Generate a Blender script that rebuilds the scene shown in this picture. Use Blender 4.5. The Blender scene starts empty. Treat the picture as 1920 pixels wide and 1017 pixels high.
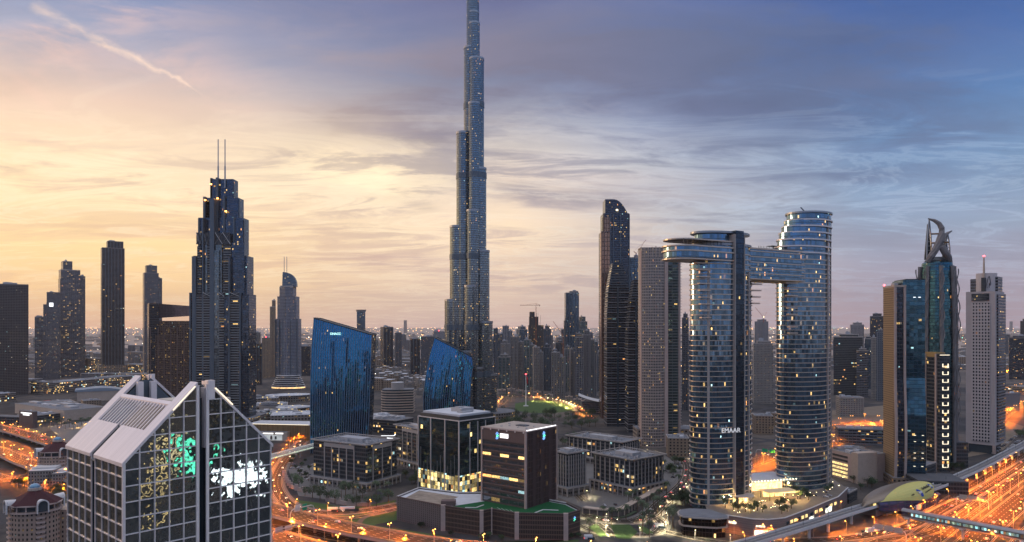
import bpy, math, random
from math import radians as R, sin, cos, pi, sqrt, atan2
from mathutils import Vector, Matrix
rnd = random.Random(7)
S = bpy.context.scene
COL = S.collection
# ------------------------------------------------------------------ camera
F, H, HY = 1371.0, 155.0, 612.0          # focal length in photo pixels, eye height, horizon row
cd = bpy.data.cameras.new('camera'); cam = bpy.data.objects.new('camera', cd); COL.objects.link(cam)
cam.location = (0, 0, H); cam.rotation_euler = (pi/2, 0, 0)
cd.sensor_width = 36; cd.lens = 36*F/1920; cd.shift_y = (HY-508.5)/1920
cd.clip_start = 1; cd.clip_end = 120000
S.camera = cam
# ------------------------------------------------------------------ view and render settings
S.view_settings.view_transform = 'Standard'; S.view_settings.look = 'None'
S.view_settings.exposure = .3; S.view_settings.gamma = 1; S.view_settings.use_curve_mapping = False
S.render.engine = 'CYCLES'
S.cycles.use_denoising = True
S.cycles.max_bounces = 5; S.cycles.diffuse_bounces = 2; S.cycles.glossy_bounces = 3
S.cycles.transmission_bounces = 2; S.cycles.volume_bounces = 0; S.cycles.transparent_max_bounces = 6
S.cycles.sample_clamp_indirect = 4; S.cycles.sample_clamp_direct = 0
S.cycles.caustics_reflective = False; S.cycles.caustics_refractive = False

def lin(r, g, b):
    f = lambda c: (c/255/12.92) if c/255 <= .04045 else ((c/255+.055)/1.055)**2.4
    return (f(r), f(g), f(b), 1)

class NT:                                  # small helper for node trees
    def __init__(s, tree): s.t = tree
    def n(s, kind, **kw):
        o = s.t.nodes.new(kind)
        for k, v in kw.items(): setattr(o, k, v)
        return o
    def put(s, sock, v):
        if v is None: return
        if isinstance(v, bpy.types.NodeSocket): s.t.links.new(v, sock)
        elif isinstance(v, (int, float)):
            if hasattr(sock.default_value, '__len__'): sock.default_value = [v]*len(sock.default_value)
            else: sock.default_value = v
        else:
            n = len(sock.default_value); v = tuple(v)[:n]
            sock.default_value = v + (1,)*(n-len(v))
    def m(s, op, a, b=None, c=None, clamp=False):
        o = s.n('ShaderNodeMath', operation=op); o.use_clamp = clamp
        s.put(o.inputs[0], a); s.put(o.inputs[1], b); s.put(o.inputs[2], c); return o.outputs[0]
    def v(s, op, a, b=None, scale=None):
        o = s.n('ShaderNodeVectorMath', operation=op)
        s.put(o.inputs[0], a)
        if b is not None: s.put(o.inputs[1], b)
        if scale is not None: s.put(o.inputs[3], scale)
        return o.outputs['Value'] if op in ('DOT_PRODUCT', 'LENGTH') else o.outputs[0]
    def comb(s, x, y, z=0):
        o = s.n('ShaderNodeCombineXYZ')
        s.put(o.inputs[0], x); s.put(o.inputs[1], y); s.put(o.inputs[2], z); return o.outputs[0]
    def sep(s, a):
        o = s.n('ShaderNodeSeparateXYZ'); s.put(o.inputs[0], a); return o.outputs
    def mix(s, f, a, b, mode='MIX'):
        o = s.n('ShaderNodeMix', data_type='RGBA', blend_type=mode)
        s.put(o.inputs[0], f); s.put(o.inputs[6], a); s.put(o.inputs[7], b); return o.outputs[2]
    def mixf(s, f, a, b):
        o = s.n('ShaderNodeMix', data_type='FLOAT')
        s.put(o.inputs[0], f); s.put(o.inputs[2], a); s.put(o.inputs[3], b); return o.outputs[0]
    def ramp(s, f, stops, interp='LINEAR'):
        o = s.n('ShaderNodeValToRGB'); r = o.color_ramp; r.interpolation = interp
        while len(r.elements) > 1: r.elements.remove(r.elements[-1])
        r.elements[0].position = stops[0][0]; r.elements[0].color = _c4(stops[0][1])
        for p, c in stops[1:]:
            e = r.elements.new(p); e.color = _c4(c)
        s.put(o.inputs[0], f); return o.outputs[0]
    def noise(s, vec, scale, detail=4, rough=.55, dist=0, w=None):
        o = s.n('ShaderNodeTexNoise')
        if w is not None: o.noise_dimensions = '4D'; o.inputs['W'].default_value = w
        s.put(o.inputs['Vector'], vec); o.inputs['Scale'].default_value = scale
        o.inputs['Detail'].default_value = detail; o.inputs['Roughness'].default_value = rough
        o.inputs['Distortion'].default_value = dist; return o.outputs[0]
    def sm(s, x, a, b, lo=0, hi=1):
        o = s.n('ShaderNodeMapRange', interpolation_type='SMOOTHSTEP')
        s.put(o.inputs[0], x); o.inputs[1].default_value = a; o.inputs[2].default_value = b
        o.inputs[3].default_value = lo; o.inputs[4].default_value = hi; return o.outputs[0]
    def wn(s, vec, w=0.0):
        o = s.n('ShaderNodeTexWhiteNoise', noise_dimensions='4D')
        s.put(o.inputs['Vector'], vec); s.put(o.inputs['W'], w); return o.outputs
def _c4(c):
    if isinstance(c, (int, float)): return (c, c, c, 1)
    return tuple(c)+(1,)*(4-len(c))

# ------------------------------------------------------------------ sky
SUN_AZ, SUN_EL = -64.0, 4.0                # degrees: left of the view, low
def make_world():
    w = bpy.data.worlds.new('World'); S.world = w; w.use_nodes = True
    w.node_tree.nodes.clear(); g = NT(w.node_tree)
    d = g.n('ShaderNodeTexCoord').outputs['Generated']
    x, y, z = g.sep(d)
    hl = g.m('SQRT', g.m('ADD', g.m('MULTIPLY', x, x), g.m('MULTIPLY', y, y)))
    e = g.m('DIVIDE', z, g.m('MAXIMUM', hl, .02))                     # tangent of elevation
    az = g.m('ARCTAN2', x, y)                                          # 0 ahead, negative to the left
    a01 = g.m('ADD', g.m('DIVIDE', az, 2*pi), .5)
    P = lambda deg: deg/360+.5
    ev = g.m('MULTIPLY', e, 1.0)
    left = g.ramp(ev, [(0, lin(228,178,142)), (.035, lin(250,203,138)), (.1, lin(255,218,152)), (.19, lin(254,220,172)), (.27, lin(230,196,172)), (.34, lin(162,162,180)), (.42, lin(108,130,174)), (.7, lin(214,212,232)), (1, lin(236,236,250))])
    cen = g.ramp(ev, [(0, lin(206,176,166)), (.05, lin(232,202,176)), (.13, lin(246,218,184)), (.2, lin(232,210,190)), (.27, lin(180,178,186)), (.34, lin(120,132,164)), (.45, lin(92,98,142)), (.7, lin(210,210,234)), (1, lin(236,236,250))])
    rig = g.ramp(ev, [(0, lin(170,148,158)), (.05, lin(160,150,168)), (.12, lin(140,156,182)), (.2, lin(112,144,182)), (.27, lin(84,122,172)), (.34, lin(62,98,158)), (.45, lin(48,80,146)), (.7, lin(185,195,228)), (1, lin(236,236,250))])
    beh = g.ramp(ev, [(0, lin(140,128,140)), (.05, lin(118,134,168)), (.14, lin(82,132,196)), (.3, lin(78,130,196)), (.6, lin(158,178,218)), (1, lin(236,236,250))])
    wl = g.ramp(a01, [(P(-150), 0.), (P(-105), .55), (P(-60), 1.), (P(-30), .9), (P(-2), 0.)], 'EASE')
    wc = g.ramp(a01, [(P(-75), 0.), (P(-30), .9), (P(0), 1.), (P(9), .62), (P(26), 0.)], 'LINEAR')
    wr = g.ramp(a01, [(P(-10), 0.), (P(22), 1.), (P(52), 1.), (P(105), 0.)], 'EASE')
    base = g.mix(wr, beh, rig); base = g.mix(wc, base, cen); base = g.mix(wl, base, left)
    # clouds: a layer seen in perspective
    zz = g.m('ADD', g.m('MAXIMUM', z, 0), .09)
    cp = g.comb(g.m('DIVIDE', x, zz), g.m('DIVIDE', y, zz), 0)
    n1 = g.noise(g.v('ADD', g.v('MULTIPLY', cp, (.55, .9, 1)), (3.1, 1.7, 0)), 1.0, 9, .58, .5)
    n2 = g.noise(g.v('ADD', g.v('MULTIPLY', cp, (1.3, 3.0, 1)), (9.2, 5.1, 0)), 1.0, 8, .6, .8)
    n3 = g.noise(g.v('MULTIPLY', d, (1, 1, 3.2)), 4.5, 8, .62, .6)
    yy = g.m('MAXIMUM', y, .15)
    gx = g.m('DIVIDE', x, yy); gz = g.m('DIVIDE', z, yy)
    front = g.sm(y, .1, .45)
    gxn = g.m('ADD', gx, g.m('MULTIPLY', g.m('SUBTRACT', n3, .5), .34))
    gzn = g.m('ADD', gz, g.m('MULTIPLY', g.m('SUBTRACT', n1, .5), .16))
    def blob(px, py, sx, sy, rot):
        cx, cz = (px-960)/F, (HY-py)/F; c_, s_ = cos(R(rot)), sin(R(rot))
        dx = g.m('SUBTRACT', gxn, cx); dz = g.m('SUBTRACT', gzn, cz)
        u = g.m('DIVIDE', g.m('ADD', g.m('MULTIPLY', dx, c_), g.m('MULTIPLY', dz, s_)), sx/F)
        v = g.m('DIVIDE', g.m('SUBTRACT', g.m('MULTIPLY', dz, c_), g.m('MULTIPLY', dx, s_)), sy/F)
        q = g.m('ADD', g.m('MULTIPLY', u, u), g.m('MULTIPLY', v, v))
        return g.m('MULTIPLY', g.m('POWER', 2.718, g.m('MULTIPLY', q, -.6)), front)
    def total(bl):
        t = None
        for b, wgt in bl:
            q = g.m('MULTIPLY', blob(*b), wgt); t = q if t is None else g.m('ADD', t, q)
        return t
    dark = total([((900, 175, 260, 62, 10), 1.0), ((650, 258, 190, 36, 14), .75), ((1290, 120, 330, 80, -8), .85), ((1650, 60, 200, 60, 0), .3),
                  ((560, 70, 190, 60, -12), .55), ((1080, 360, 230, 26, -9), .5), ((1560, 330, 210, 18, 2), .45), ((230, 425, 230, 20, -6), .5),
                  ((680, 478, 120, 13, 0), .55), ((1700, 455, 240, 24, -3), .45), ((900, 505, 120, 9, 0), .35), ((330, 205, 120, 60, 20), .3), ((560,415,60,12,0),.35)])
    lightb = total([((690, 318, 150, 40, -6), 1.1), ((1180, 270, 220, 22, -4), .28), ((300, 310, 260, 70, 6), .6), ((1420, 395, 200, 20, 3), .25)])
    dm = g.m('MULTIPLY', dark, g.sm(g.m('ADD', g.m('MULTIPLY', n1, .5), g.m('MULTIPLY', n2, .5)), .34, .6, .28, 1.35), clamp=True)
    streak = g.m('MULTIPLY', g.sm(n2, .5, .72), g.sm(e, .0, .05))
    streak = g.m('MULTIPLY', streak, g.sm(e, .5, .2, .2, .5))
    ccol = g.mix(wr, g.mix(wl, lin(122,116,134), lin(196,166,150)), lin(86,98,132))
    ccol = g.mix(g.sm(e, .2, .1), ccol, g.mix(wl, g.mix(wr, lin(190,160,155), lin(136,138,160)), lin(226,180,140)))
    c = g.mix(dm, base, ccol)
    c = g.mix(g.m('MULTIPLY', streak, .62), c, ccol)
    c = g.mix(g.m('MULTIPLY', lightb, g.sm(n1, .3, .6, .3, 1.)), c, g.mix(wr, lin(255,230,192), lin(150,184,212)))
    n4 = g.noise(g.v('ADD', g.v('MULTIPLY', cp, (.8, 1.7, 1)), (4.4, 8.3, 0)), 1.35, 11, .66, 1.1)
    brk = g.m('MULTIPLY', g.m('MULTIPLY', g.sm(n4, .47, .6), g.sm(n1, .4, .56)), g.sm(e, .01, .06))
    c = g.mix(g.m('MULTIPLY', brk, .5), c, ccol)
    rim = g.m('MULTIPLY', g.m('MULTIPLY', g.sm(n4, .4, .45), g.sm(n4, .5, .45)), g.sm(e, .36, .1))
    c = g.mix(g.m('MULTIPLY', rim, .3), c, g.mix(wr, lin(255,236,205), lin(176,192,214)))
    # pink high wisps, upper left
    pk = total([((150, 110, 110, 45, 25), .9), ((350, 120, 150, 50, -35), .5), ((60, 210, 120, 50, 0), .5)])
    pk = g.m('MULTIPLY', pk, g.sm(n3, .4, .68))
    c = g.mix(g.m('MULTIPLY', pk, .75), c, lin(240,196,176))
    # contrail
    def seg(p, q, wid):
        ax, azz, bx, bz = (p[0]-960)/F, (HY-p[1])/F, (q[0]-960)/F, (HY-q[1])/F
        L = sqrt((bx-ax)**2+(bz-azz)**2); ux, uz = (bx-ax)/L, (bz-azz)/L
        fine = g.m('MULTIPLY', g.m('SUBTRACT', g.noise(g.v('MULTIPLY', d, (1, 1, 1)), 26, 7, .65), .5), .028)
        dx = g.m('SUBTRACT', gx, ax); dz = g.m('ADD', g.m('SUBTRACT', gz, azz), fine)
        al = g.m('ADD', g.m('MULTIPLY', dx, ux), g.m('MULTIPLY', dz, uz))
        ac = g.m('ABSOLUTE', g.m('SUBTRACT', g.m('MULTIPLY', dz, ux), g.m('MULTIPLY', dx, uz)))
        t = g.m('DIVIDE', al, L)
        wd = g.m('MULTIPLY', g.mixf(t, wid*2.2, wid*.6), 1/F)
        k = g.m('SUBTRACT', 1, g.m('DIVIDE', ac, wd), clamp=True)
        return g.m('MULTIPLY', g.m('MULTIPLY', g.m('MULTIPLY', k, g.sm(t, -.05, .08)), g.sm(t, 1.15, .8)), front)
    ct = g.m('ADD', seg((60, 10), (200, 84), 9), seg((170, 66), (372, 172), 5.5), clamp=True)
    c = g.mix(g.m('MULTIPLY', ct, g.sm(n3, .38, .62, .12, .75)), c, lin(246,214,190))
    c = g.v('SCALE', c, scale=g.m('ADD', g.m('ADD', .93, g.m('MULTIPLY', n3, .14)), g.m('MULTIPLY', g.m('SUBTRACT', n2, .5), g.sm(e, .05, .2, .1, .5))))
    # a physical sky under it, low sun
    sk = g.n('ShaderNodeTexSky', sky_type='NISHITA'); sk.sun_disc = False
    sk.sun_elevation = R(SUN_EL); sk.sun_rotation = R(SUN_AZ); sk.altitude = 50
    c = g.mix(1.0, c, g.mix(1.0, sk.outputs[0], (.012, .012, .012, 1), 'MULTIPLY'), 'ADD')
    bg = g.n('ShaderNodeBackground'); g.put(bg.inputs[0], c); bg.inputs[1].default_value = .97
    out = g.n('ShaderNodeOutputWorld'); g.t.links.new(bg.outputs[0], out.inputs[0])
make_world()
sl = bpy.data.lights.new('sun', 'SUN'); sl.energy = .8; sl.angle = R(12); sl.color = (1, .62, .36)
so = bpy.data.objects.new('sun', sl); COL.objects.link(so)
so.rotation_euler = Vector((-sin(R(SUN_AZ))*cos(R(SUN_EL)), -cos(R(SUN_AZ))*cos(R(SUN_EL)), -sin(R(SUN_EL)))).to_track_quat('-Z', 'Y').to_euler()

# ------------------------------------------------------------------ placing
def G(x, y, z=0.0):                        # the point of the horizontal plane z that stands at photo pixel (x, y)
    D = F*(H-z)/(y-HY); return Vector(((x-960)*D/F, D, z))
def ZY(y, D): return H-(y-HY)*D/F          # height of pixel row y at depth D

# ------------------------------------------------------------------ mesh builder
class MB:
    def __init__(s): s.v = []; s.f = []; s.uv = []; s.mi = []
    def face(s, pts, uv=None, mi=0):
        k = len(s.v); s.v += [tuple(p) for p in pts]; s.f.append(tuple(range(k, k+len(pts))))
        s.uv.append(uv or [(p[0], p[1]) for p in pts]); s.mi.append(mi); return s
    def wall(s, a, b, z0, z1, u0=0, mi=0, z0b=None, z1b=None):
        L = math.hypot(b[0]-a[0], b[1]-a[1]); z0b = z0 if z0b is None else z0b; z1b = z1 if z1b is None else z1b
        s.face([(a[0], a[1], z0), (b[0], b[1], z0b), (b[0], b[1], z1b), (a[0], a[1], z1)], [(u0, z0), (u0+L, z0b), (u0+L, z1b), (u0, z1)], mi)
        return s
    def prism(s, pts, z0, z1, mi=0, top=1, bottom=False, u0=0, cap=True, top_pts=None):   # pts ccw
        n = len(pts); tp = top_pts or pts; u = u0
        for i in range(n):
            a, b, c_, d_ = pts[i], pts[(i+1) % n], tp[(i+1) % n], tp[i]
            L = math.hypot(b[0]-a[0], b[1]-a[1])
            s.face([(a[0], a[1], z0), (b[0], b[1], z0), (c_[0], c_[1], z1), (d_[0], d_[1], z1)], [(u, z0), (u+L, z0), (u+L, z1), (u, z1)], mi); u += L
        if cap: s.face([(p[0], p[1], z1) for p in tp], None, top)
        if bottom: s.face([(p[0], p[1], z0) for p in reversed(pts)], None, top)
        return s
    def box(s, x0, x1, y0, y1, z0, z1, mi=0, top=None, bottom=False):
        return s.prism([(x0, y0), (x1, y0), (x1, y1), (x0, y1)], z0, z1, mi, mi if top is None else top, bottom)
    def obox(s, c, ux, hx, hy, z0, z1, mi=0, top=None):   # oriented box
        ux = Vector((ux[0], ux[1])).normalized(); uy = Vector((-ux.y, ux.x)); c = Vector((c[0], c[1]))
        p = [c-ux*hx-uy*hy, c+ux*hx-uy*hy, c+ux*hx+uy*hy, c-ux*hx+uy*hy]
        return s.prism([(q.x, q.y) for q in p], z0, z1, mi, mi if top is None else top, True)
    def tube(s, pts, rad, n=6, mi=0, caps=True):
        rs = rad if isinstance(rad, (list, tuple)) else [rad]*len(pts); rings = []; k = len(s.v)
        for i, p in enumerate(pts):
            p = Vector(p); a = Vector(pts[max(i-1, 0)]); b = Vector(pts[min(i+1, len(pts)-1)])
            t = (b-a).normalized(); r = t.cross(Vector((0, 0, 1)))
            if r.length < 1e-3: r = Vector((1, 0, 0))
            r.normalize(); q = t.cross(r)
            for j in range(n):
                w = 2*pi*j/n; s.v.append(tuple(p+(r*cos(w)+q*sin(w))*rs[i]))
        for i in range(len(pts)-1):
            for j in range(n):
                a, b = k+i*n+j, k+i*n+(j+1) % n
                s.f.append((a, b, b+n, a+n)); s.uv.append([(j, i), (j+1, i), (j+1, i+1), (j, i+1)]); s.mi.append(mi)
        if caps:
            s.f.append(tuple(k+j for j in range(n))[::-1]); s.uv.append([(0, 0)]*n); s.mi.append(mi)
            e = k+(len(pts)-1)*n; s.f.append(tuple(e+j for j in range(n))); s.uv.append([(0, 0)]*n); s.mi.append(mi)
        return s
    def lathe(s, prof, n=16, mi=0, c=(0, 0), sx=1, sy=1, a0=0, a1=2*pi):
        full = abs(a1-a0-2*pi) < 1e-6
        for i in range(len(prof)-1):
            (r0, z0), (r1, z1) = prof[i], prof[i+1]
            for j in range(n):
                w0, w1 = a0+(a1-a0)*j/n, a0+(a1-a0)*(j+1)/n
                P_ = lambda r, w, z: (c[0]+r*cos(w)*sx, c[1]+r*sin(w)*sy, z)
                q = [P_(r0, w0, z0), P_(r0, w1, z0), P_(r1, w1, z1), P_(r1, w0, z1)]
                rr = max(r0, r1); uv = [(w0*rr, z0), (w1*rr, z0), (w1*rr, z1), (w0*rr, z1)]
                if r1 < 1e-6: q = q[:3]; uv = uv[:3]
                elif r0 < 1e-6: q = [q[0], q[2], q[3]]; uv = [uv[0], uv[2], uv[3]]
                s.face(q, uv, mi)
        return s
    def sheet(s, grid, mi=0, uv=None):      # grid[i][j] of points
        for i in range(len(grid)-1):
            for j in range(len(grid[0])-1):
                u = [uv[i][j], uv[i+1][j], uv[i+1][j+1], uv[i][j+1]] if uv else [(i, j), (i+1, j), (i+1, j+1), (i, j+1)]
                s.face([grid[i][j], grid[i+1][j], grid[i+1][j+1], grid[i][j+1]], u, mi)
        return s
    def build(s, name, mats, parent=None, loc=None, rot=0.0, smooth=False):
        me = bpy.data.meshes.new(name); me.from_pydata(s.v, [], s.f)
        ul = me.uv_layers.new(name='UVMap'); flat = [c for f in s.uv for p in f for c in p]
        ul.data.foreach_set('uv', flat)
        if not isinstance(mats, (list, tuple)): mats = [mats] if mats else []
        for m_ in mats: me.materials.append(m_)
        hi = len(mats)-1
        if hi >= 0: me.polygons.foreach_set('material_index', [min(i, hi) for i in s.mi])
        if smooth: me.polygons.foreach_set('use_smooth', [True]*len(s.f))
        me.update()
        o = bpy.data.objects.new(name, me); COL.objects.link(o)
        if parent: o.parent = parent
        if loc is not None: o.location = loc
        if rot: o.rotation_euler = (0, 0, rot)
        return o
def tag(o, label=None, cat=None, group=None, kind=None):
    if label: o['label'] = label
    if cat: o['category'] = cat
    if group: o['group'] = group
    if kind: o['kind'] = kind
    return o
def thing(name, label, cat, loc=(0, 0, 0), rot=0.0, group=None):
    o = bpy.data.objects.new(name, None); COL.objects.link(o); o.empty_display_size = 2
    o.location = loc; o.rotation_euler = (0, 0, rot); return tag(o, label, cat, group)
def copy_tree(o, parent=None):
    c = o.copy(); COL.objects.link(c); c.parent = parent
    for ch in list(o.children): copy_tree(ch, c)
    return c
def circle(cx, cy, rx, ry=None, n=24, a0=0.0, rot=0.0):
    ry = ry or rx; out = []
    for i in range(n):
        w = a0+2*pi*i/n; x, y = rx*cos(w), ry*sin(w)
        out.append((cx+x*cos(rot)-y*sin(rot), cy+x*sin(rot)+y*cos(rot)))
    return out
def smooth_path(pts, step=8.0):            # Catmull-Rom through 3-D points
    P_ = [Vector(p) for p in pts]; P_ = [P_[0]*2-P_[1]]+P_+[P_[-1]*2-P_[-2]]; out = []
    for i in range(1, len(P_)-2):
        a, b, c_, d_ = P_[i-1:i+3]; n = max(1, int((c_-b).length/step))
        for k in range(n):
            t = k/n
            out.append(.5*((2*b)+(c_-a)*t+(2*a-5*b+4*c_-d_)*t*t+(3*b-a-3*c_+d_)*t**3))
    out.append(P_[-2]); return out
def sides(path):                            # unit right-hand normals along a path
    out = []
    for i in range(len(path)):
        t = path[min(i+1, len(path)-1)]-path[max(i-1, 0)]; t.z = 0; t.normalize(); out.append(Vector((t.y, -t.x, 0)))
    return out
def strip(mb, path, o0, o1, dz=0.0, mi=0):  # ribbon between offsets o0 and o1
    nn = sides(path); u = 0
    for i in range(len(path)-1):
        L = (path[i+1]-path[i]).length; Z = Vector((0, 0, dz))
        mb.face([path[i]+nn[i]*o1+Z, path[i+1]+nn[i+1]*o1+Z, path[i+1]+nn[i+1]*o0+Z, path[i]+nn[i]*o0+Z], [(u, o1), (u+L, o1), (u+L, o0), (u, o0)], mi)
        u += L
    return mb
def rail(mb, path, o0, o1, z0, z1, mi=0):   # solid bar along the path
    nn = sides(path); u = 0
    for i in range(len(path)-1):
        L = (path[i+1]-path[i]).length
        c = [[p+n_*o+Vector((0, 0, z)) for (o, z) in ((o0, z0), (o1, z0), (o1, z1), (o0, z1))] for p, n_ in ((path[i], nn[i]), (path[i+1], nn[i+1]))]
        for k in range(4):
            l = (k+1) % 4
            mb.face([c[0][k], c[1][k], c[1][l], c[0][l]][::-1], [(u, 0), (u+L, 0), (u+L, 1), (u, 1)][::-1], mi)
        if i == 0: mb.face(c[0], None, mi)
        if i == len(path)-2: mb.face(c[1][::-1], None, mi)
        u += L
    return mb
# ------------------------------------------------------------------ materials
def new_mat(name):
    m_ = bpy.data.materials.new(name); m_.use_nodes = True; m_.node_tree.nodes.clear()
    g = NT(m_.node_tree); b = g.n('ShaderNodeBsdfPrincipled'); o = g.n('ShaderNodeOutputMaterial')
    g.t.links.new(b.outputs[0], o.inputs[0]); return m_, g, b
def plain(name, col, rough=.7, metal=0.0, var=.12, scale=.35, spec=.22):
    m_, g, b = new_mat(name)
    p = g.n('ShaderNodeNewGeometry').outputs['Position']
    n = g.noise(p, scale, 6, .65)
    n2 = g.noise(p, scale*.13, 3, .6)
    k = g.m('ADD', g.m('MULTIPLY', n, var*2), g.m('ADD', g.m('MULTIPLY', n2, var*1.6), 1-var*1.8))
    g.put(b.inputs['Base Color'], g.v('SCALE', col[:3], scale=k))
    b.inputs['Roughness'].default_value = rough; b.inputs['Metallic'].default_value = metal
    b.inputs['Specular IOR Level'].default_value = spec
    return m_
def glow(name, col, power, var=0.0, scale=1.0):
    m_, g, b = new_mat(name); g.put(b.inputs['Base Color'], (.3, .3, .3, 1))
    g.put(b.inputs['Emission Color'], col)
    if var:
        p = g.n('ShaderNodeNewGeometry').outputs['Position']
        g.put(b.inputs['Emission Strength'], g.m('MULTIPLY', g.sm(g.noise(p, scale, 3, .7), .35, .65, 1-var, 1), power))
    else: b.inputs['Emission Strength'].default_value = power
    return m_
WARM, WHITE, GREEN_ = (1, .62, .2, 1), (1, .86, .6, 1), (.55, .9, .75, 1)
_seed = [0]
def facade(name, wall, glass, bay=3.2, fl=3.8, fx=.3, fy=.35, lit=.05, rowlit=.0, power=1.2, metal=.75, rough=.08, tilt=.02, wave=.0,
           cols=(WARM, WHITE), fx2=None, gvar=.5, wmetal=0.0, wrough=.65, wave_scale=.12, blind=.0, litv=None, small=True, wk=.62, gk0=.55, wdet=4):
    _seed[0] += 3.37; sd = _seed[0]
    m_, g, b = new_mat(name)
    uv = g.n('ShaderNodeUVMap').outputs[0]; u, v, _ = g.sep(uv)
    geo = g.n('ShaderNodeNewGeometry'); pos = geo.outputs['Position']
    ub, vb = g.m('DIVIDE', u, bay), g.m('DIVIDE', v, fl)
    cu, cv = g.m('FLOOR', ub), g.m('FLOOR', vb)
    fu, fv = g.m('FRACT', ub), g.m('FRACT', vb)
    win = g.m('MULTIPLY', g.m('GREATER_THAN', fu, fx), g.m('GREATER_THAN', fv, fy)) if fx > 0 else g.m('GREATER_THAN', fv, fy)
    oi = g.n('ShaderNodeObjectInfo').outputs['Random']
    w1 = g.wn(g.comb(cu, cv, oi), sd); w2 = g.wn(g.comb(g.m('FLOOR', g.m('DIVIDE', cu, 5)), cv, oi), sd+1)
    r1, rc = w1[0], w1[1]
    rx, ry, rz = g.sep(rc)
    lm = g.m('LESS_THAN', r1, lit*1.5)
    if rowlit:
        lm = g.m('MAXIMUM', lm, g.m('MULTIPLY', g.m('LESS_THAN', w2[0], rowlit), g.m('LESS_THAN', r1, .72)))
    if litv:   # more lit windows in the given height range
        lm = g.m('MAXIMUM', lm, g.m('MULTIPLY', g.m('MULTIPLY', g.m('GREATER_THAN', v, litv[0]), g.m('LESS_THAN', v, litv[1])), g.m('LESS_THAN', r1, litv[2])))
    lm = g.m('MULTIPLY', lm, win)
    if small:
        lm = g.m('MULTIPLY', lm, g.m('GREATER_THAN', fu, g.m('ADD', fx, g.m('MULTIPLY', ry, .45))))
        lm = g.m('MULTIPLY', lm, g.m('LESS_THAN', fv, g.m('ADD', fy+(1-fy)*.4, g.m('MULTIPLY', rz, (1-fy)*.5))))
    inner = g.noise(g.comb(g.m('MULTIPLY', u, 1.3), g.m('MULTIPLY', v, 1.1), sd), 1.0, 3, .7)
    pw = g.m('MULTIPLY', g.m('MULTIPLY', g.sm(inner, .3, .62, .15, 1), power), g.m('ADD', .12, g.m('MULTIPLY', g.m('MULTIPLY', ry, ry), 1.7)))
    ecol = g.mix(g.m('GREATER_THAN', rx, .55), cols[0], cols[-1])
    ecol = g.mix(g.m('LESS_THAN', rz, .12), ecol, (.5, .85, .9, 1)); ecol = g.mix(g.m('GREATER_THAN', rz, .9), ecol, (1, .42, .12, 1))
    g.put(b.inputs['Emission Color'], ecol)
    g.put(b.inputs['Emission Strength'], g.m('MULTIPLY', lm, pw))
    wn_ = g.noise(pos, .22, 6, .6); wn2 = g.noise(pos, .03, 3, .6)
    k = g.m('ADD', .68, g.m('ADD', g.m('MULTIPLY', wn_, .3), g.m('MULTIPLY', wn2, .34)))
    wc = g.v('SCALE', [c_*wk for c_ in wall[:3]], scale=k)
    gk = g.m('ADD', 1-gvar*.5, g.m('MULTIPLY', rz, gvar))
    gc = g.v('SCALE', [c_*gk0 for c_ in glass[:3]], scale=gk)
    win_m = win
    if blind:
        bl = g.m('LESS_THAN', rx, blind); gc = g.mix(bl, gc, (.34, .32, .29, 1)); win_m = g.m('MULTIPLY', win, g.m('SUBTRACT', 1, g.m('MULTIPLY', bl, .8)))
    g.put(b.inputs['Base Color'], g.mix(win, wc, gc))
    g.put(b.inputs['Metallic'], g.mixf(win_m, wmetal, metal)); g.put(b.inputs['Roughness'], g.mixf(win_m, wrough, rough))
    nrm = geo.outputs['Normal']
    off = g.v('SCALE', g.v('SUBTRACT', rc, (.5, .5, .5)), scale=tilt)
    if wave:
        o = g.n('ShaderNodeTexNoise'); g.put(o.inputs['Vector'], pos); o.inputs['Scale'].default_value = wave_scale; o.inputs['Detail'].default_value = wdet
        off = g.v('ADD', off, g.v('SCALE', g.v('SUBTRACT', o.outputs['Color'], (.5, .5, .5)), scale=wave))
    g.put(b.inputs['Normal'], g.v('NORMALIZE', g.v('ADD', nrm, g.v('SCALE', off, scale=win_m))))
    return m_
M = {}
M['conc'] = plain('pale_concrete', (.38, .345, .32), .8)
M['conc_w'] = plain('white_concrete', (.62, .6, .58), .7)
M['conc_d'] = plain('grey_concrete', (.2, .19, .19), .85)
M['conc_road'] = plain('road_barrier_concrete', (.34, .27, .2), .8)
M['roof'] = plain('roof_gravel', (.17, .18, .2), .9, var=.35, scale=.12)
M['roof_w'] = plain('roof_membrane', (.52, .54, .57), .75, var=.3, scale=.1)
M['roof_d'] = plain('roof_dark', (.1, .105, .115), .85, var=.35, scale=.1)
M['plant'] = plain('roof_plant_metal', (.4, .41, .43), .5, .3, var=.3, scale=.5)
M['steel'] = plain('steel', (.36, .38, .4), .4, .8)
M['steel_d'] = plain('dark_steel', (.06, .07, .08), .45, .6)
M['alu'] = plain('pale_aluminium', (.74, .68, .66), .38, .35, var=.12, scale=.6)
M['fin_blue'] = plain('blue_grey_cladding', (.12, .15, .175), .4, .5)
M['fin_brown'] = plain('brown_cladding', (.15, .105, .098), .6, .2)
M['stone'] = plain('beige_stone', (.46, .37, .3), .8, var=.2)
M['stone_p'] = plain('pink_stone', (.44, .34, .3), .8, var=.2)
M['maroon'] = plain('maroon_roof_tiles', (.05, .013, .018), .7, var=.3, scale=.8)
M['white'] = plain('white_paint', (.8, .8, .8), .5, var=.1)
M['dome'] = plain('blue_dome_sheet', (.16, .3, .42), .35, .4)
M['red'] = plain('red_paint', (.55, .02, .03), .5)
M['crane_red'] = plain('crane_paint', (.4, .12, .06), .5)
M['turf'] = plain('sports_turf', (.008, .09, .03), .9, var=.2, scale=.3)
M['wood'] = plain('timber', (.2, .11, .05), .8)
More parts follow.
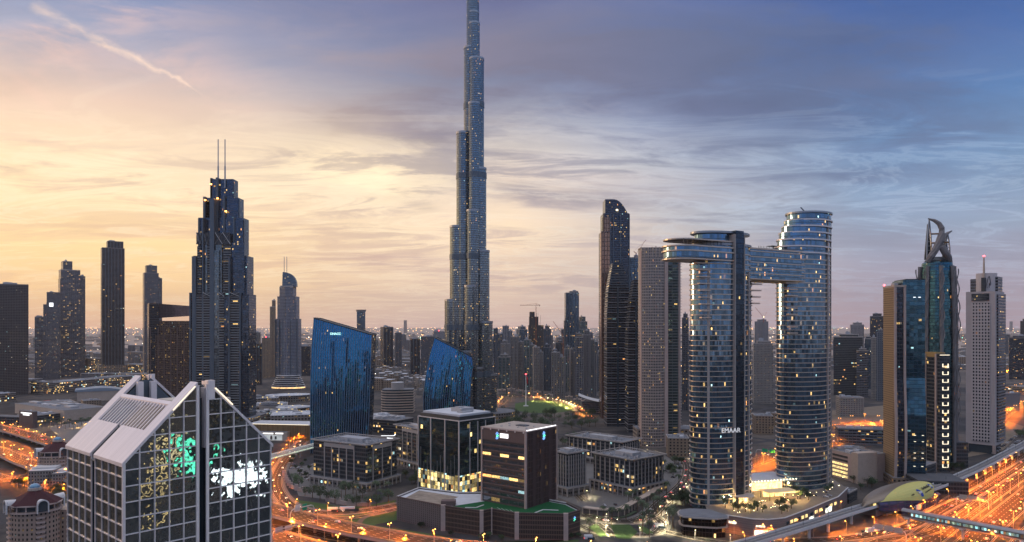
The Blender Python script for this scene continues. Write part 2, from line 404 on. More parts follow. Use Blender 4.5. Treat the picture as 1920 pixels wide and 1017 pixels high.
M['glass_d'] = plain('dark_glass', (.03, .05, .065), .07, 0, var=.2, spec=1.)
M['water'] = plain('lake_water', (.05, .16, .2), .08, .0, spec=1.)
M['rubber'] = plain('tyre_rubber', (.02, .02, .02), .9)
M['lit_warm'] = glow('lit_interior_warm', (1, .6, .22, 1), 2.2, .8, .35)
M['lit_white'] = glow('lit_interior_white', (.95, .95, .8, 1), 1.9, .8, .35)
M['lit_yel'] = glow('lit_interior_yellow', (1, .72, .25, 1), 1.6, .75, .5)
M['bulb_o'] = glow('sodium_bulb', (1, .4, .07, 1), 9)
M['bulb_w'] = glow('white_bulb', (1, .8, .45, 1), 8)
M['sign_w'] = glow('white_sign_light', (.95, .97, 1, 1), 1.5)
M['sign_g'] = glow('green_sign_light', (.1, 1, .55, 1), 1.1)
M['sign_b'] = glow('blue_sign_light', (.15, .4, 1, 1), 1.1)
M['sign_c'] = glow('pale_cyan_sign_light', (.5, .95, .9, 1), 1.1)
M['red_l'] = glow('red_beacon', (1, .04, .05, 1), 14)
M['head'] = glow('headlight', (1, .85, .6, 1), 9)
M['tail'] = glow('taillight', (1, .05, .02, 1), 6)
M['strip_w'] = glow('white_strip_light', (1, .85, .6, 1), 1.3)
# facades
FC = dict(
 beige = facade('facade_beige', (.34,.31,.28), (.16,.22,.27), 3.2, 3.6, .45, .45, .05, .0),
 beige2 = facade('facade_sand', (.44,.4,.36), (.1,.15,.2), 2.6, 3.4, .5, .42, .04, .01),
 green = facade('facade_green_glass', (.2,.24,.24), (.16,.3,.32), 2.4, 3.6, .14, .3, .05, .015),
 bluegl = facade('facade_blue_glass', (.1,.13,.17), (.18,.3,.42), 2.2, 3.8, .12, .25, .03, .01),
 darkgl = facade('facade_dark_glass', (.05,.055,.07), (.1,.14,.2), 2.2, 3.8, .16, .28, .035, .015),
 grey = facade('facade_grey', (.17,.175,.2), (.12,.16,.2), 3.0, 3.7, .35, .4, .04, .01),
 greyband = facade('facade_grey_bands', (.24,.25,.28), (.07,.09,.12), 5.0, 3.7, .06, .5, .07, .01, tilt=.05),
 black = facade('facade_black_bands', (.085,.095,.11), (.018,.024,.032), 7.0, 3.9, .05, .52, .02, .01, metal=.4, tilt=.06),
 brown = facade('facade_brown', (.19,.11,.075), (.03,.035,.045), 3.4, 3.9, .4, .4, .06, .0, metal=.4),
 slab = facade('facade_left_slab', (.105,.1,.105), (.05,.06,.075), 3.0, 3.6, .28, .42, .012, .0, metal=.5, cols=(WHITE, GREEN_)),
 white = facade('facade_white', (.46,.44,.45), (.05,.065,.1), 4.0, 3.9, .45, .45, .02, .0, metal=.5),
 office = facade('facade_office', (.06,.065,.07), (.06,.08,.1), 2.6, 3.9, .08, .36, .02, .045, metal=.65, tilt=.03, wk=1, gk0=1, small=False, power=1.0),
 lowlit = facade('facade_low_lit', (.3,.26,.23), (.06,.07,.08), 2.6, 4.2, .16, .5, .1, .2, power=1.5, metal=.3, small=False),
 podium = facade('facade_podium', (.34,.29,.25), (.04,.05,.05), 5.0, 5.0, .4, .5, .12, .1, power=1.4, metal=.4),
 tan = facade('facade_tan', (.4,.29,.2), (.07,.08,.09), 4.2, 3.6, .55, .5, .05, .02, metal=.4),
)
def ground_mat():
    m_, g, b = new_mat('city_ground'); p = g.n('ShaderNodeNewGeometry').outputs['Position']
    n = g.noise(p, .006, 8, .6); n2 = g.noise(p, .09, 6, .6); n3 = g.noise(p, .0011, 5, .6)
    c = g.mix(g.sm(n, .42, .56), (.035,.036,.04,1), (.095,.085,.078,1))
    c = g.mix(g.sm(n3, .5, .62), c, (.15,.125,.105,1))
    vo = g.n('ShaderNodeTexVoronoi', feature='DISTANCE_TO_EDGE'); g.put(vo.inputs['Vector'], p); vo.inputs['Scale'].default_value = .009
    c = g.mix(g.sm(vo.outputs[0], .05, .03), c, (.055,.055,.06,1))
    c = g.mix(g.sm(g.v('LENGTH', p), 1800, 6000), c, g.v('SCALE', (.36,.29,.24), scale=g.m('ADD', .5, n)))  # desert sand far out, lightened in colour to paint the distance haze
    g.put(b.inputs['Base Color'], g.v('SCALE', c, scale=g.m('ADD', .6, g.m('MULTIPLY', n2, .8)))); b.inputs['Roughness'].default_value = .9; b.inputs['Specular IOR Level'].default_value = .1
    return m_
M['ground'] = ground_mat()
def asphalt(name, lanes=3.6, width=20, col=(.042,.034,.028)):
    m_, g, b = new_mat(name); uv = g.n('ShaderNodeUVMap').outputs[0]; u, v, _ = g.sep(uv)
    p = g.n('ShaderNodeNewGeometry').outputs['Position']
    av = g.m('ABSOLUTE', v); edge = width/2-.9
    line = g.m('LESS_THAN', g.m('ABSOLUTE', g.m('SUBTRACT', av, edge)), .16)
    fr = g.m('FRACT', g.m('DIVIDE', g.m('ADD', v, 100*lanes+(lanes/2 if int((width-2)/lanes) % 2 else 0)), lanes))
    dash = g.m('MULTIPLY', g.m('LESS_THAN', g.m('ABSOLUTE', g.m('SUBTRACT', fr, .5)), .05), g.m('LESS_THAN', g.m('FRACT', g.m('DIVIDE', u, 9)), .36))
    dash = g.m('MULTIPLY', dash, g.m('LESS_THAN', av, edge-1))
    wear = g.noise(g.comb(g.m('MULTIPLY', u, .02), g.m('MULTIPLY', v, .9), 0), 1, 4, .6)
    n = g.noise(p, .25, 6, .6)
    k = g.m('ADD', .55, g.m('ADD', g.m('MULTIPLY', n, .4), g.m('MULTIPLY', wear, .5)))
    c = g.v('SCALE', col, scale=k)
    c = g.mix(g.m('MULTIPLY', g.m('MAXIMUM', line, dash), .8), c, (.6,.58,.52,1))
    g.put(b.inputs['Base Color'], c); b.inputs['Roughness'].default_value = .8; b.inputs['Specular IOR Level'].default_value = .15
    return m_
M['road20'] = asphalt('asphalt_wide', 3.6, 20); M['road8'] = asphalt('asphalt_narrow', 3.5, 8); M['road12'] = asphalt('asphalt_side', 3.6, 12)
def leafmat(name, col):
    m_, g, b = new_mat(name); oi = g.n('ShaderNodeObjectInfo').outputs['Random']; p = g.n('ShaderNodeNewGeometry').outputs['Position']
    k = g.m('ADD', g.m('MULTIPLY', g.noise(p, .9, 4, .6), 1.1), g.m('ADD', .2, g.m('MULTIPLY', oi, .5)))
    g.put(b.inputs['Base Color'], g.v('SCALE', col, scale=k)); b.inputs['Roughness'].default_value = .7; return m_
M['leaf'] = leafmat('leaf_green', (.05,.085,.035)); M['palm'] = leafmat('palm_green', (.05,.075,.035)); M['bark'] = plain('bark', (.13,.09,.06), .9)
M['grass'] = plain('lawn', (.055,.1,.03), .95, var=.4, scale=.15)
M['paving'] = plain('paving', (.15,.145,.14), .85, var=.25, scale=.4)
M['sand'] = plain('sand_lot', (.17,.135,.1), .95, var=.3, scale=.08)
# ------------------------------------------------------------------ ground
def ground():
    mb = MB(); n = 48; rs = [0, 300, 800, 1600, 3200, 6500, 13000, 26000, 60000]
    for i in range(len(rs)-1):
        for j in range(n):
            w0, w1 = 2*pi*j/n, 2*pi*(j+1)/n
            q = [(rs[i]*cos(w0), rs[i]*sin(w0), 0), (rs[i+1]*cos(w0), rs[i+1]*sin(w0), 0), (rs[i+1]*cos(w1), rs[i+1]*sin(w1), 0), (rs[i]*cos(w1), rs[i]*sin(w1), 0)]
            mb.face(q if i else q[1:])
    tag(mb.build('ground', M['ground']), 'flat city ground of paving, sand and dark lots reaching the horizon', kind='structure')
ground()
# ------------------------------------------------------------------ frames from ground points
class Fr: pass
def frame3(xl, yl, xc, yc, xr, z=0.0, depth=None):
    f = Fr(); L, C = G(xl, yl, z), G(xc, yc, z); ex = (C-L); f.W = ex.length; ex.normalize(); ey = Vector((-ex.y, ex.x, 0))
    if depth is None:
        k = (xr-960)/F; depth = (k*C.y-C.x)/(ey.x-k*ey.y)
    f.D = depth; f.loc = C; f.rot = atan2(ex.y, ex.x); f.x0, f.x1 = -f.W, 0.0
    f.ex, f.ey = ex, ey; return f
def frame1(xl, xr, yb, depth=None, turn=0.0, z=0.0):
    f = Fr(); C = G((xl+xr)/2, yb, z); s = Vector((C.x, C.y, 0)).normalized(); ex = Vector((s.y, -s.x, 0))
    wm = (xr-xl)/F*C.y*sqrt(1+(C.x/C.y)**2)*cos(atan2(C.x, C.y)) if False else (xr-xl)/F*C.y*cos(atan2(C.x, C.y))
    depth = depth or wm*.8; t = R(turn)
    W = max(wm*.35, (wm-depth*abs(sin(t)))/cos(t))
    ex.rotate(Matrix.Rotation(t, 3, 'Z'))
    f.W, f.D, f.loc = W, depth, C; f.rot = atan2(ex.y, ex.x); f.x0, f.x1 = -W/2, W/2; f.ex = ex; f.ey = Vector((-ex.y, ex.x, 0)); return f
def roof_kit(t, x0, x1, y0, y1, z, seed=0, par=1.1, mat='conc', plant=True, n=2, hs=(2.5, 5)):
    r = random.Random(seed); mb = MB(); w = .5
    mb.box(x0-.1, x1+.1, y0-.1, y0+w, z-.3, z+par); mb.box(x0-.1, x1+.1, y1-w, y1+.1, z-.3, z+par)
    mb.box(x0-.1, x0+w, y0+w, y1-w, z-.3, z+par); mb.box(x1-w, x1+.1, y0+w, y1-w, z-.3, z+par)
    mb.build('parapet', M[mat], t)
    if plant:
        W, D = x1-x0, y1-y0
        for k in range(n):
            cx, cy = x0+W*r.uniform(.3, .7), y0+D*r.uniform(.35, .65); hx, hy = W*r.uniform(.1, .22), D*r.uniform(.1, .2); h = r.uniform(*hs)
            b = MB().box(cx-hx, cx+hx, cy-hy, cy+hy, z, z+h).box(cx-hx*.6, cx+hx*.2, cy-hy*.5, cy+hy*.5, z+h, z+h+.8)
            b.build('roof_plant', M['plant'], t)
def letters(text, size, mat, parent, loc, rot, name='lettering', extrude=.12, align='CENTER', bold=0.0):
    tx = bpy.data.curves.new(name, 'FONT'); tx.body = text; tx.size = size; tx.extrude = extrude; tx.align_x = align; tx.offset = bold
    to = bpy.data.objects.new(name, tx); COL.objects.link(to)
    bpy.context.view_layer.update()
    me = bpy.data.meshes.new_from_object(to); bpy.data.objects.remove(to)
    o = bpy.data.objects.new(name, me); COL.objects.link(o); me.materials.clear(); me.materials.append(mat)
    o.parent = parent; o.location = loc; o.rotation_euler = rot; return o
def sub(name, parent, loc=(0, 0, 0), rot=0.0):
    o = bpy.data.objects.new(name, None); COL.objects.link(o); o.parent = parent; o.location = loc; o.rotation_euler = (0, 0, rot); return o
# =================================================================== supertall tower (bundled tubes)
def supertall():
    D0 = 1194.0; k = D0/F; X = lambda px: (px-960)*k
    cx = X(884.5)
    t = thing('supertall_tower', 'tallest tower, stepped blue glass spire rising out of the top of the picture', 'skyscraper', (cx, D0, 0))
    fm = facade('tower_glass_fins', (.22,.24,.26), (.42,.52,.56), 1.55, 3.7, .22, .36, .025, .006, power=1.4, metal=.9, rough=.12, tilt=.02, wmetal=.6, wrough=.3)
    tubes = [  # centre px, radius px, top row, depth offset (m)
     (847, 14, 565, 6), (857, 14, 427, 4), (869.5, 14, 252, 2), (883, 14, 90, 8), (887.5, 10.5, 24, 6),
     (909.5, 14.5, 606, -6), (904.5, 13.5, 474, -4), (898.5, 13.5, 320, -3), (893.5, 14, 114, 0), (889.5, 10, 46, 2),
     (876, 12, 660, -22), (884, 12, 540, -18), (888, 12, 400, -14), (890, 11, 200, -10),
     (886, 12, -30, 8), (887, 9, -70, 8), (862, 12, 690, -8), (896, 13, 690, -18),
     (918, 14, 704, -2), (840, 12, 640, 10)]
    for px, rp, yt, dy in tubes:
        r = rp*k; zt = ZY(yt, D0); mb = MB(); c = (X(px)-cx, dy)
        mb.prism(circle(c[0], c[1], r, r*1.1, 20), 0, zt, 0, 1)
        tb = mb.build('tower_wing', [fm, M['steel_d']], t)
        cr = MB().lathe([(r*.98, zt), (r*1.04, zt), (r*1.04, zt+3.2), (r*.9, zt+3.2), (r*.9, zt)], 20, 0, c, 1, 1.1); cr.build('parapet_ring', M['steel'], tb)
        bands = [z for z in (ZY(198, D0), ZY(331, D0), ZY(482, D0), ZY(614, D0), ZY(700, D0)) if z < zt-8]
        if bands:
            for z in bands: MB().prism(circle(c[0], c[1], r+.7, r*1.1+.7, 20), z-4.5, z+4.5, 0, 0, True).build('plant_floor_band', M['fin_blue'], tb)
    MB().lathe([(7, ZY(-70, D0)), (5, ZY(-90, D0)), (4, ZY(-110, D0)), (2.4, ZY(-130, D0)), (1.2, ZY(-150, D0)), (0, ZY(-165, D0))], 12, 0, (X(887)-cx, 8)).build('spire', M['steel'], t)
    MB().prism(circle(X(880)-cx, 10, 75, 52, 28), 0, 16, 0, 1).build('podium', [FC['podium'], M['roof']], t)
supertall()
# =================================================================== twin arch towers with sky bridge
def arch_towers():
    z0 = 12.0
    back = lambda p, r_: p+Vector((p.x, p.y, 0)).normalized()*r_
    A = back(G(1352, 945, z0), 17); Bp = back(G(1506, 918, z0), 17)
    ax = (Bp-A); ax.z = 0; ax.normalize(); ay = Vector((-ax.y, ax.x, 0)); rot = atan2(ax.y, ax.x)
    t = thing('arch_tower_complex', 'pair of rounded blue glass towers joined high up by a sky bridge forming an arch', 'skyscraper', (A.x, A.y, 0), rot)
    gm = facade('arch_tower_glass', (.07,.1,.13), (.26,.46,.66), 1.9, 4.1, .07, .1, .04, .0, power=1.6, metal=.9, rough=.06, tilt=.035, gvar=.55, wave=.05, wave_scale=.06)
    gd = facade('arch_spine_glass', (.02,.03,.045), (.07,.12,.18), 2.4, 4.1, .12, .12, .02, .0, metal=.8, tilt=.03)
    slabm = plain('gold_tinted_floor_edge', (.62,.5,.4), .35, .55, var=.08)  # copper tint put into the colour for gold reflections of the glow
    dist = (Bp-A).length
    W1 = 125/F*A.y/ax.x*.88; 
    def tower(cx, rx, ry, ztop, levels, spine, step=None, side=1):
        tt = sub('tower', t, (cx, 0, 0))
        pl = circle(0, 0, rx, ry, 40)
        MB().prism(pl, z0-3, ztop, 0, 1).build('glass_facade', [gm, M['roof_d']], tt)
        fh = 4.1; n = int((ztop-z0)/fh); lo = None; up = None
        for i in range(n+1):
            z = z0+i*fh
            if z > ztop-3: break
            hi = z > ztop-62; 
            e = .75
            th = .55 if not hi else .8
            if lo is None: lo = MB().prism(circle(0, 0, rx+e, ry+e, 40), 0, th, 0, 0, True).build('floor_edge', slabm, tt, (0, 0, z)); continue
            q = lo.copy(); COL.objects.link(q); q.location.z = z
            if hi: q.scale.z = 1.45
        return tt
    zt1 = ZY(440, A.y); zt2 = ZY(402, Bp.y)
    rx1, ry1 = 30.5, 17.0
    rx2, ry2 = 29.0, 17.0
    deck = ZY(468, A.y+8); dz0 = ZY(492, A.y+8)
    a = tower(0, rx1, ry1, deck, 50, True); b = tower(dist, rx2, ry2, ZY(478, Bp.y), 52, False)
    # spine of the first tower, rising through the crown
    sx = 1.0
    MB().box(sx-4.6, sx+4.6, -ry1-2.2, -ry1+8, z0-2, zt1+1, 0, 1).build('lift_spine', [gd, M['steel_d']], a)
    mb = MB()
    for q in (-5.6, 5.0): mb.box(sx+q, sx+q+.7, -ry1-2.6, -ry1+6, z0-2, zt1-2)
    mb.build('spine_fin', M['conc'], a)
    # crown of first tower: receding drums with overhanging brims
    c1 = MB().prism(circle(0, 0, rx1*.93, ry1*.93, 40), deck, ZY(462, A.y), 0, 1).prism(circle(-1, 1, rx1*.8, ry1*.85, 40), ZY(462, A.y), zt1-1, 0, 1)
    c1.build('crown_glass', [gm, M['roof_d']], a)
    MB().prism(circle(0, 0, rx1*1.0, ry1*1.02, 40), ZY(463, A.y)-.8, ZY(463, A.y)+1.2, 0, 0, True).prism(circle(-1, 0, rx1*.97, ry1*.98, 40), zt1-1, zt1+.6, 0, 0, True).build('crown_brim', M['steel'], a)
    # sky bridge wrapping the first tower and cantilevering to the left
    L = 46.0; zt_, zb_ = deck, dz0
    def stad(x0, x1, r, n=12):
        out = [(x1, -r)]; out = []
        for i in range(n+1): w = -pi/2+pi*i/n; out.append((x1+r*cos(w), r*sin(w)))
        for i in range(n+1): w = pi/2+pi*i/n; out.append((x0+r*cos(w), r*sin(w)))
        return out
    br = MB().prism(stad(-L, 0, 14.5), zb_, zt_-1.0, 0, 1, True); br.build('cantilever_deck', [gm, M['roof_d']], a, (0, -3.2, 0))
    for z, r_ in ((zb_-1.6, 15.0), (zb_+4.6, 15.6), (zt_-2.2, 15.4), (zt_+3.0, 14.2)): MB().prism(stad(-L-1, 0, r_), z, z+1.0, 0, 0, True).build('deck_edge', slabm, a, (0, -3.2, 0))
    mb = MB()
    for i in range(14): x = -L-10+i*4.0; mb.box(x, x+.35, -15.5, -15.1, zt_, zt_+3.6)
    for i in range(10): x = -L-6+i*3.2; mb.box(x, x+.4, -13, 9, zt_+3.9, zt_+4.2)
    mb.build('roof_pergola', M['steel_d'], a)
    # bridge block between the towers
    bz0, bz1 = ZY(527, (A.y+Bp.y)/2-4), ZY(472, (A.y+Bp.y)/2-4)
    bs = sub('sky_bridge', t, (0, -16.5, 0))
    MB().box(rx1*.6, dist-rx2*.4, 3, 30, bz0, bz1, 0, 1, True).build('glass_facade', [gm, M['roof_d']], bs)
    z = bz0
    while z < bz1-.5: MB().box(rx1*.6, dist-rx2*.3, 2.2, 30.8, z-.01, z+.75, 0, 0, True).build('floor_edge', slabm, bs); z += 4.6
    MB().box(rx1*.6, dist-rx2*.3, 1.8, 31, bz1-.2, bz1+1.1, 0, 0, True).build('floor_edge', slabm, bs)
    MB().box(rx1*.6, dist-rx2*.4, 3.4, 29.6, bz0-.5, bz0-.05, 0, 0, True).build('bridge_soffit', plain('golden_soffit', (.5,.36,.16), .4, .4), bs)
    mb = MB()
    for i in range(26): x = rx1+i*1.35*1.4; mb.box(x, x+.25, 4, 4.3, bz1+1.1, bz1+3.0)
    mb.box(dist*.48, dist*.48+9, 6, 12, bz1+4.2, bz1+4.6); mb.box(dist*.48+4, dist*.48+4.5, 8, 8.5, bz1+1, bz1+4.2)
    mb.build('roof_pergola', M['steel_d'], bs)
    # second tower: terraces stepping back on its left side towards a drum
    zs = [ZY(y, Bp.y) for y in (478, 466, 453, 440, 428, 416)]; x0s = [-rx2, -rx2+1, -rx2+3.5, -rx2+7, -rx2+11, -rx2+15]
    zz = zs+[zt2-.6]
    for i in range(6):
        cxx = (x0s[i]+rx2)/2; rr = (rx2-x0s[i])/2
        MB().prism(circle(cxx, 0, rr, ry2*(1-.0*i), 40), zz[i], zz[i+1], 0, 1).build('terrace_floor', [gm, M['roof_d']], b)
        MB().prism(circle(cxx-.8, 0, rr+2.4, ry2+1.4, 40), zz[i]-.5, zz[i]+.7, 0, 0, True).build('terrace_edge', M['alu'], b)
    MB().prism(circle(7.5, 0, (rx2-15)/1+8.4, ry2+1.4, 40), zt2-.6, zt2+.9, 0, 0, True).build('crown_brim', M['steel'], b)
    # window cleaning crane on the roof
    MB().tube([(-6, -4, zt2+1.5), (10, 0, zt2+2.2)], .6).tube([(-12, -7, zt2+4), (4, 0, zt2+1.4)], .5).box(-2, 3, -2, 2, zt2+.9, zt2+2.2).build('cleaning_cradle', M['steel_d'], b)
    # vertical seams
    for o, r_x, r_y, zt_s, ws in ((a, rx1, ry1, deck-20, (-2.5, -1.05)), (b, rx2, ry2, zt2-3, (-1.15, -.55))):
        mb = MB()
        for w in ws: mb.obox((r_x*cos(w)*1.015, r_y*sin(w)*1.02), (cos(w), sin(w)*1.6), .9, .9, z0, zt_s)
        mb.build('facade_pier', M['conc'], o)
    # long balconies that jut out at the sides
    for o, r_x, side, top_ in ((a, rx1, -1, dz0-4), (a, rx1, 1, bz0-4), (b, rx2, -1, bz0-2)):
        z = top_; k = 9.0
        for i in range(9 if side < 0 else 4):
            pp = [((r_x-7), -12), ((r_x+k*.75), -10.5), ((r_x+k*.8), -8), ((r_x-4), -2)]
            if side < 0: pp = [(-x_, y_) for x_, y_ in reversed(pp)]
            MB().prism(pp, z, z+1.0, 0, 0, True).build('jutting_balcony', slabm, o)
            z -= 8.2*.66; k *= .84
    # lettering high above the entrance
    w = -1.98; letters('EMAAR', 5.2, M['white'] if False else glow('pale_lettering', (.9, .92, 1, 1), .5), a, (rx1*cos(w)-1.5, ry1*sin(w)-8.0, ZY(809, A.y-20)), (pi/2, 0, -.3))
    return t, A, Bp, ax, ay
ARCH = arch_towers()
# =================================================================== foreground gabled glass tower
def gabled_tower():
    C = G(232, 867, 0); D0 = 190.0
    C = Vector(((232-960)/F*D0, D0, 0)); Rr = Vector(((507-960)/F*221, 221, 0))
    ex = (Rr-C); W = ex.length; ex.normalize(); rot = atan2(ex.y, ex.x); Dp = 42.8
    ze = ZY(867, D0); zr = 140.6; hw = W/2; sl = (zr-ze)/hw
    t = thing('gabled_glass_tower', 'nearest tower, mirror glass grid with pale double gable roof beside the flyover', 'office tower', C, rot)
    gm = facade('mirror_panes', (.05,.05,.05), (.42,.48,.48), 4.0, 4.2, .0, .0, .0, 0, metal=.95, rough=.03, tilt=.02, wave=.07, wave_scale=.7, wdet=1.5, gvar=.15, gk0=.85)
    gm2 = facade('side_panes', (.06,.06,.055), (.2,.22,.2), 2.45, 4.2/2, .05, .05, .0, 0, metal=.9, rough=.05, tilt=.02, wave=.07, wave_scale=.5, gvar=.15)
    al = plain('pale_pink_aluminium', (.88,.8,.78), .35, .3, var=.08, scale=1.2)
    panel = facade('roof_panels', (.88,.8,.78), (.8,.72,.7), 1.05, 50, .12, .0, 0, 0, metal=.25, rough=.4, wmetal=.3, wrough=.35, tilt=.01, gvar=.12, wk=1, gk0=1)
    slot = 2.6; s0, s1 = hw-slot/2-.2, hw+slot/2
    # glass volumes (two halves with a recessed slot between them)
    zt = lambda x: ze+sl*(x if x < hw else W-x)
    front = MB()
    for x0, x1 in ((0.0, s0), (s1, W)):
        front.face([(x0, 0, 0), (x1, 0, 0), (x1, 0, zt(x1)), (x0, 0, zt(x0))], [(x0, 0), (x1, 0), (x1, zt(x1)), (x0, zt(x0))])
    front.face([(W, 0, 0), (W, Dp, 0), (W, Dp, ze), (W, 0, ze)], [(0, 0), (Dp, 0), (Dp, ze), (0, ze)])
    for x0, x1 in ((0.0, s0), (s1, W)):
        front.face([(x1, Dp, 0), (x0, Dp, 0), (x0, Dp, zt(x0)), (x1, Dp, zt(x1))], [(x1, 0), (x0, 0), (x0, zt(x0)), (x1, zt(x1))])
    front.build('gable_glass', gm, t)
    ys0, ys1 = Dp*.5-1.4, Dp*.5+1.4
    left = MB()
    for y0, y1 in ((0.0, ys0), (ys1, Dp)):
        left.face([(0, y1, 0), (0, y0, 0), (0, y0, ze), (0, y1, ze)], [(y1, 0), (y0, 0), (y0, ze), (y1, ze)])
    left.build('side_glass', gm2, t)
    rec = MB()
    rec.face([(2.2, ys1, 0), (2.2, ys0, 0), (2.2, ys0, ze+1), (2.2, ys1, ze+1)]); rec.face([(0, ys0, 0), (2.2, ys0, 0), (2.2, ys0, ze+1), (0, ys0, ze)][::-1]); rec.face([(0, ys1, 0), (2.2, ys1, 0), (2.2, ys1, ze+1), (0, ys1, ze)])
    rec.face([(s0, 2.2, 0), (s1, 2.2, 0), (s1, 2.2, zr-6), (s0, 2.2, zr-6)]); rec.face([(s0, 0, 0), (s0, 2.2, 0), (s0, 2.2, zr-3), (s0, 0, zr-3)]); rec.face([(s1, 0, 0), (s1, 2.2, 0), (s1, 2.2, zr-3), (s1, 0, zr-3)][::-1])
    rec.build('recessed_slot', M['glass_d'], t)
    # white grid: verticals and horizontals, each row or column its own bar
    g1 = MB(); hwid = .13
    nx = 5; cols = [s0*i/nx for i in range(nx+1)]+[s1+(W-s1)*i/nx for i in range(nx+1)]
    for x in cols:
        w = .42 if x in (s0, s1) else hwid
        g1.box(x-w, x+w, -.38, 0.05, 0, max(zt(x)-.6, 5))
    rows = []; z = ze-2.2
    while z > 0: rows.append(z); z -= 4.2
    zz = ze+2.0
    while zz < zr-5: rows.append(zz); zz += 4.2
    for z in rows:
        xa = 0 if z < ze else (z-ze)/sl; xb = W-xa
        for a, b in ((xa, s0-.4), (s1+.4, xb)):
            if b-a > .8: g1.box(a, b, -.3, 0.04, z-.12, z+.12)
    g1.build('gable_mullion_grid', al, t)
    g2 = MB(); ny = 4
    ycols = [ys0*i/ny for i in range(ny+1)]+[ys1+(Dp-ys1)*i/ny for i in range(ny+1)]
    for y in ycols: g2.box(-.32, .04, y-.1, y+.1, 0, ze-.3)
    z = ze-4.0
    while z > 0:
        for a, b in ((0, ys0), (ys1, Dp)): g2.box(-.28, .03, a, b, z-.14, z+.14)
        z -= 4.2
    g2.box(-.4, .3, -.4, .3, 0, ze)
    g2.build('side_mullion_grid', al, t)
    # roof: gable ribs, eaves panels, louvres
    def slope(mb, xa, xb, y0, y1, th=.7, lift=.35, mi=0, mirror=False):
        P_ = []
        for x in (xa, xb):
            z = zt(x)+lift; P_.append((W-x if mirror else x, z) if not mirror else (W-x, z))
        (xA, zA), (xB, zB) = P_
        L = math.hypot(xb-xa, zB-zA)
        top = [(xA, y0, zA), (xB, y0, zB), (xB, y1, zB), (xA, y1, zA)]
        if mirror: top = top[::-1]; uv = [(y1, 0), (y1, L), (y0, L), (y0, 0)]
        else: uv = [(y0, 0), (y0, L), (y1, L), (y1, 0)]
        mb.face(top, uv, mi)
        bot = [(p[0], p[1], p[2]-th) for p in top]
        for i in range(4):
            j = (i+1) % 4; mb.face([bot[i], bot[j], top[j], top[i]], [(0, 0), (1, 0), (1, .5), (0, .5)], mi)
        mb.face(bot[::-1], None, mi)
    rib = 4.0
    for y0, y1 in ((-.5, rib), (Dp-rib, Dp+.5)):
        for mir in (False, True):
            mb = MB(); slope(mb, -.6, hw-1.6, y0, y1, 1.0, .4, 0, mir); mb.build('gable_rib', panel, t)
    xe = 6.8; xl = 13.2
    for a, b in ((rib+.02, ys0), (ys1, Dp-rib-.02)):
        mb = MB(); slope(mb, -.6, xe, a, b, .9, .38); mb.build('eaves_panel', panel, t)
    mb = MB(); slope(mb, -.3, xe+.2, ys0+.05, ys1-.05, .3, -1.6); mb.build('roof_slot_channel', M['fin_blue'], t)
    mb = MB(); slope(mb, xe+.1, xl, rib+.05, Dp-rib-.05, .3, -1.7)
    mb.build('louvre_bed', plain('louvre_bed', (.1,.13,.16), .9), t)
    lv = MB(); L = Dp-2*rib; n = 17
    for i in range(n):
        y = rib+.5+i*(L-1.2)/(n-1); slope(lv, xe+.1, xl, y, y+.55, .5, .2)
    tag(lv.build('louvre', al, t), 'slanted roof louvres of pale metal')
    tn = MB()
    for i in range(8):
        y = rib+.98+i*(L-1.2)/(n-1); slope(tn, xe+.15, xl-.1, y, y+1.45, .1, -.7)
    tn.build('louvre_infill', plain('ochre_louvre', (.34,.25,.12), .6), t)
    mb = MB(); slope(mb, xl, xl+.8, rib, Dp-rib, 1.0, .42); mb.build('louvre_header', al, t)
    # open well behind the louvres
    MB().box(xl+.5, W-.6, rib, Dp-rib, ze-1.5, ze+1.2, 0, 0).build('roof_deck', M['roof_d'], t)
    MB().box(xl+3.5, W-9, 7, 20, ze+1.2, ze+14.0, 0, 0).box(xl+6, W-14, 9, 13, ze+14.0, ze+14.7).build('roof_plant_room', plain('cream_plant_room', (.55,.5,.42), .7), t)
    bk = MB(); yb = Dp-rib-.1
    bk.face([(xl-6, yb, zt(xl-6)-1.5), (W-4, yb, ze+2.2), (W-hw+1.5, yb, zr-2.6), (hw-1.5, yb, zr-2.6)]); bk.build('gable_back_wall', M['fin_blue'], t)
    yf = rib+.1
    MB().face([(xl-6, yf, zt(xl-6)-1.5), (W-4, yf, ze+2.2), (W-hw+1.5, yf, zr-2.6), (hw-1.5, yf, zr-2.6)][::-1]).build('gable_back_wall', M['fin_blue'], t)
    for y0, y1 in ((-.6, rib), (Dp-rib, Dp+.6)):
        for a, b in ((s1+.05, s1+2.0),):
            MB().box(a, b, y0+(.05 if y0 < 5 else 1.5), y0+2.2, zr-6.3, zr-.9, 0).build('gable_block', panel, t)
        for x in (hw-3.2, hw+.8): MB().box(x, x+1.7, (y0+1 if y0 < 5 else y0-2), (y1-1 if y0 < 5 else y0-.3), ze+1, zr-3, 0).build('gable_post', al, t)
    # linear lights along the front gable tips
    a = MB().tube([(hw-8.5, -.75, zt(hw-8.5)+.1), (hw-2.4, -.75, zt(hw-2.4)+.1)], .13, 5).build('edge_light', M['strip_w'], t)
    a = MB().tube([(W-(hw-3.4), -.75, zt(hw-3.4)+.3), (W-(hw-8.5), -.75, zt(hw-8.5)+.3)], .16, 5).build('edge_light', M['strip_w'], t)
    return C, ex
DUSIT = gabled_tower()
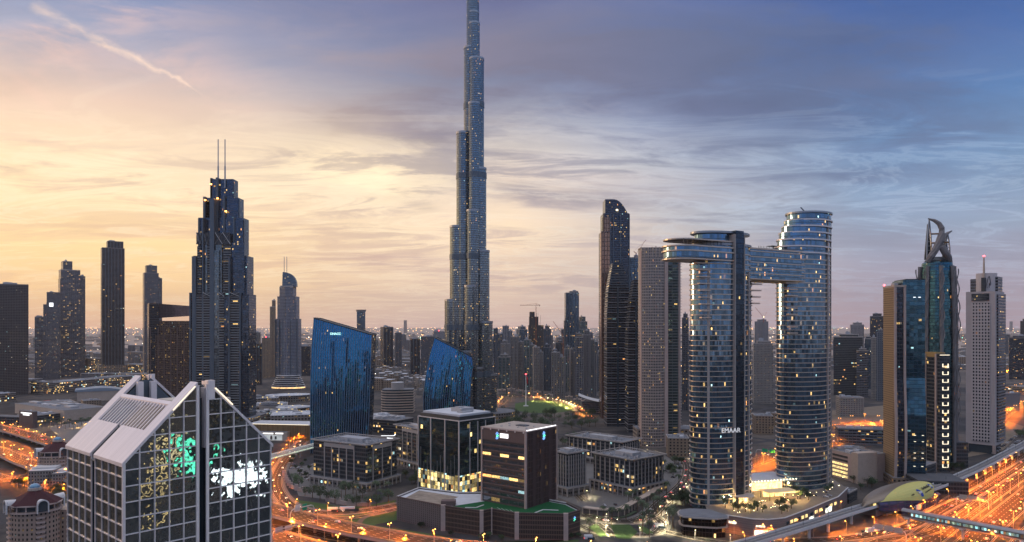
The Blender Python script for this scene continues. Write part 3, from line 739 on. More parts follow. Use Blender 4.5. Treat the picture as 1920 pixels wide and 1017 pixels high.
# =================================================================== big stepped tower with twin masts
def masts_tower():
    D0 = 1130.0; k = D0/F; X = lambda px: (px-410)*k
    C = Vector(((410-960)*k, D0, 0)); rot = atan2(-C.x, C.y)*-1*-1
    t = thing('twin_mast_tower', 'dark stepped balcony tower topped by two thin masts, left half of skyline', 'skyscraper', C, 0)
    bal = facade('balcony_columns', (.26,.28,.29), (.03,.04,.05), 12, 3.9, .03, .46, .05, .0, power=1.6, metal=.5, tilt=.05)
    glp = facade('pale_glass_column', (.18,.22,.26), (.3,.38,.42), 2.2, 3.9, .08, .12, .015, .0, metal=.85, tilt=.03)
    gld = facade('dark_glass_column', (.05,.07,.1), (.12,.18,.26), 2.6, 3.9, .1, .12, .03, .0, metal=.85, tilt=.03)
    fin = M['fin_blue']
    YB = 0
    def col(name, xa, xb, yt, y0, dep, mat, capm=None):
        MB().box(X(xa), X(xb), y0, y0+dep, YB, ZY(yt, D0+y0), 0, 1).build(name, [mat, M['steel_d']], t)
    # tier bodies (each a shell behind the columns)
    for xa, xb, yt, y0, dep in ((352.5, 465, 552, 6, 30), (358, 460, 480, 8, 28), (366.5, 451, 408.5, 10, 26), (375.5, 442, 371, 12, 22)):
        MB().box(X(xa), X(xb), y0, y0+dep, 0, ZY(yt, D0+y0), 0, 1).build('tier_body', [gld, M['steel_d']], t)
    MB().box(X(387.5), X(431), 14, 34, 0, ZY(336, D0+14), 0, 1).build('tier_body', [gld, M['steel_d']], t)
    # columns: fins, balconies and glass, stepping towards the viewer
    spec = [('pilaster', 352, 355, 549, 5, 6, fin), ('balcony_stack', 355, 359, 553, 6, 6, bal), ('pilaster', 358.5, 366, 481, 2, 12, fin), ('balcony_stack', 366, 379, 553, 3, 8, bal),
            ('pilaster', 378.5, 381, 409, 0, 14, fin), ('balcony_stack', 381, 394, 553, 0, 10, bal), ('pilaster', 394, 402, 372, -2, 16, fin), ('glass_bay', 402, 411, 470, -1, 14, glp),
            ('balcony_stack', 411, 420, 553, -1, 12, bal), ('glass_bay', 420, 429.5, 556, 0, 12, gld), ('pilaster', 429, 431.5, 481, -2, 14, fin), ('balcony_stack', 431.5, 449, 556, 0, 10, bal),
            ('pilaster', 449, 451.5, 549, -1, 12, fin), ('glass_bay', 451.5, 466, 555, 2, 12, gld),
            ('balcony_stack', 366.5, 374, 462, 6, 10, bal), ('glass_bay', 381, 386, 445, 4, 12, glp), ('balcony_stack', 386, 399, 459, 4, 10, bal), ('glass_bay', 403, 415, 459, 2, 12, glp),
            ('balcony_stack', 416, 431, 459, 4, 10, bal), ('glass_bay', 432, 456, 455, 5, 12, gld), ('pilaster', 367, 370, 410, 8, 10, fin), ('pilaster', 376, 380, 369, 9, 10, fin),
            ('pilaster', 387, 390.5, 334, 14, 12, fin), ('pilaster', 400.5, 404.5, 333, 8, 14, fin), ('pilaster', 414, 417.5, 367, 8, 14, fin), ('pilaster', 433, 436, 408, 8, 12, fin),
            ('glass_bay', 380, 387, 378, 12, 12, glp), ('glass_bay', 391, 400.5, 347, 16, 10, glp), ('glass_bay', 404.5, 414, 374, 14, 10, glp), ('glass_bay', 417, 433, 404, 14, 10, glp)]
    for nm, xa, xb, yt, y0, dep, mt in spec: col(nm, xa, xb, yt, y0, dep, mt)
    # lattice collars
    for xs, ya, yb, y0 in (((366.5, 374, 380, 387, 394, 402, 416, 431), 436, 458, 2.5), ((381, 395), 549, 556, -.9), ((411, 421), 549, 556, -1.9), ((431.5, 449), 549, 556, -.9)):
        za, zb = ZY(ya, D0), ZY(yb, D0)
        for i in range(len(xs)-1):
            mb = MB(); a, b = X(xs[i]), X(xs[i+1]); m_ = (za+zb)/2
            MB().box(a+.2, b-.2, y0, y0+.6, zb, za).build('collar_panel', M['steel_d'], t)
            for p, q in (((a, zb), (b, za)), ((a, za), (b, zb))): mb.tube([(p[0], y0-.5, p[1]), (q[0], y0-.5, q[1])], .45, 4)
            mb.build('lattice', M['steel'], t)
    # sloping blades at the top
    def blade(xa, xb, ya, yb_, ybot, y0, th=3.0):
        mb = MB(); A, B_ = X(xa), X(xb); za, zb, z0 = ZY(ya, D0), ZY(yb_, D0), ZY(ybot, D0)
        f = [(A, y0, z0), (B_, y0, z0), (B_, y0, zb), (A, y0, za)]; bk = [(p[0], y0+th, p[2]) for p in f]
        mb.face(f).face(bk[::-1])
        for i in range(4): j = (i+1) % 4; mb.face([f[j], f[i], bk[i], bk[j]])
        mb.build('crown_blade', M['fin_blue'], t)
    blade(387, 400, 333, 336, 352, 20); blade(400.5, 431.5, 332, 339, 378, 15); blade(375.5, 389, 369, 371, 385, 22); blade(414, 443, 366, 371, 410, 13); blade(432, 452.5, 407, 410, 470, 12)
    for x in (403.2, 416.2):
        z0, z1 = ZY(350, D0), ZY(258, D0); zm = z0+(z1-z0)*.45
        MB().tube([(X(x), 12, z0), (X(x), 12, zm), (X(x), 12, zm), (X(x), 12, z1)], [1.25, 1.2, .85, .8], 8).build('mast', M['steel'], t)
    for x, y in ((392, 345), (381, 375), (404.5, 372), (420, 396)):
        MB().prism(circle(X(x), 7, 1.5, 1.5, 8), ZY(y, D0), ZY(y, D0)+1.6).build('crown_floodlight', glow('amber_flood', (1, .35, .06, 1), 9), t)
    MB().box(X(340), X(478), -10, 90, 0, 14, 0, 1).build('podium', [FC['podium'], M['roof']], t)
masts_tower()
# =================================================================== two blue ribbed glass towers
def curved_tower(name, label, rows, yb, depth, nrib, lean, side_rows, sign=None, curve=3.0):
    """rows: (pixel row, left px, right px) from the top down for the front face; lean: metres the top leans away"""
    D0 = F*H/(yb-HY); k = D0/F; C = Vector(((rows[-1][1]-960)*k, D0, 0))
    t = thing(name, label, 'office tower', C, 0)
    gl = facade(name+'_glass', (.02,.06,.13), (.055,.38,.78), 1.6, 3.8, .0, .05, .006, .0, power=1.6, metal=1.0, rough=.05, tilt=.014, gvar=.25, wave=.035, wave_scale=.06, cols=(WARM, WHITE))
    gs = facade(name+'_side', (.015,.03,.05), (.05,.12,.2), 3, 3.8, .05, .1, .02, .0, metal=.8, tilt=.02)
    n = 26; m_ = nrib
    def at_row(f, key):   # f 0 bottom..1 top ; independent interpolation along the left and right edges
        r = key; 
        for i in range(len(r)-1):
            if r[i+1][0] >= f >= r[i][0]: q = (f-r[i][0])/(r[i+1][0]-r[i][0]); return [r[i][j]+(r[i+1][j]-r[i][j])*q for j in (1, 2)]
        return [r[-1][1], r[-1][2]]
    Lk, Rk = side_rows   # lists of (f, px, py) up each edge
    grid = []; uv = []
    for i in range(n+1):
        f = i/n; (xl, yl), (xr, yr) = at_row(f, Lk), at_row(f, Rk); row = []; ur = []
        for j in range(m_+1):
            g_ = j/m_; px = xl+(xr-xl)*g_; py = yl+(yr-yl)*g_
            y = lean*f**1.6-curve*sin(pi*g_)+8*g_
            dd = D0+y; X_ = (px-960)*dd/F-C.x; Z_ = max(0, H-(py-HY)*dd/F)
            row.append((X_, y, Z_)); ur.append((g_*90, Z_))
        grid.append(row); uv.append(ur)
    gg = [list(r) for r in zip(*grid)]; uu = [list(r) for r in zip(*uv)]
    MB().sheet(gg, 0, uu).build('curved_glass_front', gl, t)
    # back, sides and roof
    back = [[(p[0], p[1]+depth, p[2]) for p in r] for r in grid]
    MB().sheet([[r[-1] for r in grid], [r[-1] for r in back]], 0, [[(0, r[-1][2]) for r in grid], [(depth, r[-1][2]) for r in back]]).build('side_glass', gs, t)
    MB().sheet([[r[0] for r in back], [r[0] for r in grid]], 0, [[(0, r[0][2]) for r in grid], [(depth, r[0][2]) for r in back]]).build('side_glass', gs, t)
    bb = [list(r) for r in zip(*back)][::-1]
    MB().sheet(bb, 0, [[(j*2.5, p[2]) for p in r] for j, r in enumerate(bb)]).build('back_glass', gs, t)
    MB().sheet([grid[-1], back[-1]][::-1]).build('sloping_roof', M['steel_d'], t)
    rb = sub('front_rib', t)
    for j in range(m_+1):
        mb = MB()
        for i in range(n):
            p, q = grid[i][j], grid[i+1][j]; w = .32; o = 1.0
            a = [(p[0]-w, p[1], p[2]), (p[0]-w, p[1]-o, p[2]), (p[0]+w, p[1]-o, p[2]), (p[0]+w, p[1], p[2])]
            b = [(q[0]-w, q[1], q[2]), (q[0]-w, q[1]-o, q[2]), (q[0]+w, q[1]-o, q[2]), (q[0]+w, q[1], q[2])]
            for e in range(3): mb.face([a[e], a[e+1], b[e+1], b[e]])
        mb.build('rib', plain('rib_metal_'+name, (.12,.2,.3), .35, .7) if j == 0 and name == 'x' else RIBM, rb)
    # rim around the top
    pr = [Vector(p)+Vector((0, -1.1, .2)) for p in grid[-1]]+[Vector(p)+Vector((0, 0, .2)) for p in reversed(back[-1])]
    MB().tube(pr+[pr[0]], .8, 5).build('roof_rim', M['steel_d'], t)
    if sign:
        txt, px, py, size = sign; y = lean*.75-curve*.9-2.5; dd = D0+y
        letters(txt, size, M['sign_c'], t, ((px-960)*dd/F-C.x, y, H-(py-HY)*dd/F), (pi/2, 0, 0), bold=.15)
    return t
RIBM = plain('rib_metal', (.16,.24,.34), .4, .6)
curved_tower('ribbed_glass_tower', 'wide blue ribbed glass tower with small lit sign near its slanted top', [(0, 582, 690)], 850, 30, 26, 5.5,
    ([(0, 582, 850), (.5, 582.5, 722), (.8, 584.5, 655), (1, 589, 597)], [(0, 688, 850), (.35, 692, 772), (.7, 694.5, 690), (1, 697, 628)]), ('DNACC', 629, 628, 3.6), 2.5)
curved_tower('ribbed_glass_tower', 'smaller blue ribbed glass tower with curved sides behind the glass box office', [(0, 793, 880)], 800, 34, 22, 7,
    ([(0, 794, 800), (.35, 794, 742), (.6, 799, 703), (.8, 806, 668), (1, 815.5, 634)], [(0, 880, 800), (.4, 881, 752), (.75, 884, 705), (.9, 887, 686), (1, 884, 669)]), None, 3.5)
# =================================================================== office park and mid-ground blocks
def office(label, f, h, pod=6.0, gl='office', nf=8, nr=5, lowlit=True, pergola=True, name='office_block', mat='conc', plant=True, podext=3.0, pier_w=.9, sq=False, z0=0.0):
    """pale framed office block in frame f: glass body, piers, colonnaded podium, overhanging roof frame"""
    t = thing(name, label, 'office building', f.loc, f.rot)
    W, D = f.W, f.D; x0, x1 = f.x0, f.x1; zp = pod
    MB().box(x0, x1, 0, D, z0+zp-.5, z0+h, 0, 1).build('glass_body', [FC[gl], M['roof']], t)
    mc = M[mat]
    def pier(xa, xb, ya, yb, za, zb, nm='pier'): MB().box(xa, xb, ya, yb, za, zb, 0, 0, True).build(nm, mc, t)
    for i in range(nf):
        x = x0+W*(.22+.56*i/max(nf-1, 1)) if not sq else x0+W*(i+.5)/nf
        pier(x-pier_w/2, x+pier_w/2, -.7, .1, zp, h-1)
    for i in range(nr):
        y = D*(.2+.6*i/max(nr-1, 1)) if not sq else D*(i+.5)/nr
        pier(-.1, .7, y-pier_w/2, y+pier_w/2, zp, h-1)
    if not sq:
        MB().box(x0+W*.22-.5, x0+W*.78+.5, -.9, .1, h-4.2, h-.6, 0, 0, True).build('portal_lintel', mc, t)
        MB().box(-.1, .9, D*.2-.5, D*.8+.5, h-4.2, h-.6, 0, 0, True).build('portal_lintel', mc, t)
    # podium
    e = podext
    MB().box(x0-e+1.2, x1+e-1.2, -e+1.2, D+e-1.2, 0, zp, 0, 1).build('podium_glazing', [FC['lowlit'] if lowlit else FC['office'], M['roof']], t)
    MB().box(x0-e, x1+e, -e, D+e, zp-1.1, zp+.6, 0, 1, True).build('podium_slab', [mc, M['roof']], t)
    n = max(3, int((W+2*e)/6)); 
    for i in range(n+1):
        x = x0-e+(W+2*e-1)*i/n; pier(x, x+1, -e, -e+.9, 0, zp-1.1, 'podium_pier')
    n = max(3, int((D+2*e)/6))
    for i in range(1, n+1):
        y = -e+(D+2*e-1)*i/n; pier(x1+e-.9, x1+e, y, y+1, 0, zp-1.1, 'podium_pier')
    roof_kit(t, x0+.6, x1-.6, .6, D-.6, h, int(W*7), .8, mat, False)
    if pergola:
        mb = MB(); o = 2.4; q = 1.0; zz = h+1.2
        mb.box(x0-o, x1+o, -o, -o+q, zz, zz+.7, 0, 0, True); mb.box(x0-o, x1+o, D+o-q, D+o, zz, zz+.7, 0, 0, True)
        mb.box(x0-o, x0-o+q, -o+q, D+o-q, zz, zz+.7, 0, 0, True); mb.box(x1+o-q, x1+o, -o+q, D+o-q, zz, zz+.7, 0, 0, True)
        n = int(W/2.6)
        for i in range(n+1): x = x0-o+q+(W+2*o-2*q-.4)*i/n; mb.box(x, x+.35, -o+.2, 1.2, zz-.55, zz-.02, 0, 0, True)
        n = int(D/2.6)
        for i in range(n+1): y = 1.3+(D-1.4)*i/n; mb.box(x1-1, x1+o-.2, y, y+.35, zz-.55, zz-.02, 0, 0, True)
        mb.build('roof_frame', mc, t)
    if plant:
        r = random.Random(int(W*13)); PL = M['plant']
        MB().box(x0+W*.28, x0+W*.72, D*.35, D*.62, h, h+3.4).build('plant_room', PL, t)
        for i in range(26):
            cx, cy = x0+W*r.uniform(.08, .92), D*r.uniform(.08, .92); s_ = r.uniform(.5, 1.9)
            MB().box(cx-s_, cx+s_, cy-s_, cy+s_, h, h+r.uniform(1, 2.2)).prism(circle(cx, cy, s_*.5, s_*.5, 8), h+1, h+2.5).build('roof_unit', PL, t)
    return t
CAT = 'tower block'
def tw(label, xl, xr, yb, yt, gl, turn=0, depth=None, steps=None, name='apartment_tower', cat='tower', top='plant', fins=0, finm='fin_blue', mast=None, beacon=False, base=None, sign=None):
    """generic tower standing on the ground row yb. steps: (frac0, frac1, top row) blocks beside the main one"""
    f = frame1(xl, xr, yb, depth, turn); t = thing(name, label, cat, f.loc, f.rot); D0 = f.loc.y; r = random.Random(int(xl*7+yt))
    W, D = f.W, f.D; fac = FC[gl] if isinstance(gl, str) else gl
    blocks = steps or [(0, 1, yt)]
    for i, (a, b, y) in enumerate(blocks):
        x0, x1 = f.x0+W*a, f.x0+W*b; z = ZY(y, D0); d0 = (0.0 if i == 0 else .04+.03*i)*D; d1 = D*(1-.03*i)
        MB().box(x0, x1, d0, d1, 0, z, 0, 1).build('facade', [fac, M['roof']], t)
        if fins:
            n = max(2, int(fins*(b-a)+.5))
            for k in range(n+1):
                x = x0+(x1-x0)*k/n; MB().box(x-.7, x+.7, d0-1.1, d0+.4, 0, z+1.4).build('pilaster', M[finm], t)
            MB().box(x1-.2, x1+1, d0+D*.4, d0+D*.5, 0, z+1).build('pilaster', M[finm], t)
        roof_kit(t, x0, x1, d0, d1, z, int(x0*3+y), 1.6, 'conc_d' if gl in ('darkgl', 'slab', 'grey', 'black') else 'conc', top == 'plant', 1 if len(blocks) > 1 else 2, (3, 7))
    if base: MB().box(f.x0-W*.15, f.x1+W*.15, -D*.12, D*1.1, 0, base, 0, 1).build('podium', [FC['podium'], M['roof']], t)
    if mast: MB().tube([(f.x0+W*mast[0], D/2, ZY(yt, D0)), (f.x0+W*mast[0], D/2, ZY(mast[1], D0))], .6, 6).build('mast', M['steel'], t)
    if beacon: MB().lathe([(0, ZY(yt, D0)+1.5), (1.6, ZY(yt, D0)+2.8), (0, ZY(yt, D0)+4.5)], 8, 0, (f.x0+W*.5, D*.3)).build('beacon', M['red_l'], t)
    return t, f
# ---- offices of the park
office('long office block with square roof frame and beige piers beside the sandy bend', frame3(588, 906, 687, 921, 744), 42, 7.5, nf=5, nr=3)
office('half hidden office block with roof frame directly behind the glass box office', frame3(742, 870, 806, 887, 832), 43, 7, nf=5, nr=3)
office('office block with tall close-set white piers just right of the brown office', frame3(1036, 923, 1064, 931, 1099), 38, 8, nf=6, nr=8, sq=True)
office('low wide office block furthest back in the park, near the dark striped towers', frame3(1064, 862, 1166, 878, 1200), 27, 7, nf=12, nr=8, sq=True)
office('office block with white piers and roof terrace standing nearest the palm roundabout', frame3(1113, 916, 1186, 933, 1244), 33, 9, nf=8, nr=9, sq=True)
def glass_box():
    f = frame3(785, 919, 861, 937, 928); h = 75; t = thing('glass_box_office', 'tall dark glass box office with white fins and yellow lit lowest floors', 'office building', f.loc, f.rot)
    W, D = f.W, f.D
    gm = facade('box_glass', (.04,.05,.055), (.13,.24,.28), 3.0, 3.9, .03, .06, .008, .0, power=1.5, metal=.9, rough=.05, tilt=.012, gvar=.25, wave=.03, wave_scale=.12, cols=((1,.72,.25,1),(1,.8,.4,1)), litv=(4, 21, .88), small=False)
    MB().box(-W, 0, 0, D, 0, h-5, 0, 1).build('glass_body', [gm, M['roof_d']], t)
    MB().box(-W+1, -1, 1, D-1, h-5, h-1.5, 0, 0).build('recessed_top_floor', M['steel_d'], t)
    MB().box(-W+3, -3, 3, D-3, h-1.5, h, 0, 0).box(-W+3.5, -3.5, 3.5, D-3.5, h, h+.25).build('roof_slab', M['roof_w'], t)
    MB().box(-W*.55, -W*.3, D*.4, D*.75, h+.25, h+3.6).box(-W*.5, -W*.4, D*.45, D*.6, h+3.6, h+4.4).build('roof_plant', M['plant'], t)
    for k in range(7): MB().box(-W*(.2+.02*k), -W*(.185+.02*k), D*.3, D*.6, h+.25, h+1.4).build('roof_unit', M['plant'], t)
    MB().box(-W-.4, .4, -.45, D+.4, h-5.3, h-4.7, 0, 0, True).build('roof_edge', M['alu'], t)
    for x in (-W, -W*.68, -W*.33, 0): MB().box(x-.35, x+.35, -.9, .1, 0, h-5).build('white_fin', M['alu'], t)
    for y in (D*.28, D*.5, D*.72, D): MB().box(-.1, .7, y-.25, y+.25, 0, h-7).build('white_fin', M['alu'], t)
    for i in range(5):
        for q in range(1, 6): pass
    for k in range(12):
        a, b = -W*(k+.35)/12, -W*(k+.25)/12
        MB().box(a, b, -.35, 0, 3, 3+h*(.3+.25*((k*5) % 7)/7)).build('thin_fin', M['steel'], t)
glass_box()
ZP = 18.0
def brown_office():
    f = frame3(902, 939, 986, 955, 1045, ZP); h = 58; t = thing('brown_office', 'brown clad office cube with lit sign, standing on the green roofed car park', 'office building', f.loc, f.rot)
    W, D = f.W, f.D
    gm = facade('brown_office_bands', (.1,.08,.078), (.36,.4,.44), W/5.0, 4.3, .05, .3, .03, .16, power=1.5, small=False, metal=.85, rough=.07, tilt=.012, wave=.05, wave_scale=.25, gvar=.2)
    gs = facade('brown_office_grille', (.12,.075,.075), (.035,.035,.045), 1.5, 4.3, .42, .12, .012, .03, power=1.2, metal=.5)
    MB().box(-W+.8, -.8, .6, D-.6, 0, h-9.2, 0, 1).build('glass_front', [gm, M['roof']], t)
    MB().box(-W+1.4, -.1, 1.4, D-1.2, 0, h-1.2, 0, 1).build('grille_side', [gs, M['roof']], t)
    MB().box(-W+.4, -.4, .02, 1.3, h-9.3, h-.5).build('sign_fascia', M['fin_brown'], t)
    for i in range(11): z = h-9.4-4.3*i; MB().box(-W+1, -1, .1, .62, z, z+.9).build('spandrel', M['fin_brown'], t)
    for x in (-W, -1.3): MB().box(x, x+1.3, -.3, 1.4, 0, h).build('corner_pier', M['stone_p'], t)
    MB().box(-1.3, .1, D-1.3, D, 0, h).build('corner_pier', M['stone_p'], t)
    n = 22
    for i in range(n): y = 1.8+(D-3.4)*i/n; MB().box(-.1, .5, y, y+.35, 0, h-.6).build('vertical_fin', M['fin_brown'], t)
    MB().box(-W-.3, .3, -.5, D+.3, h-.6, h+.2, 0, 0, True).build('roof_edge', M['stone_p'], t)
    MB().box(-W+1, -1, 1, D-1, h+.2, h+.45).build('roof_deck', plain('tan_roof', (.4,.34,.29), .8, var=.2), t)
    for i_ in range(9): MB().box(-W*(.15+.08*i_), -W*(.13+.08*i_), D*(.2+.07*(i_*5 % 7)), D*(.24+.07*(i_*5 % 7)), h+.45, h+1.1).build('roof_unit', M['plant'], t)
    MB().box(-W*.55, -W*.35, D*.45, D*.6, h+.45, h+1.2).build('roof_hatch', M['roof_d'], t)
    for i in range(26): y = 1.2+(D-2.4)*i/26; MB().box(-.4, .3, y, y+.5, h+.2, h+.9).build('roof_light', M['sign_w'], t) if i % 1 == 0 else None
    for i in range(6): x = -W+2+(W-4)*i/5; MB().box(x-.5, x+.5, -.55, -.3, h-1.6, h-.2).build('roof_light', M['alu'], t)
    # sign: knotted emblem and a bright word too far off to read
    def emblem(x, y, z, s, rot):
        e = sub('emblem', t, (x, y, z), rot)
        for j, (mt, dx, dz) in enumerate(((M['sign_b'], 0, .9), (M['sign_g'], .25, -.2), (M['sign_b'], 0, -1.3))):
            MB().tube([((dx-.7)*s, -.2, (dz-.5)*s), ((dx+.1)*s, -.2, (dz+.65)*s), ((dx+.8)*s, -.2, (dz+.1)*s), ((dx-.2)*s, -.2, (dz-.7)*s)], .26*s, 5).build('emblem_loop', mt, e)
    emblem(-W*.62, -.5, h-5, 1.5, 0); emblem(.9, D*.52, h-5, 1.7, pi/2)
    MB().box(-W*.56, -W*.38, -.4, -.1, h-6.7, h-3.4).build('sign_panel', M['sign_w'], t)
brown_office()
def car_park():
    P0 = [(744,934),(831,951),(903,961),(922,957),(969,965),(1061,967),(1088,959),(1062,946),(1030,940),(990,926),(860,926),(786,917)]
    pts = [G(x, y, ZP) for x, y in P0]; o = pts[5].copy(); o.z = 0
    loc = [(p.x-o.x, p.y-o.y) for p in pts]
    t = thing('car_park_podium', 'red brown car park building with green turf roof under the brown office', 'car park', o)
    fl = facade('car_park_louvre', (.2,.125,.095), (.03,.02,.018), 1.25, 3.4, .34, .28, .0, 0, metal=.1, rough=.6, wrough=.7)
    fl2 = facade('car_park_perforated', (.2,.165,.17), (.06,.05,.055), 2.1, 1.7, .72, .35, .0, 0, metal=.0, rough=.7, gvar=.6)
    a = MB(); a.wall(loc[0], loc[1], 0, ZP+1.2); a.wall(loc[-1], loc[0], 0, ZP+1.2); a.build('perforated_wall', fl2, t)
    for i in (1, 2, 3, 4, 5, 6, 7, 8, 9, 10):
        MB().wall(loc[i], loc[(i+1) % 12], 0, ZP+.8).build('louvred_wall', fl, t)
    MB().face([(x, y, ZP-.02) for x, y in loc]).build('roof_deck', M['roof_w'], t)
    inner = [loc[i] for i in (1, 2, 3, 4, 5, 6, 7, 8, 9)]
    cx = sum(p[0] for p in inner)/9; cy = sum(p[1] for p in inner)/9
    MB().face([(cx+(x-cx)*.955, cy+(y-cy)*.93, ZP+.05) for x, y in inner]).build('turf_roof', M['turf'], t)
    q = [G(x, y, ZP) for x, y in ((760,934),(826,947),(860,932),(786,920))]
    patch = plain('planted_roof_mosaic', (.24,.2,.16), .9, var=.8, scale=.25)
    MB().face([(p.x-o.x, p.y-o.y, ZP+.06) for p in q]).build('planted_roof', patch, t)
    # white corner piers and green wall caps
    for i, w in ((1, 1.7), (2, 1.4), (4, 1.6), (5, 1.7), (3, .5)):
        x, y = loc[i]; MB().box(x-w, x+w, y-.9, y+1.5, 0, ZP+1.6).build('corner_pier', M['stone_p'], t)
    for i in range(12):
        a_, b_ = Vector(loc[i]), Vector(loc[(i+1) % 12]); d = (b_-a_)
        MB().obox(tuple((a_+b_)/2), tuple(d), d.length/2, .3, ZP+.8, ZP+1.5).build('parapet', M['conc_w'] if i in (7, 8, 9, 10, 11) else M['fin_brown'], t)
    def mark(pp, nm='pitch_marking'):
        p = [G(x, y, ZP) for x, y in pp]
        for i in range(len(p)-1):
            d = (p[i+1]-p[i]); m_ = (p[i]+p[i+1])/2; MB().obox((m_.x-o.x, m_.y-o.y), (d.x, d.y), d.length/2, .5, ZP+.2, ZP+.6).build('bench_wall', M['conc_w'], t)
    mark([(1003, 963), (1018, 957), (1047, 958)]); mark([(872, 953), (893, 953), (907, 948)])
    for j in range(4):
        p, q_ = G(932+j*8, 952+j*1.5, ZP), G(944+j*8, 959+j*1.5, ZP); d = q_-p; m_ = (p+q_)/2
        MB().obox((m_.x-o.x, m_.y-o.y), (d.x, d.y), d.length/2, .1, ZP+.07, ZP+.1).build('court_line', M['white'], t)
    p = G(839, 949, ZP)-o; MB().box(p.x-5, p.x+6, p.y, p.y+7, ZP, ZP+3.6).build('stair_core', M['fin_brown'], t)
    p, n_ = Vector(loc[5]), Vector(loc[6]); m_ = p+(n_-p)*.55
    e = sub('emblem', t, (m_.x+.6, m_.y-.6, ZP-4), atan2(n_.y-p.y, n_.x-p.x))
    MB().tube([(-1, 0, -1.4), (.3, 0, .2), (1, 0, -.8)], .3, 5).build('emblem_loop', M['sign_g'], e); MB().tube([(-1, 0, .2), (0, 0, 1.6), (1, 0, .6)], .3, 5).build('emblem_loop', M['sign_b'], e)
car_park()
# ---- cluster behind: dark striped towers, tall rounded one, beige curved one
def right_cluster():
    # tall tower with rounded head and a left flank coloured as a pinkish sky reflection
    D0 = F*H/(785-HY); k = D0/F
    t = thing('rounded_head_tower', 'tall slim dark tower with rounded head and left flank coloured as a warm sky reflection', 'skyscraper', ((1154-960)*k, D0, 0)); X = lambda px: (px-1154)*k
    cp = facade('reflection_tinted_flank', (.12,.07,.055), (.75,.42,.28), 4.6, 7.6, .2, .13, .0, .0, metal=.85, rough=.22, tilt=.01, gvar=.3)
    fr = FC['darkgl']; Zy = lambda y: ZY(y, D0)
    MB().box(X(1128), X(1180), 0, 40, 0, Zy(434), 0, 1).build('lower_shaft', [fr, M['roof_d']], t)
    MB().box(X(1131), X(1180), 1, 38, Zy(434), Zy(400), 0, 1).build('middle_shaft', [fr, M['roof_d']], t)
    g = MB(); xs = [1135+42*i/10 for i in range(11)]; ys = [373.5 if x < 1150 else 373.5+26*((x-1150)/27)**2.2 for x in xs]
    fr_ = [(X(x), 2, Zy(y)) for x, y in zip(xs, ys)]
    g.face([(X(1135), 2, Zy(400)), (X(1177), 2, Zy(400))]+fr_[::-1], [(p[0], p[2]) for p in [(X(1135), 2, Zy(400)), (X(1177), 2, Zy(400))]+fr_[::-1]])
    for i in range(10): a, b = fr_[i], fr_[i+1]; g.face([a, b, (b[0], 36, b[2]), (a[0], 36, a[2])])
    a = fr_[0]; g.face([(a[0], 36, Zy(400)), (a[0], 2, Zy(400)), (a[0], 2, a[2]), (a[0], 36, a[2])]); b = fr_[-1]; g.face([(b[0], 2, Zy(400)), (b[0], 36, Zy(400)), (b[0], 36, b[2]), (b[0], 2, b[2])])
    g.build('rounded_crown', fr, t)
    MB().box(X(1128)-.2, X(1144), -1.0, 20, 0, Zy(434)-1, 0, 0).build('reflection_tinted_flank', cp, t)
    MB().box(X(1131), X(1145), -.5, 10, Zy(434), Zy(408), 0, 0).build('reflection_tinted_flank', cp, t)
    for x in (1128, 1133, 1144, 1150, 1163, 1180): MB().box(X(x)-.6, X(x)+.6, -2.0, 1, 0, Zy(434 if x < 1131 else 402)).build('pilaster', M['fin_blue'] if x > 1140 else M['fin_brown'], t)
    MB().prism(circle(X(1157), 1.0, 1.5, 1.5, 8), Zy(395), Zy(393)).build('crown_light', M['bulb_w'], t)
    # dark striped pair
    def striped(label, px0, px1, yb, prof, depth):
        D1 = F*H/(yb-HY); kk = D1/F; o = ((px0-960)*kk, D1, 0); t = thing('striped_tower', label, 'tower', o)
        L = [((x-px0)*kk, ZY(y, D1)) for x, y in prof]
        n = len(L)//2
        rows = [(L[i], L[-1-i]) for i in range(n)]
        for i in range(n-1):
            (a0, a1), (b0, b1) = rows[i], rows[i+1]
            mb = MB(); mb.prism([(a0[0], 0), (a1[0], 0), (a1[0], depth), (a0[0], depth)], a0[1], b0[1], 0, 1, top_pts=[(b0[0], 1+i), (b1[0], 1+i), (b1[0], depth-1), (b0[0], depth-1)])
            mb.build('facade', [FC['black'], M['roof_d']], t)
        cx = (L[0][0]+L[-1][0])*.48
        MB().box(cx-1.2, cx+1.6, -1.5, 1.5, 0, rows[-2][0][1]).build('recess_column', M['glass_d'], t)
        z = 4
        lo = None
        while z < rows[-2][0][1] and True:
            if lo is None: lo = MB().box(-.9, L[-1][0]+.9, -1.2, depth, 0, .9, 0, 0, True).build('balcony_edge', M['conc_d'], t, (0, 0, z))
            else: q = lo.copy(); COL.objects.link(q); q.location.z = z
            z += 7.8
    striped('dark striped tower with tapering top, left one of the black balcony pair', 1138, 1180, 800, [(1138, 800), (1138, 590), (1141, 540), (1149, 494), (1168, 492), (1180, 510), (1181, 560), (1180, 800)], 34)
    striped('dark striped tower, right and lower one of the black balcony pair', 1178, 1208, 812, [(1178, 812), (1178, 620), (1184, 560), (1190, 524), (1208, 524), (1208, 560), (1208, 620), (1208, 812)], 30)
    tw('blue glass tower peeking out behind the striped pair, with a roof crane', 1181, 1206, 770, 484, 'bluegl', fins=3)
    # beige curved tower
    D0 = F*H/(838-HY); k = D0/F; t = thing('curved_stone_tower', 'tall beige tower with curved gridded front and green balconies on its right', 'tower', ((1240-960)*k, D0, 0)); X = lambda px: (px-1240)*k; Zy = lambda y: ZY(y, D0)
    gm = facade('curved_stone_grid', (.36,.29,.25), (.13,.16,.18), 2.15, 3.7, .42, .4, .05, .0, power=1.4, metal=.6, wk=.95)
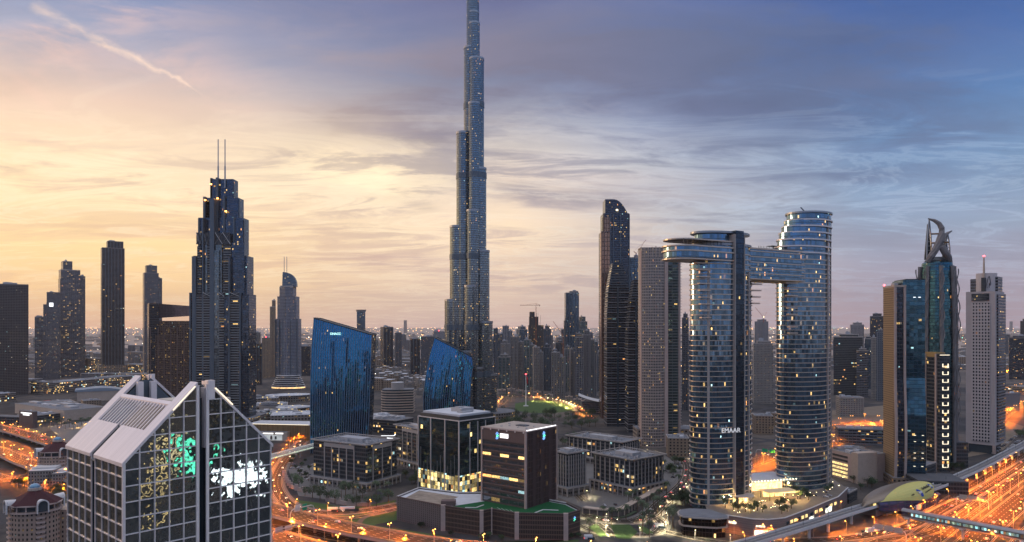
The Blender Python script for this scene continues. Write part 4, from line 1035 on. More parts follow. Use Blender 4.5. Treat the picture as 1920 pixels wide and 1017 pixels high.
    gb = facade('curved_stone_balconies', (.15,.17,.165), (.1,.16,.17), 6.5, 3.7, .06, .4, .05, .0, power=1.4, metal=.6, tilt=.06)
    arc = lambda x: -7*(1-((x-1226)/26)**2)
    fp = [(X(x), arc(x)) for x in (1203, 1208, 1214, 1221, 1228, 1235, 1241, 1246)]
    MB().prism(fp+[(X(1246), 26), (X(1203), 26)], 0, Zy(466), 0, 1).build('grid_front', [gm, M['roof_d']], t)
    gr = MB()
    for x in (1203.3, 1208, 1214, 1221, 1228, 1235, 1241): gr.box(X(x)-.4, X(x)+.4, arc(x)-.6, arc(x)+2, Zy(466)-12, Zy(463) - abs(x-1228)*.12)
    gr.build('crown_mullions', M['stone'], t)
    MB().box(X(1245), X(1251.5), -4, 14, 0, Zy(462)).build('stone_pier', M['stone_p'], t)
    MB().box(X(1251), X(1272), 0, 26, 0, Zy(466), 0, 1).build('balcony_side', [gb, M['roof_d']], t)
    MB().box(X(1271), X(1277), 3, 24, 0, Zy(470)).build('stone_pier', M['stone_p'], t)
    MB().box(X(1202), X(1204), -1, 10, 0, Zy(470)).build('stone_pier', M['stone_p'], t)
    lo = None; z = 6
    while z < Zy(470):
        if lo is None: lo = MB().box(X(1276), X(1279.5), 4, 20, 0, .6, 0, 0, True).build('side_balcony', M['conc'], t, (0, 0, z))
        else: q = lo.copy(); COL.objects.link(q); q.location.z = z
        z += 3.7
    MB().box(X(1202), X(1279), 3, 24, Zy(466), Zy(463.5), 0, 0, True).build('roof_cornice', M['stone'], t)
    MB().box(X(1196), X(1300), 6, 40, 0, 22, 0, 1).build('podium', [FC['podium'], M['roof']], t)
right_cluster()
def far_right():
    # two-tone tower
    f = frame3(1656, 900, 1676, 912, 1735); t = thing('two_tone_tower', 'tower with tan stone flank and blue glass face beside the metro station', 'office tower', f.loc, f.rot)
    W, D = f.W, f.D; D0 = f.loc.y; zt = ZY(533, D0); 
    gt = facade('tan_flank', (.5,.33,.17), (.36,.24,.13), 90, 2.2, .0, .55, .0, 0, metal=.0, rough=.8, gvar=.2)
    gb = facade('two_tone_blue', (.03,.08,.13), (.1,.26,.38), 3.5, 3.8, .04, .1, .01, .0, power=1.2, metal=.92, rough=.06, tilt=.018, wave=.035, wave_scale=.08)
    bow = lambda z: 3.2*sin(pi*min(1, max(0, z/ (zt*.5))))*1.0
    zs = [0, 12, 25, 40, 55, 70, 85, 105, zt-3]
    MB().box(-W, -.2, 0, D*.3, 0, zt-3, 0, 0).build('stone_flank', gt, t)
    g1 = MB(); g1.sheet([[(bow(z), D*.0+1.5, z) for z in zs], [(bow(z), D*.33, z) for z in zs]][::1], 0, [[(0, z) for z in zs], [(D*.33, z) for z in zs]]); g1.build('dark_glass_bay', FC['darkgl'], t)
    for a, b in ((.0, .075), (.3, .375)):
        mb = MB()
        for i in range(len(zs)-1):
            z, z2 = zs[i], zs[i+1]; p, q = bow(z), bow(z2)
            A = [(p-1, D*a, z), (p+1.4, D*a, z), (p+1.4, D*b, z), (p-1, D*b, z)]; B = [(q-1, D*a, z2), (q+1.4, D*a, z2), (q+1.4, D*b, z2), (q-1, D*b, z2)]
            for e in range(4): g_ = (e+1) % 4; mb.face([A[e], A[g_], B[g_], B[e]])
        mb.build('stone_rib', M['stone_p'], t)
    zt2 = ZY(527, D0+D*.4)
    zs2 = zs[:-1]+[zt2]
    mb = MB(); mb.sheet([[(bow(z)-.5, D*.375, z) for z in zs2], [(bow(z)-.5, D, z) for z in zs2]], 0, [[(0, z) for z in zs2], [(D*.6, z) for z in zs2]])
    mb.box(-W, -.6, D*.3, D, 0, zt2, 0, 0).build('blue_glass_face', gb, t)
    MB().box(-W-.2, 1.6, -.3, D*.38, zt-3, zt-1).build('roof_cornice', M['stone'], t); MB().box(-W, .2, D*.37, D, zt2, zt2+1).build('roof_cornice', M['steel_d'], t)
    MB().box(-W*.6, -W*.3, D*.12, D*.25, zt-1, zt+1.5).build('roof_plant', M['plant'], t)
    MB().lathe([(0, zt-.5), (1.1, zt+.5), (0, zt+1.6)], 8, 0, (-W, 1)).build('beacon', M['red_l'], t)
    for z in (20, 28, 33, 44, 50):
        for y in (D*.6, D*.85): MB().box(bow(z)-.1, bow(z)+.5, y, y+D*.06, z, z+.4).build('light_bracket', M['strip_w'], t)
    for y in (D*.62, D*.78): MB().box(-.2, .6, y, y+D*.07, zt2-17, zt2-16.4).build('light_bracket', M['sign_w'], t)
    MB().box(-W-1, 5, -2, D, 0, 9, 0, 1).build('stone_base', [FC['tan'], M['roof']], t)
    MB().box(-4, 34, D*.35, D+24, 0, 13, 0, 1).build('podium', [FC['office'], M['roof_d']], t)
    # ornate spiral tower with horned crown
    D0 = F*H/(880-HY); k = D0/F; t = thing('horned_crown_tower', 'ornate round tower with spiral ribs and a crown of two curved horns', 'skyscraper', ((1773-960)*k, D0+16, 0)); X = lambda px: (px-1773)*k; Zy = lambda y: ZY(y, D0+14)
    r = 33*k*.93; r1 = 27.5*k
    gg = facade('horned_tower_glass', (.05,.08,.1), (.1,.28,.34), 2.0, 3.7, .1, .14, .02, .0, power=1.3, metal=.88, tilt=.02)
    MB().lathe([(r, 0), (r, 60), (r*.97, Zy(600)), (r1, Zy(508)), (r1*.94, Zy(494)), (r1*.6, Zy(488)), (0, Zy(487))], 20).build('round_shaft', gg, t)
    for w in range(8):
        a = -pi/2+(w-.5)*pi/4+.1; pts = []
        for f_ in range(13):
            z = f_/12*Zy(500); rr = r*(1-.0*f_)+1.4 if z < Zy(600) else r+(r1-r)*(z-Zy(600))/(Zy(508)-Zy(600))+1.2
            pts.append((rr*cos(a), rr*sin(a), z))
        MB().tube(pts, 2.0, 6).build('stone_rib', M['conc_d'], t)
        for (za, zb) in ((Zy(640), Zy(505)), (Zy(790), Zy(680))):
            for ph in (0, pi):
                p2 = []
                for f_ in range(49):
                    q = f_/48; z = za+(zb-za)*q; base_r = (r if z < Zy(600) else r+(r1-r)*(z-Zy(600))/(Zy(508)-Zy(600)))+3.2
                    an = q*4*pi+ph; p2.append(((base_r+1.8*cos(an))*cos(a+.11*sin(an)), (base_r+1.8*cos(an))*sin(a+.11*sin(an)), z))
                MB().tube(p2, .62, 4).build('spiral_rib', M['conc_d'], t)
    def horn(pts, rads, nm='crown_horn'): MB().tube([(X(x), y, Zy(yy)) for x, y, yy in pts], rads, 8).build(nm, M['conc_d'], t)
    for cx_, w_, ya_, yb_2 in ((1756.5, 6.5, 420, 487), (1790, 6.5, 442, 488)): MB().prism([(X(cx_-w_), 0), (X(cx_+w_), 0), (X(cx_+w_), 2), (X(cx_-w_), 2)], Zy(yb_2), Zy(ya_), 0, 0, top_pts=[(X(cx_-.6), 0), (X(cx_+.6), 0), (X(cx_+.6), 2), (X(cx_-.6), 2)]).build('crown_sail', M['steel_d'], t)
    horn([(1749, -6, 492), (1753, -9, 482), (1760, -10, 470), (1767, -10, 455), (1773, -9, 440), (1774, -8, 430), (1770, -7, 421), (1762, -6, 415), (1751, -5, 411)], [3.0, 3.5, 3.7, 3.7, 3.4, 3.1, 2.6, 1.9, .7])
    horn([(1791, -6, 494), (1786, -9, 484), (1777, -11, 475), (1771, -11, 465), (1771, -10, 455), (1776, -9, 446), (1784, -7, 440), (1796, -5, 434)], [3.0, 3.5, 3.7, 3.6, 3.2, 2.6, 1.8, .7])
    for cx, yt, yb_, w in ((1756, 413, 486, 4.5), (1791, 436, 487, 5)):
        mb = MB(); n = 9; prof = [(X(cx-w)-X(cx), Zy(yb_)), ]
        pz = [Zy(yb_)+(Zy(yt)-Zy(yb_))*i/n for i in range(n+1)]
        for sx_ in (-1, 1): mb.tube([(X(cx)+sx_*w*k*(1-(i/n)**2.2), -2, pz[i]) for i in range(n+1)], .8, 5)
        for i in range(1, n): mb.tube([(X(cx)-w*k*(1-(i/n)**2.2), -2, pz[i]), (X(cx)+w*k*(1-(i/n)**2.2), -2, pz[i])], .35, 4)
        mb.build('crown_ladder', M['steel'], t)
    MB().prism(circle(0, 0, r1*.8, r1*.8, 14), Zy(490), Zy(482), 0, 0, False, top_pts=circle(0, 0, r1*.3, r1*.3, 14)).build('crown_base', M['steel_d'], t)
    for a_, b_ in (((1756, -6, 440), (1768, -8, 440)), ((1776, -8, 456), (1790, -5, 456)), ((1756, -6, 457), (1765, -8, 457))):
        MB().tube([(X(a_[0]), a_[1], Zy(a_[2])), (X(b_[0]), b_[1], Zy(b_[2]))], .9, 5).build('crown_strut', M['wood'], t)
    MB().box(-r-6, r+10, -r*.6, r, 0, 28, 0, 1).build('podium', [FC['office'], M['roof_d']], t)
    # narrow tower with light brackets in front of it
    f = frame3(1735, 878, 1762, 886, 1781); t = thing('bracket_light_tower', 'narrow dark tower with column of glowing white light brackets', 'tower', f.loc, f.rot); W, D = f.W, f.D; zt = ZY(664, f.loc.y)
    MB().box(-W, 0, 0, D, 0, zt, 0, 1).build('facade', [FC['office'], M['roof_d']], t)
    MB().box(-W-.4, -W*.25, -.4, D*.9, zt-3.5, zt+1.5).build('ochre_crown', plain('ochre_panel', (.4,.26,.1), .7), t)
    for x in (-W*.27, -W): MB().box(x-.2, x+2.2, -1.2, .3, 0, zt).build('stone_rib', M['stone_p'], t)
    for i in range(14):
        z = zt-14-i*8.2; s_ = sub('light_bracket', t)
        MB().box(.1, .5, D*.25, D*.85, z, z+.55).box(.1, .5, D*.25, D*.33, z+.55, z+3.6).box(.1, .5, D*.77, D*.85, z+.55, z+3.6).build('light_strip', M['strip_w'], s_)
    MB().box(.1, .6, 0, D*.95, zt-1.5, zt-.9).build('light_strip', M['strip_w'], t)
    # pale stone hotel tower with drum and mast
    f = frame3(1811, 846, 1866, 852, 1883); t = thing('pale_stone_tower', 'pale stone tower punched with small square windows, round drum and single mast on top', 'hotel tower', f.loc, f.rot); W, D = f.W, f.D; D0 = f.loc.y; Zy = lambda y: ZY(y, D0)
    gw = facade('pale_stone_windows', (.5,.45,.44), (.04,.06,.1), 3.2, 4.0, .46, .42, .012, 0, power=1., metal=.5, wk=.95)
    gw2 = facade('pale_stone_wall', (.5,.45,.44), (.45,.4,.39), 7, 12, .02, .02, .0, 0, metal=0, rough=.7, gvar=.1, tilt=0, wk=.95, gk0=.95)
    MB().box(-W, 0, 0, D, 10, Zy(546), 0, 1).build('stone_body', [gw2, M['roof_d']], t)
    MB().box(-W*.8, -W*.17, -.8, 1, 14, Zy(568), 0, 1).build('window_field', [gw, M['conc']], t)
    MB().box(-W*.8, -W*.2, -.7, 1, Zy(564), Zy(550), 0).build('louvre_panel', FC['darkgl'], t)
    MB().box(-.8, 1.8, D*.15, D*.95, 14, Zy(552), 0, 1).build('glass_flank', [FC['greyband'], M['roof_d']], t)
    MB().prism(circle(-W*.42, D*.4, W*.36, W*.36, 24), Zy(546), Zy(511), 0, 1).build('roof_drum', [plain('pale_drum', (.55,.5,.49), .6), M['conc']], t)
    MB().box(-W*.95, -W*.7, D*.3, D*.6, Zy(546), Zy(521), 0, 1).box(-W*.1, -W*.0, D*.3, D*.8, Zy(546), Zy(518), 0, 1).build('roof_block', [FC['greyband'], M['conc']], t)
    MB().box(-W*.47, -W*.35, -.4, D*.3, Zy(546), Zy(520), 0, 0).build('mast_recess', M['steel_d'], t)
    MB().tube([(-W*.41, D*.1, Zy(546)), (-W*.41, D*.1, Zy(500)), (-W*.41, D*.1, Zy(480))], [1.5, 1.2, .7], 8).build('mast', M['stone'], t)
    MB().lathe([(0, Zy(480)), (1.3, Zy(478.5)), (0, Zy(477))], 8, 0, (-W*.41, D*.1)).build('beacon', M['red_l'], t)
    MB().box(-W, -W+2.5, 0, 3, 0, 10).box(-3, 0, 0, 3, 0, 10).build('entrance_pier', M['stone_p'], t)
    MB().box(-W+3, -3.5, 1.5, D, 0, 10).build('entrance_hall', M['glass_d'], t)
    # line drawing of a horse head on the drum
    c = (-W*.42, D*.4); Rr = W*.36+.3
    def on(u, z): a = -pi/2+u; return (c[0]+Rr*cos(a), c[1]+Rr*sin(a), z)
    zz = Zy(530); sc_ = 1.0
    MB().tube([on(.3+a*.028, zz+b*1.5) for a, b in ((0, -4), (-1, -1), (1, 2), (4, 5), (7, 5.6), (9, 3), (12, -1), (10, -2), (7, 0), (6, -4))], .35, 4).build('horse_head_emblem', M['steel_d'], t)
far_right()
# =================================================================== left skyline
def left_skyline():
    tw('broad dark slab tower at far left edge with light crown band', -20, 54, 742, 534, 'slab', 0, 60, fins=0, name='office_tower')
    tw('banded round-edged tower with lower shoulder, second from far left', 65, 90, 712, 595, 'greyband', 0)
    t, f = tw('tower carrying a small glowing white logo box near its top', 84, 113, 712, 549, 'grey', 0, steps=[(.12, 1, 549), (-.1, .7, 572)])
    x = f.x0+f.W*.42; zz = ZY(572, f.loc.y); MB().box(x-5, x+5, -1.2, -.2, zz-5, zz+6).build('logo_box', M['sign_w'], t)
    tw('pale stepped balcony tower left of the dark slim tower', 112, 153, 708, 505, 'greyband', 8, steps=[(0, 1, 507), (.12, .6, 491), (-.03, .3, 524)])
    tw('narrow tower just behind the pale stepped balcony tower', 146, 160, 700, 519, 'grey', 0)
    tw('slim almost black tower with ribbed crown standing alone in left skyline', 190, 235, 702, 461, 'black', 5, steps=[(0, 1, 466), (.25, .95, 453), (0, .3, 497)], fins=7, base=30)
    tw('slender grey stepped tower behind the brown hotel', 269, 306, 708, 517, 'grey', 6, steps=[(0, .8, 513), (.12, .72, 499), (.6, 1, 522)])
    # brown hotel with slanting glass roof
    f = frame3(279, 738, 288, 745, 372); t = thing('brown_hotel', 'brown stone hotel block with dark slanting glass roof, left of the twin mast tower', 'hotel', f.loc, f.rot); W, D = f.W, f.D
    f = frame1(279, 368, 745, 60, 6); t.location = f.loc; t.rotation_euler = (0, 0, f.rot); W = f.W; Zy = lambda y: ZY(y, f.loc.y)
    MB().box(-W/2, W/2, 2, 60, 0, Zy(602), 0, 1).build('stone_body', [FC['brown'], M['roof_d']], t)
    MB().box(-W/2+W*.12, W*.3, .4, 3, 0, Zy(628), 0, 1).build('window_bay', [FC['brown'], M['roof_d']], t)
    for q in (-.5, -.33, -.2, -.05, .1, .25, .4): MB().box(W*q, W*q+1.4, -.8, 2.5, 0, Zy(614)).build('stone_rib', plain('brown_stone', (.26,.15,.1), .8) if False else M['fin_brown'], t)
    mb = MB(); a = [(-W/2, 4, Zy(598)), (W/2, 4, Zy(592)), (W/2, 4, Zy(574)), (-W/2, 4, Zy(569))]; b = [(p[0], 50, p[2]) for p in a]
    mb.face(a, [(p[0], p[2]) for p in a]).face([a[3], a[2], b[2], b[3]]); mb.face([b[0], a[0], a[3], b[3]], [(0, 0), (46, 0), (46, 20), (0, 20)])
    mb.build('slanting_glass_roof', facade('slanting_roof_glass', (.16,.12,.13), (.25,.2,.22), 3, 3.3, .12, .12, 0, 0, metal=.7), t)
    MB().box(-W/2-2, -W/2+W*.2, 1, 46, 0, Zy(570), 0, 1).build('glass_wing', [FC['darkgl'], M['roof_d']], t)
    # downtown hotel tower with curved sail
    D0 = F*H/(728-HY); k = D0/F; t = thing('sail_top_tower', 'pale blue-grey hotel tower with curved sail top and two short masts above round terraces', 'hotel tower', ((537-960)*k, D0, 0)); X = lambda px: (px-537)*k; Zy = lambda y: ZY(y, D0)
    gm = facade('sail_tower', (.3,.33,.4), (.08,.1,.14), 3.0, 3.6, .4, .42, .06, .0, power=1.2, metal=.5)
    pl = lambda x0, x1, r: [(X(x0), 4), (X((x0+x1)/2), -6), (X(x1), 4), (X(x1), 30), (X(x0), 30)]
    for a, b, y in ((515, 558.5, 598), (519, 555, 556), (523, 549, 538)): MB().prism(pl(a, b, 0), 0, Zy(y), 0, 1).build('facade', [gm, M['roof']], t)
    for x in (516, 524, 531, 545, 557): MB().box(X(x)-.7, X(x)+.7, -3.5 if 520 < x < 550 else 0, 6, 0, Zy(600)).build('pilaster', M['fin_blue'], t)
    s_ = MB(); ys = [538-28*sin(pi/2*i/10) for i in range(11)]; xs = [554.5-26*(1-cos(pi/2*i/10))**1.2 for i in range(11)]
    rim = [(X(x), 6, Zy(y)) for x, y in zip(xs, ys)]; base = [(X(527.5), 6, Zy(538))]
    s_.face(base+rim, [(p[0], p[2]) for p in base+rim])
    for i in range(10): a, b = rim[i], rim[i+1]; s_.face([a, (a[0], 16, a[2]), (b[0], 16, b[2]), b])
    s_.face([base[0], rim[-1], (rim[-1][0], 16, rim[-1][2]), (base[0][0], 16, base[0][2])]); s_.face([(p[0], 16, p[2]) for p in reversed(base+rim)])
    s_.build('curved_sail', FC['bluegl'], t)
    MB().box(X(525), X(549), 0, 26, Zy(540), Zy(536)).build('sail_cornice', M['conc'], t)
    for x in (530.5, 535.5): MB().tube([(X(x), 10, Zy(520)), (X(x), 10, Zy(481))], .8, 6).build('mast', M['steel'], t)
    for i in range(7):
        e = 1-.055*i; z0 = i*4.6; pz = circle(X(539), 8, 31*k*e, 26, 28)
        MB().prism(pz, z0, z0+3.0, 0, 1).build('terrace_floor', [FC['darkgl'] if i else M['lit_warm'], M['conc']], t); MB().prism(circle(X(539), 8, 31*k*e+1, 27, 28), z0+3, z0+4.4, 0, 0, True).build('terrace_edge', M['conc_w'], t)
    tw('thin beige tower with golden lit edge pressed against the sail topped hotel', 506, 517, 707, 563, 'tan', 0, steps=[(.0, 1, 576), (.35, 1, 564)])
    tw('beige block with roof crown between twin mast tower and sail topped hotel', 469, 489, 700, 624, 'beige', 5, fins=3)
    tw('dark glass block in front of the beige one, right of the twin mast tower', 470, 491, 722, 645, 'darkgl', 0, fins=4)
    tw('slim brick coloured tower with red beacon left of the sail topped hotel', 491, 506, 710, 634, 'tan', 0, beacon=True)
    tw('dark block with amber windows right of the sail topped hotel', 561, 583, 705, 650, 'darkgl', 4)
    t, f = tw('small rounded dark tower poking up behind the wide blue tower', 669, 685, 690, 585, 'bluegl', 0, top='none')
    MB().lathe([(f.W*.55, ZY(585, f.loc.y)), (f.W*.62, ZY(581, f.loc.y)), (0, ZY(581, f.loc.y))], 16, 0, (0, f.D*.5)).build('crown_ring', M['steel'], t)
    tw('tall pale edged tower of the pair between the two blue towers', 716, 740, 697, 614, 'darkgl', 18, fins=3)
    tw('shorter tower of the pair between the two blue towers', 741, 754, 697, 625, 'grey', 10, fins=2)
    tw('dark glass slab just left of the smaller blue tower', 769, 788, 703, 636, 'darkgl', 5, fins=3)
    tw('wide flat topped brown grey slab behind the smaller blue tower', 789, 814, 704, 632, 'grey', 0)
    tw('pale blue block with red beacons left of the tallest tower', 812, 834, 694, 622, 'white', 0, beacon=True)
    tw('lone hazy square tower far out on the plain', 757, 763, 625, 601, 'grey', 0, top='none')
left_skyline()
# =================================================================== cluster right of the tallest tower
def centre_cluster():
    L = [('tall narrow grey tower touching the tallest tower', 925, 937, 728, 617, 'grey', 4), ('pale white crowned tower behind the first row', 942, 960, 705, 612, 'white', 3),
     ('white framed tower with side piers above the green one', 938, 956, 722, 640, 'beige2', 3), ('low green glass tower with stone crown beside the road', 933, 957, 738, 666, 'green', 3),
     ('broad beige tower with dark glass centre strip', 956, 981, 730, 632, 'beige', 4), ('blue-grey tower left of the building under construction', 971, 991, 700, 613, 'bluegl', 3),
     ('green and beige tower directly below the crane', 981, 1001, 732, 638, 'green', 3), ('beige grid tower with green glass side behind flagpole park', 1000, 1020, 742, 652, 'beige2', 4),
     ('plain dark glass tower behind the beige grid tower', 1019, 1034, 733, 647, 'darkgl', 3), ('stout beige tower with vertical white piers at the park edge', 1033, 1059, 748, 662, 'beige', 5),
     ('tallest slim blue topped tower of the central group', 1059, 1088, 728, 547, 'bluegl', 4), ('tower with lit red lantern cap', 1080, 1107, 725, 606, 'green', 3),
     ('beige balcony tower nearest the opera house', 1078, 1094, 748, 626, 'greyband', 2), ('brown edged tower fused to the beige balcony tower', 1093, 1108, 746, 621, 'beige', 3),
     ('low green glass block left of the tall rounded tower', 1107, 1119, 744, 638, 'green', 2), ('small white framed tower touching the tall rounded tower', 1119, 1129, 735, 662, 'white', 2),
     ('grey slab immediately right of the construction site', 1020, 1033, 715, 612, 'grey', 2), ('distant blue block left of the slim blue topped tower', 1042, 1058, 690, 640, 'darkgl', 2),
     ('hazy low block behind the central group', 1090, 1112, 685, 640, 'grey', 2), ('thin pale tower behind the green glass one', 926, 934, 720, 668, 'beige', 2),
     ('squat dark block with twinkling windows under the crane', 1003, 1018, 705, 626, 'darkgl', 2), ('short beige tower tucked behind the stout one', 1024, 1040, 725, 690, 'beige', 2),
     ('narrow stone tower wedged between slim blue topped and balcony towers', 1069, 1079, 742, 655, 'beige2', 2), ('grey green tower in front of the slim blue topped tower', 1058, 1070, 735, 650, 'green', 2)]
    for lab, a, b, yb, yt, gl, fn in L:
        r = random.Random(a)
        h = yb-yt; st = [(0, 1, yt+h*.06), (.18, .8, yt)] if r.random() < .6 else [(0, .62, yt), (.55, 1, yt+h*.1)]
        if 'slim blue topped' in lab and 'tallest' in lab: st = [(0.03, .95, yt+3), (.35, .9, yt), (-.03, 1, yt+55)]
        if 'lantern' in lab: st = [(0, 1, 618), (.25, .85, 604), (.4, .7, 595)]
        tw(lab, a, b, yb, yt, gl, r.uniform(-12, 22), steps=st, fins=fn, finm='conc_d' if gl in ('beige', 'beige2', 'greyband', 'green') else 'fin_blue', beacon='lantern' in lab)
    rr_ = random.Random(99)
    for i in range(22):
        a = 924+i*9.3+rr_.uniform(-3, 3); w_ = rr_.uniform(8, 14); yb = rr_.uniform(672, 700)
        if 985 < a < 1022: continue
        t_, f_ = tw('mid-rise block in the hazy back row right of the tallest tower', a, a+w_, yb, yb-rr_.uniform(35, 62), rr_.choice(('grey', 'green', 'bluegl', 'darkgl', 'beige')), rr_.uniform(-15, 15), fins=2); t_['group'] = 'back row blocks right of the tallest tower'
    for i in range(11):
        a = (1562, 1575, 1590, 1606, 1618, 1640, 1650, 1420, 1432, 1284, 1885)[i]; yb = rr_.uniform(670, 705)
        t_, f_ = tw('mid-rise block in the hazy back row on the right side', a, a+rr_.uniform(9, 15), yb, yb-rr_.uniform(35, 60), rr_.choice(('grey', 'green', 'bluegl', 'beige')), rr_.uniform(-15, 15), fins=2); t_['group'] = 'back row blocks on the right side'
    for i in range(16):
        a = (0, 62, 108, 160, 176, 240, 250, 262, 330, 470, 600, 700, 752, 760, 834, 650)[i]; yb = rr_.uniform(655, 690)
        t_, f_ = tw('mid-rise block in the hazy back row on the left side', a, a+rr_.uniform(8, 14), yb, yb-rr_.uniform(18, 34), rr_.choice(('grey', 'green', 'bluegl', 'beige')), rr_.uniform(-15, 15), fins=2); t_['group'] = 'back row blocks on the left side'
    # concrete frame under construction with crane
    f = frame1(991, 1020, 712, 30, 5); t = thing('tower_under_construction', 'unfinished concrete tower wrapped in scaffolding beneath the tall crane', 'construction site', f.loc, f.rot); Zy = lambda y: ZY(y, f.loc.y)
    sc = facade('scaffold_grid', (.12,.11,.11), (.025,.025,.03), 2.6, 3.5, .25, .3, .04, 0, metal=0, rough=.8, power=1.4)
    W = f.W
    for a, b, y, dy in ((-.5, .5, 610, 0), (-.45, .15, 594, 2), (-.42, -.1, 585, 3), (.2, .7, 618, 1)): MB().box(W*a, W*b, dy, 28, 0, Zy(y), 0, 1).build('concrete_frame', [sc, M['conc_d']], t)
    r = random.Random(3)
    for i in range(9): x = W*(-.42+.09*i); MB().box(x, x+.5, 4, 4.6, Zy(612), Zy(586+r.uniform(0, 22))).build('rebar_column', M['steel_d'], t)
    def crane(label, px, yb, yt, jibL, jibR, D0, luff=None, z0=0, name='tower_crane', lamp=False):
        k = D0/F; c = thing(name, label, 'crane', ((px-960)*k, D0, z0)); zt = ZY(yt, D0)-z0; rr = .9
        mb = MB()
        for sx_, sy_ in ((-1, -1), (1, -1), (1, 1), (-1, 1)): mb.tube([(sx_*rr, sy_*rr, 0), (sx_*rr, sy_*rr, zt)], .28, 4)
        n = int(zt/4)
        for i in range(n): s_ = 1 if i % 2 else -1; mb.tube([(-rr*s_, -rr, i*4), (rr*s_, -rr, i*4+4)], .2, 4)
        mb.build('mast', M['crane_red'], c)
        def beam(nm, p, q, w=.7):
            m_ = MB(); p, q = Vector(p), Vector(q); up = Vector((0, 0, 1.8)) if not luff else Vector((.6, 0, .9))
            m_.tube([p, q], .3, 4).tube([p+up, q+up*.4], .25, 4); n_ = 14
            for i in range(n_): a = p.lerp(q, i/n_)+(up if i % 2 else Vector()); b = p.lerp(q, (i+1)/n_)+(Vector() if i % 2 else up*.8); m_.tube([a, b], .18, 4)
            m_.build(nm, M['crane_red'], c)
        if luff:
            beam('jib', (0, 0, zt), ((luff[0]-px)*k, 0, ZY(luff[1], D0)-z0)); beam('counter_jib', (0, 0, zt), ((luff[2]-px)*k, 0, ZY(luff[3], D0)-z0))
            MB().tube([((luff[2]-px)*k*.6, 0, zt+6), ((luff[0]-px)*k*.8, 0, zt+(ZY(luff[1], D0)-z0-zt)*.8+1)], .12, 4).build('stay_cable', M['steel_d'], c)
        else:
            beam('jib', (0, 0, zt), ((jibL-px)*k, 0, zt)); beam('counter_jib', (0, 0, zt), ((jibR-px)*k, 0, zt))
            MB().tube([((jibL-px)*k*.6, 0, zt+1.6), (0, 0, zt+6), ((jibR-px)*k*.9, 0, zt+1.6)], .22, 4).tube([(0, 0, zt), (0, 0, zt+6)], .5, 4).build('tie_bar', M['crane_red'], c)
        MB().box(-1.1, 1.1, -2.2, -.9, zt-2.6, zt-.3).build('cab', M['white'], c)
        MB().box((jibR-px)*k*.8-1, (jibR-px)*k*.8+1, -.8, .8, zt-2.2, zt).build('counterweight', M['conc_d'], c) if not luff else None
        if lamp: MB().lathe([(0, zt+1), (1.4, zt+2.4), (0, zt+3.8)], 8).build('work_light', M['bulb_w'], c)
        return c
    D0 = f.loc.y
    crane('tall red tower crane with level jib above the unfinished tower', 1005, 712, 573, 975, 1013, D0-5)
    crane('small leaning crane right of the unfinished tower', 1056, 700, 630, 0, 0, D0+60, luff=(1037, 603, 1058, 626))
    D1 = F*H/(770-HY)+8; crane('small luffing crane on the roof beside the curved beige tower', 1193, 700, 476, 0, 0, D1, luff=(1211, 450, 1188, 472), z0=ZY(486, D1))
    D2 = 2500; crane('crane with bright work lights seen through the arch', 1432, 700, 596, 0, 0, D2, luff=(1416, 577, 1438, 585), z0=ZY(605, D2), lamp=True)
    for a, b, yb, yt, gl, lab in ((1415, 1441, 690, 600, 'white', 'white ribbed tower block seen through the arch below a crane'), (1412, 1450, 757, 641, 'beige2', 'stepped beige hotel block seen through the arch'),
        (1278, 1291, 770, 590, 'grey', 'narrow dark tower seen in the gap left of the arch towers'), (1562, 1618, 742, 628, 'office', 'dark green banded office slab right of the arch towers'),
        (1594, 1621, 700, 606, 'white', 'white striped block rising behind the dark banded slab'), (1630, 1657, 705, 589, 'darkgl', 'dark glass block with cyan band behind the two tone tower'),
        (1606, 1628, 745, 655, 'greyband', 'lower banded block stepping down from the dark banded slab'), (1621, 1634, 730, 632, 'bluegl', 'blue glass tower behind the small white ones'),
        (1633, 1645, 748, 634, 'beige2', 'slim stepped white tower with pointed roof left of two tone tower'), (1644, 1658, 752, 619, 'white', 'white grid tower touching the two tone tower'),
        (1733, 1743, 760, 600, 'beige', 'thin beige tower between two tone and horned towers'), (1891, 1930, 712, 631, 'darkgl', 'dark glass office box at the right edge'),
        (1912, 1935, 690, 599, 'slab', 'brown tower with red beacon cut by the right edge'), (1880, 1886, 740, 553, 'greyband', 'thin lit balcony tower edging the pale stone tower'),
        (1744, 1752, 640, 574, 'grey', 'hazy far tower glimpsed left of the horned tower'), (1893, 1899, 622, 603, 'grey', 'tiny hazy tower on the right horizon')):
        r = random.Random(a); h = yb-yt
        tw(lab, a, b, yb, yt, gl, r.uniform(-6, 6), steps=[(0, 1, yt+h*.04), (.2, .85, yt)] if b-a > 12 else None, fins=3 if 'ribbed' in lab or 'grid' in lab else 0, beacon='beacon' in lab, top='plant' if b-a > 9 else 'none')
    # opera house
    f = frame1(1090, 1135, 778, 40, 0); t = thing('opera_house', 'low boat shaped hall with upswept pale roof left of the dark tower', 'opera house', f.loc, f.rot); W = f.W
    MB().prism([(-W*.25, 0), (W*.5, -4), (W*.6, 30), (-W*.2, 30)], 0, 22, 0, 1, top_pts=[(-W*.5, -6), (W*.6, -6), (W*.6, 34), (-W*.35, 34)]).build('glass_hull', [FC['greyband'], M['roof']], t)
    g = []; n = 12
    for i in range(n+1):
        x = -W*.62+W*1.3*i/n; z = 22+12*((1-i/n)**2); g.append([(x, -9+3*i/n, z), (x, 14, z+2.5), (x, 36, z)])
    MB().sheet(g).build('upswept_roof', M['conc_w'], t)
centre_cluster()
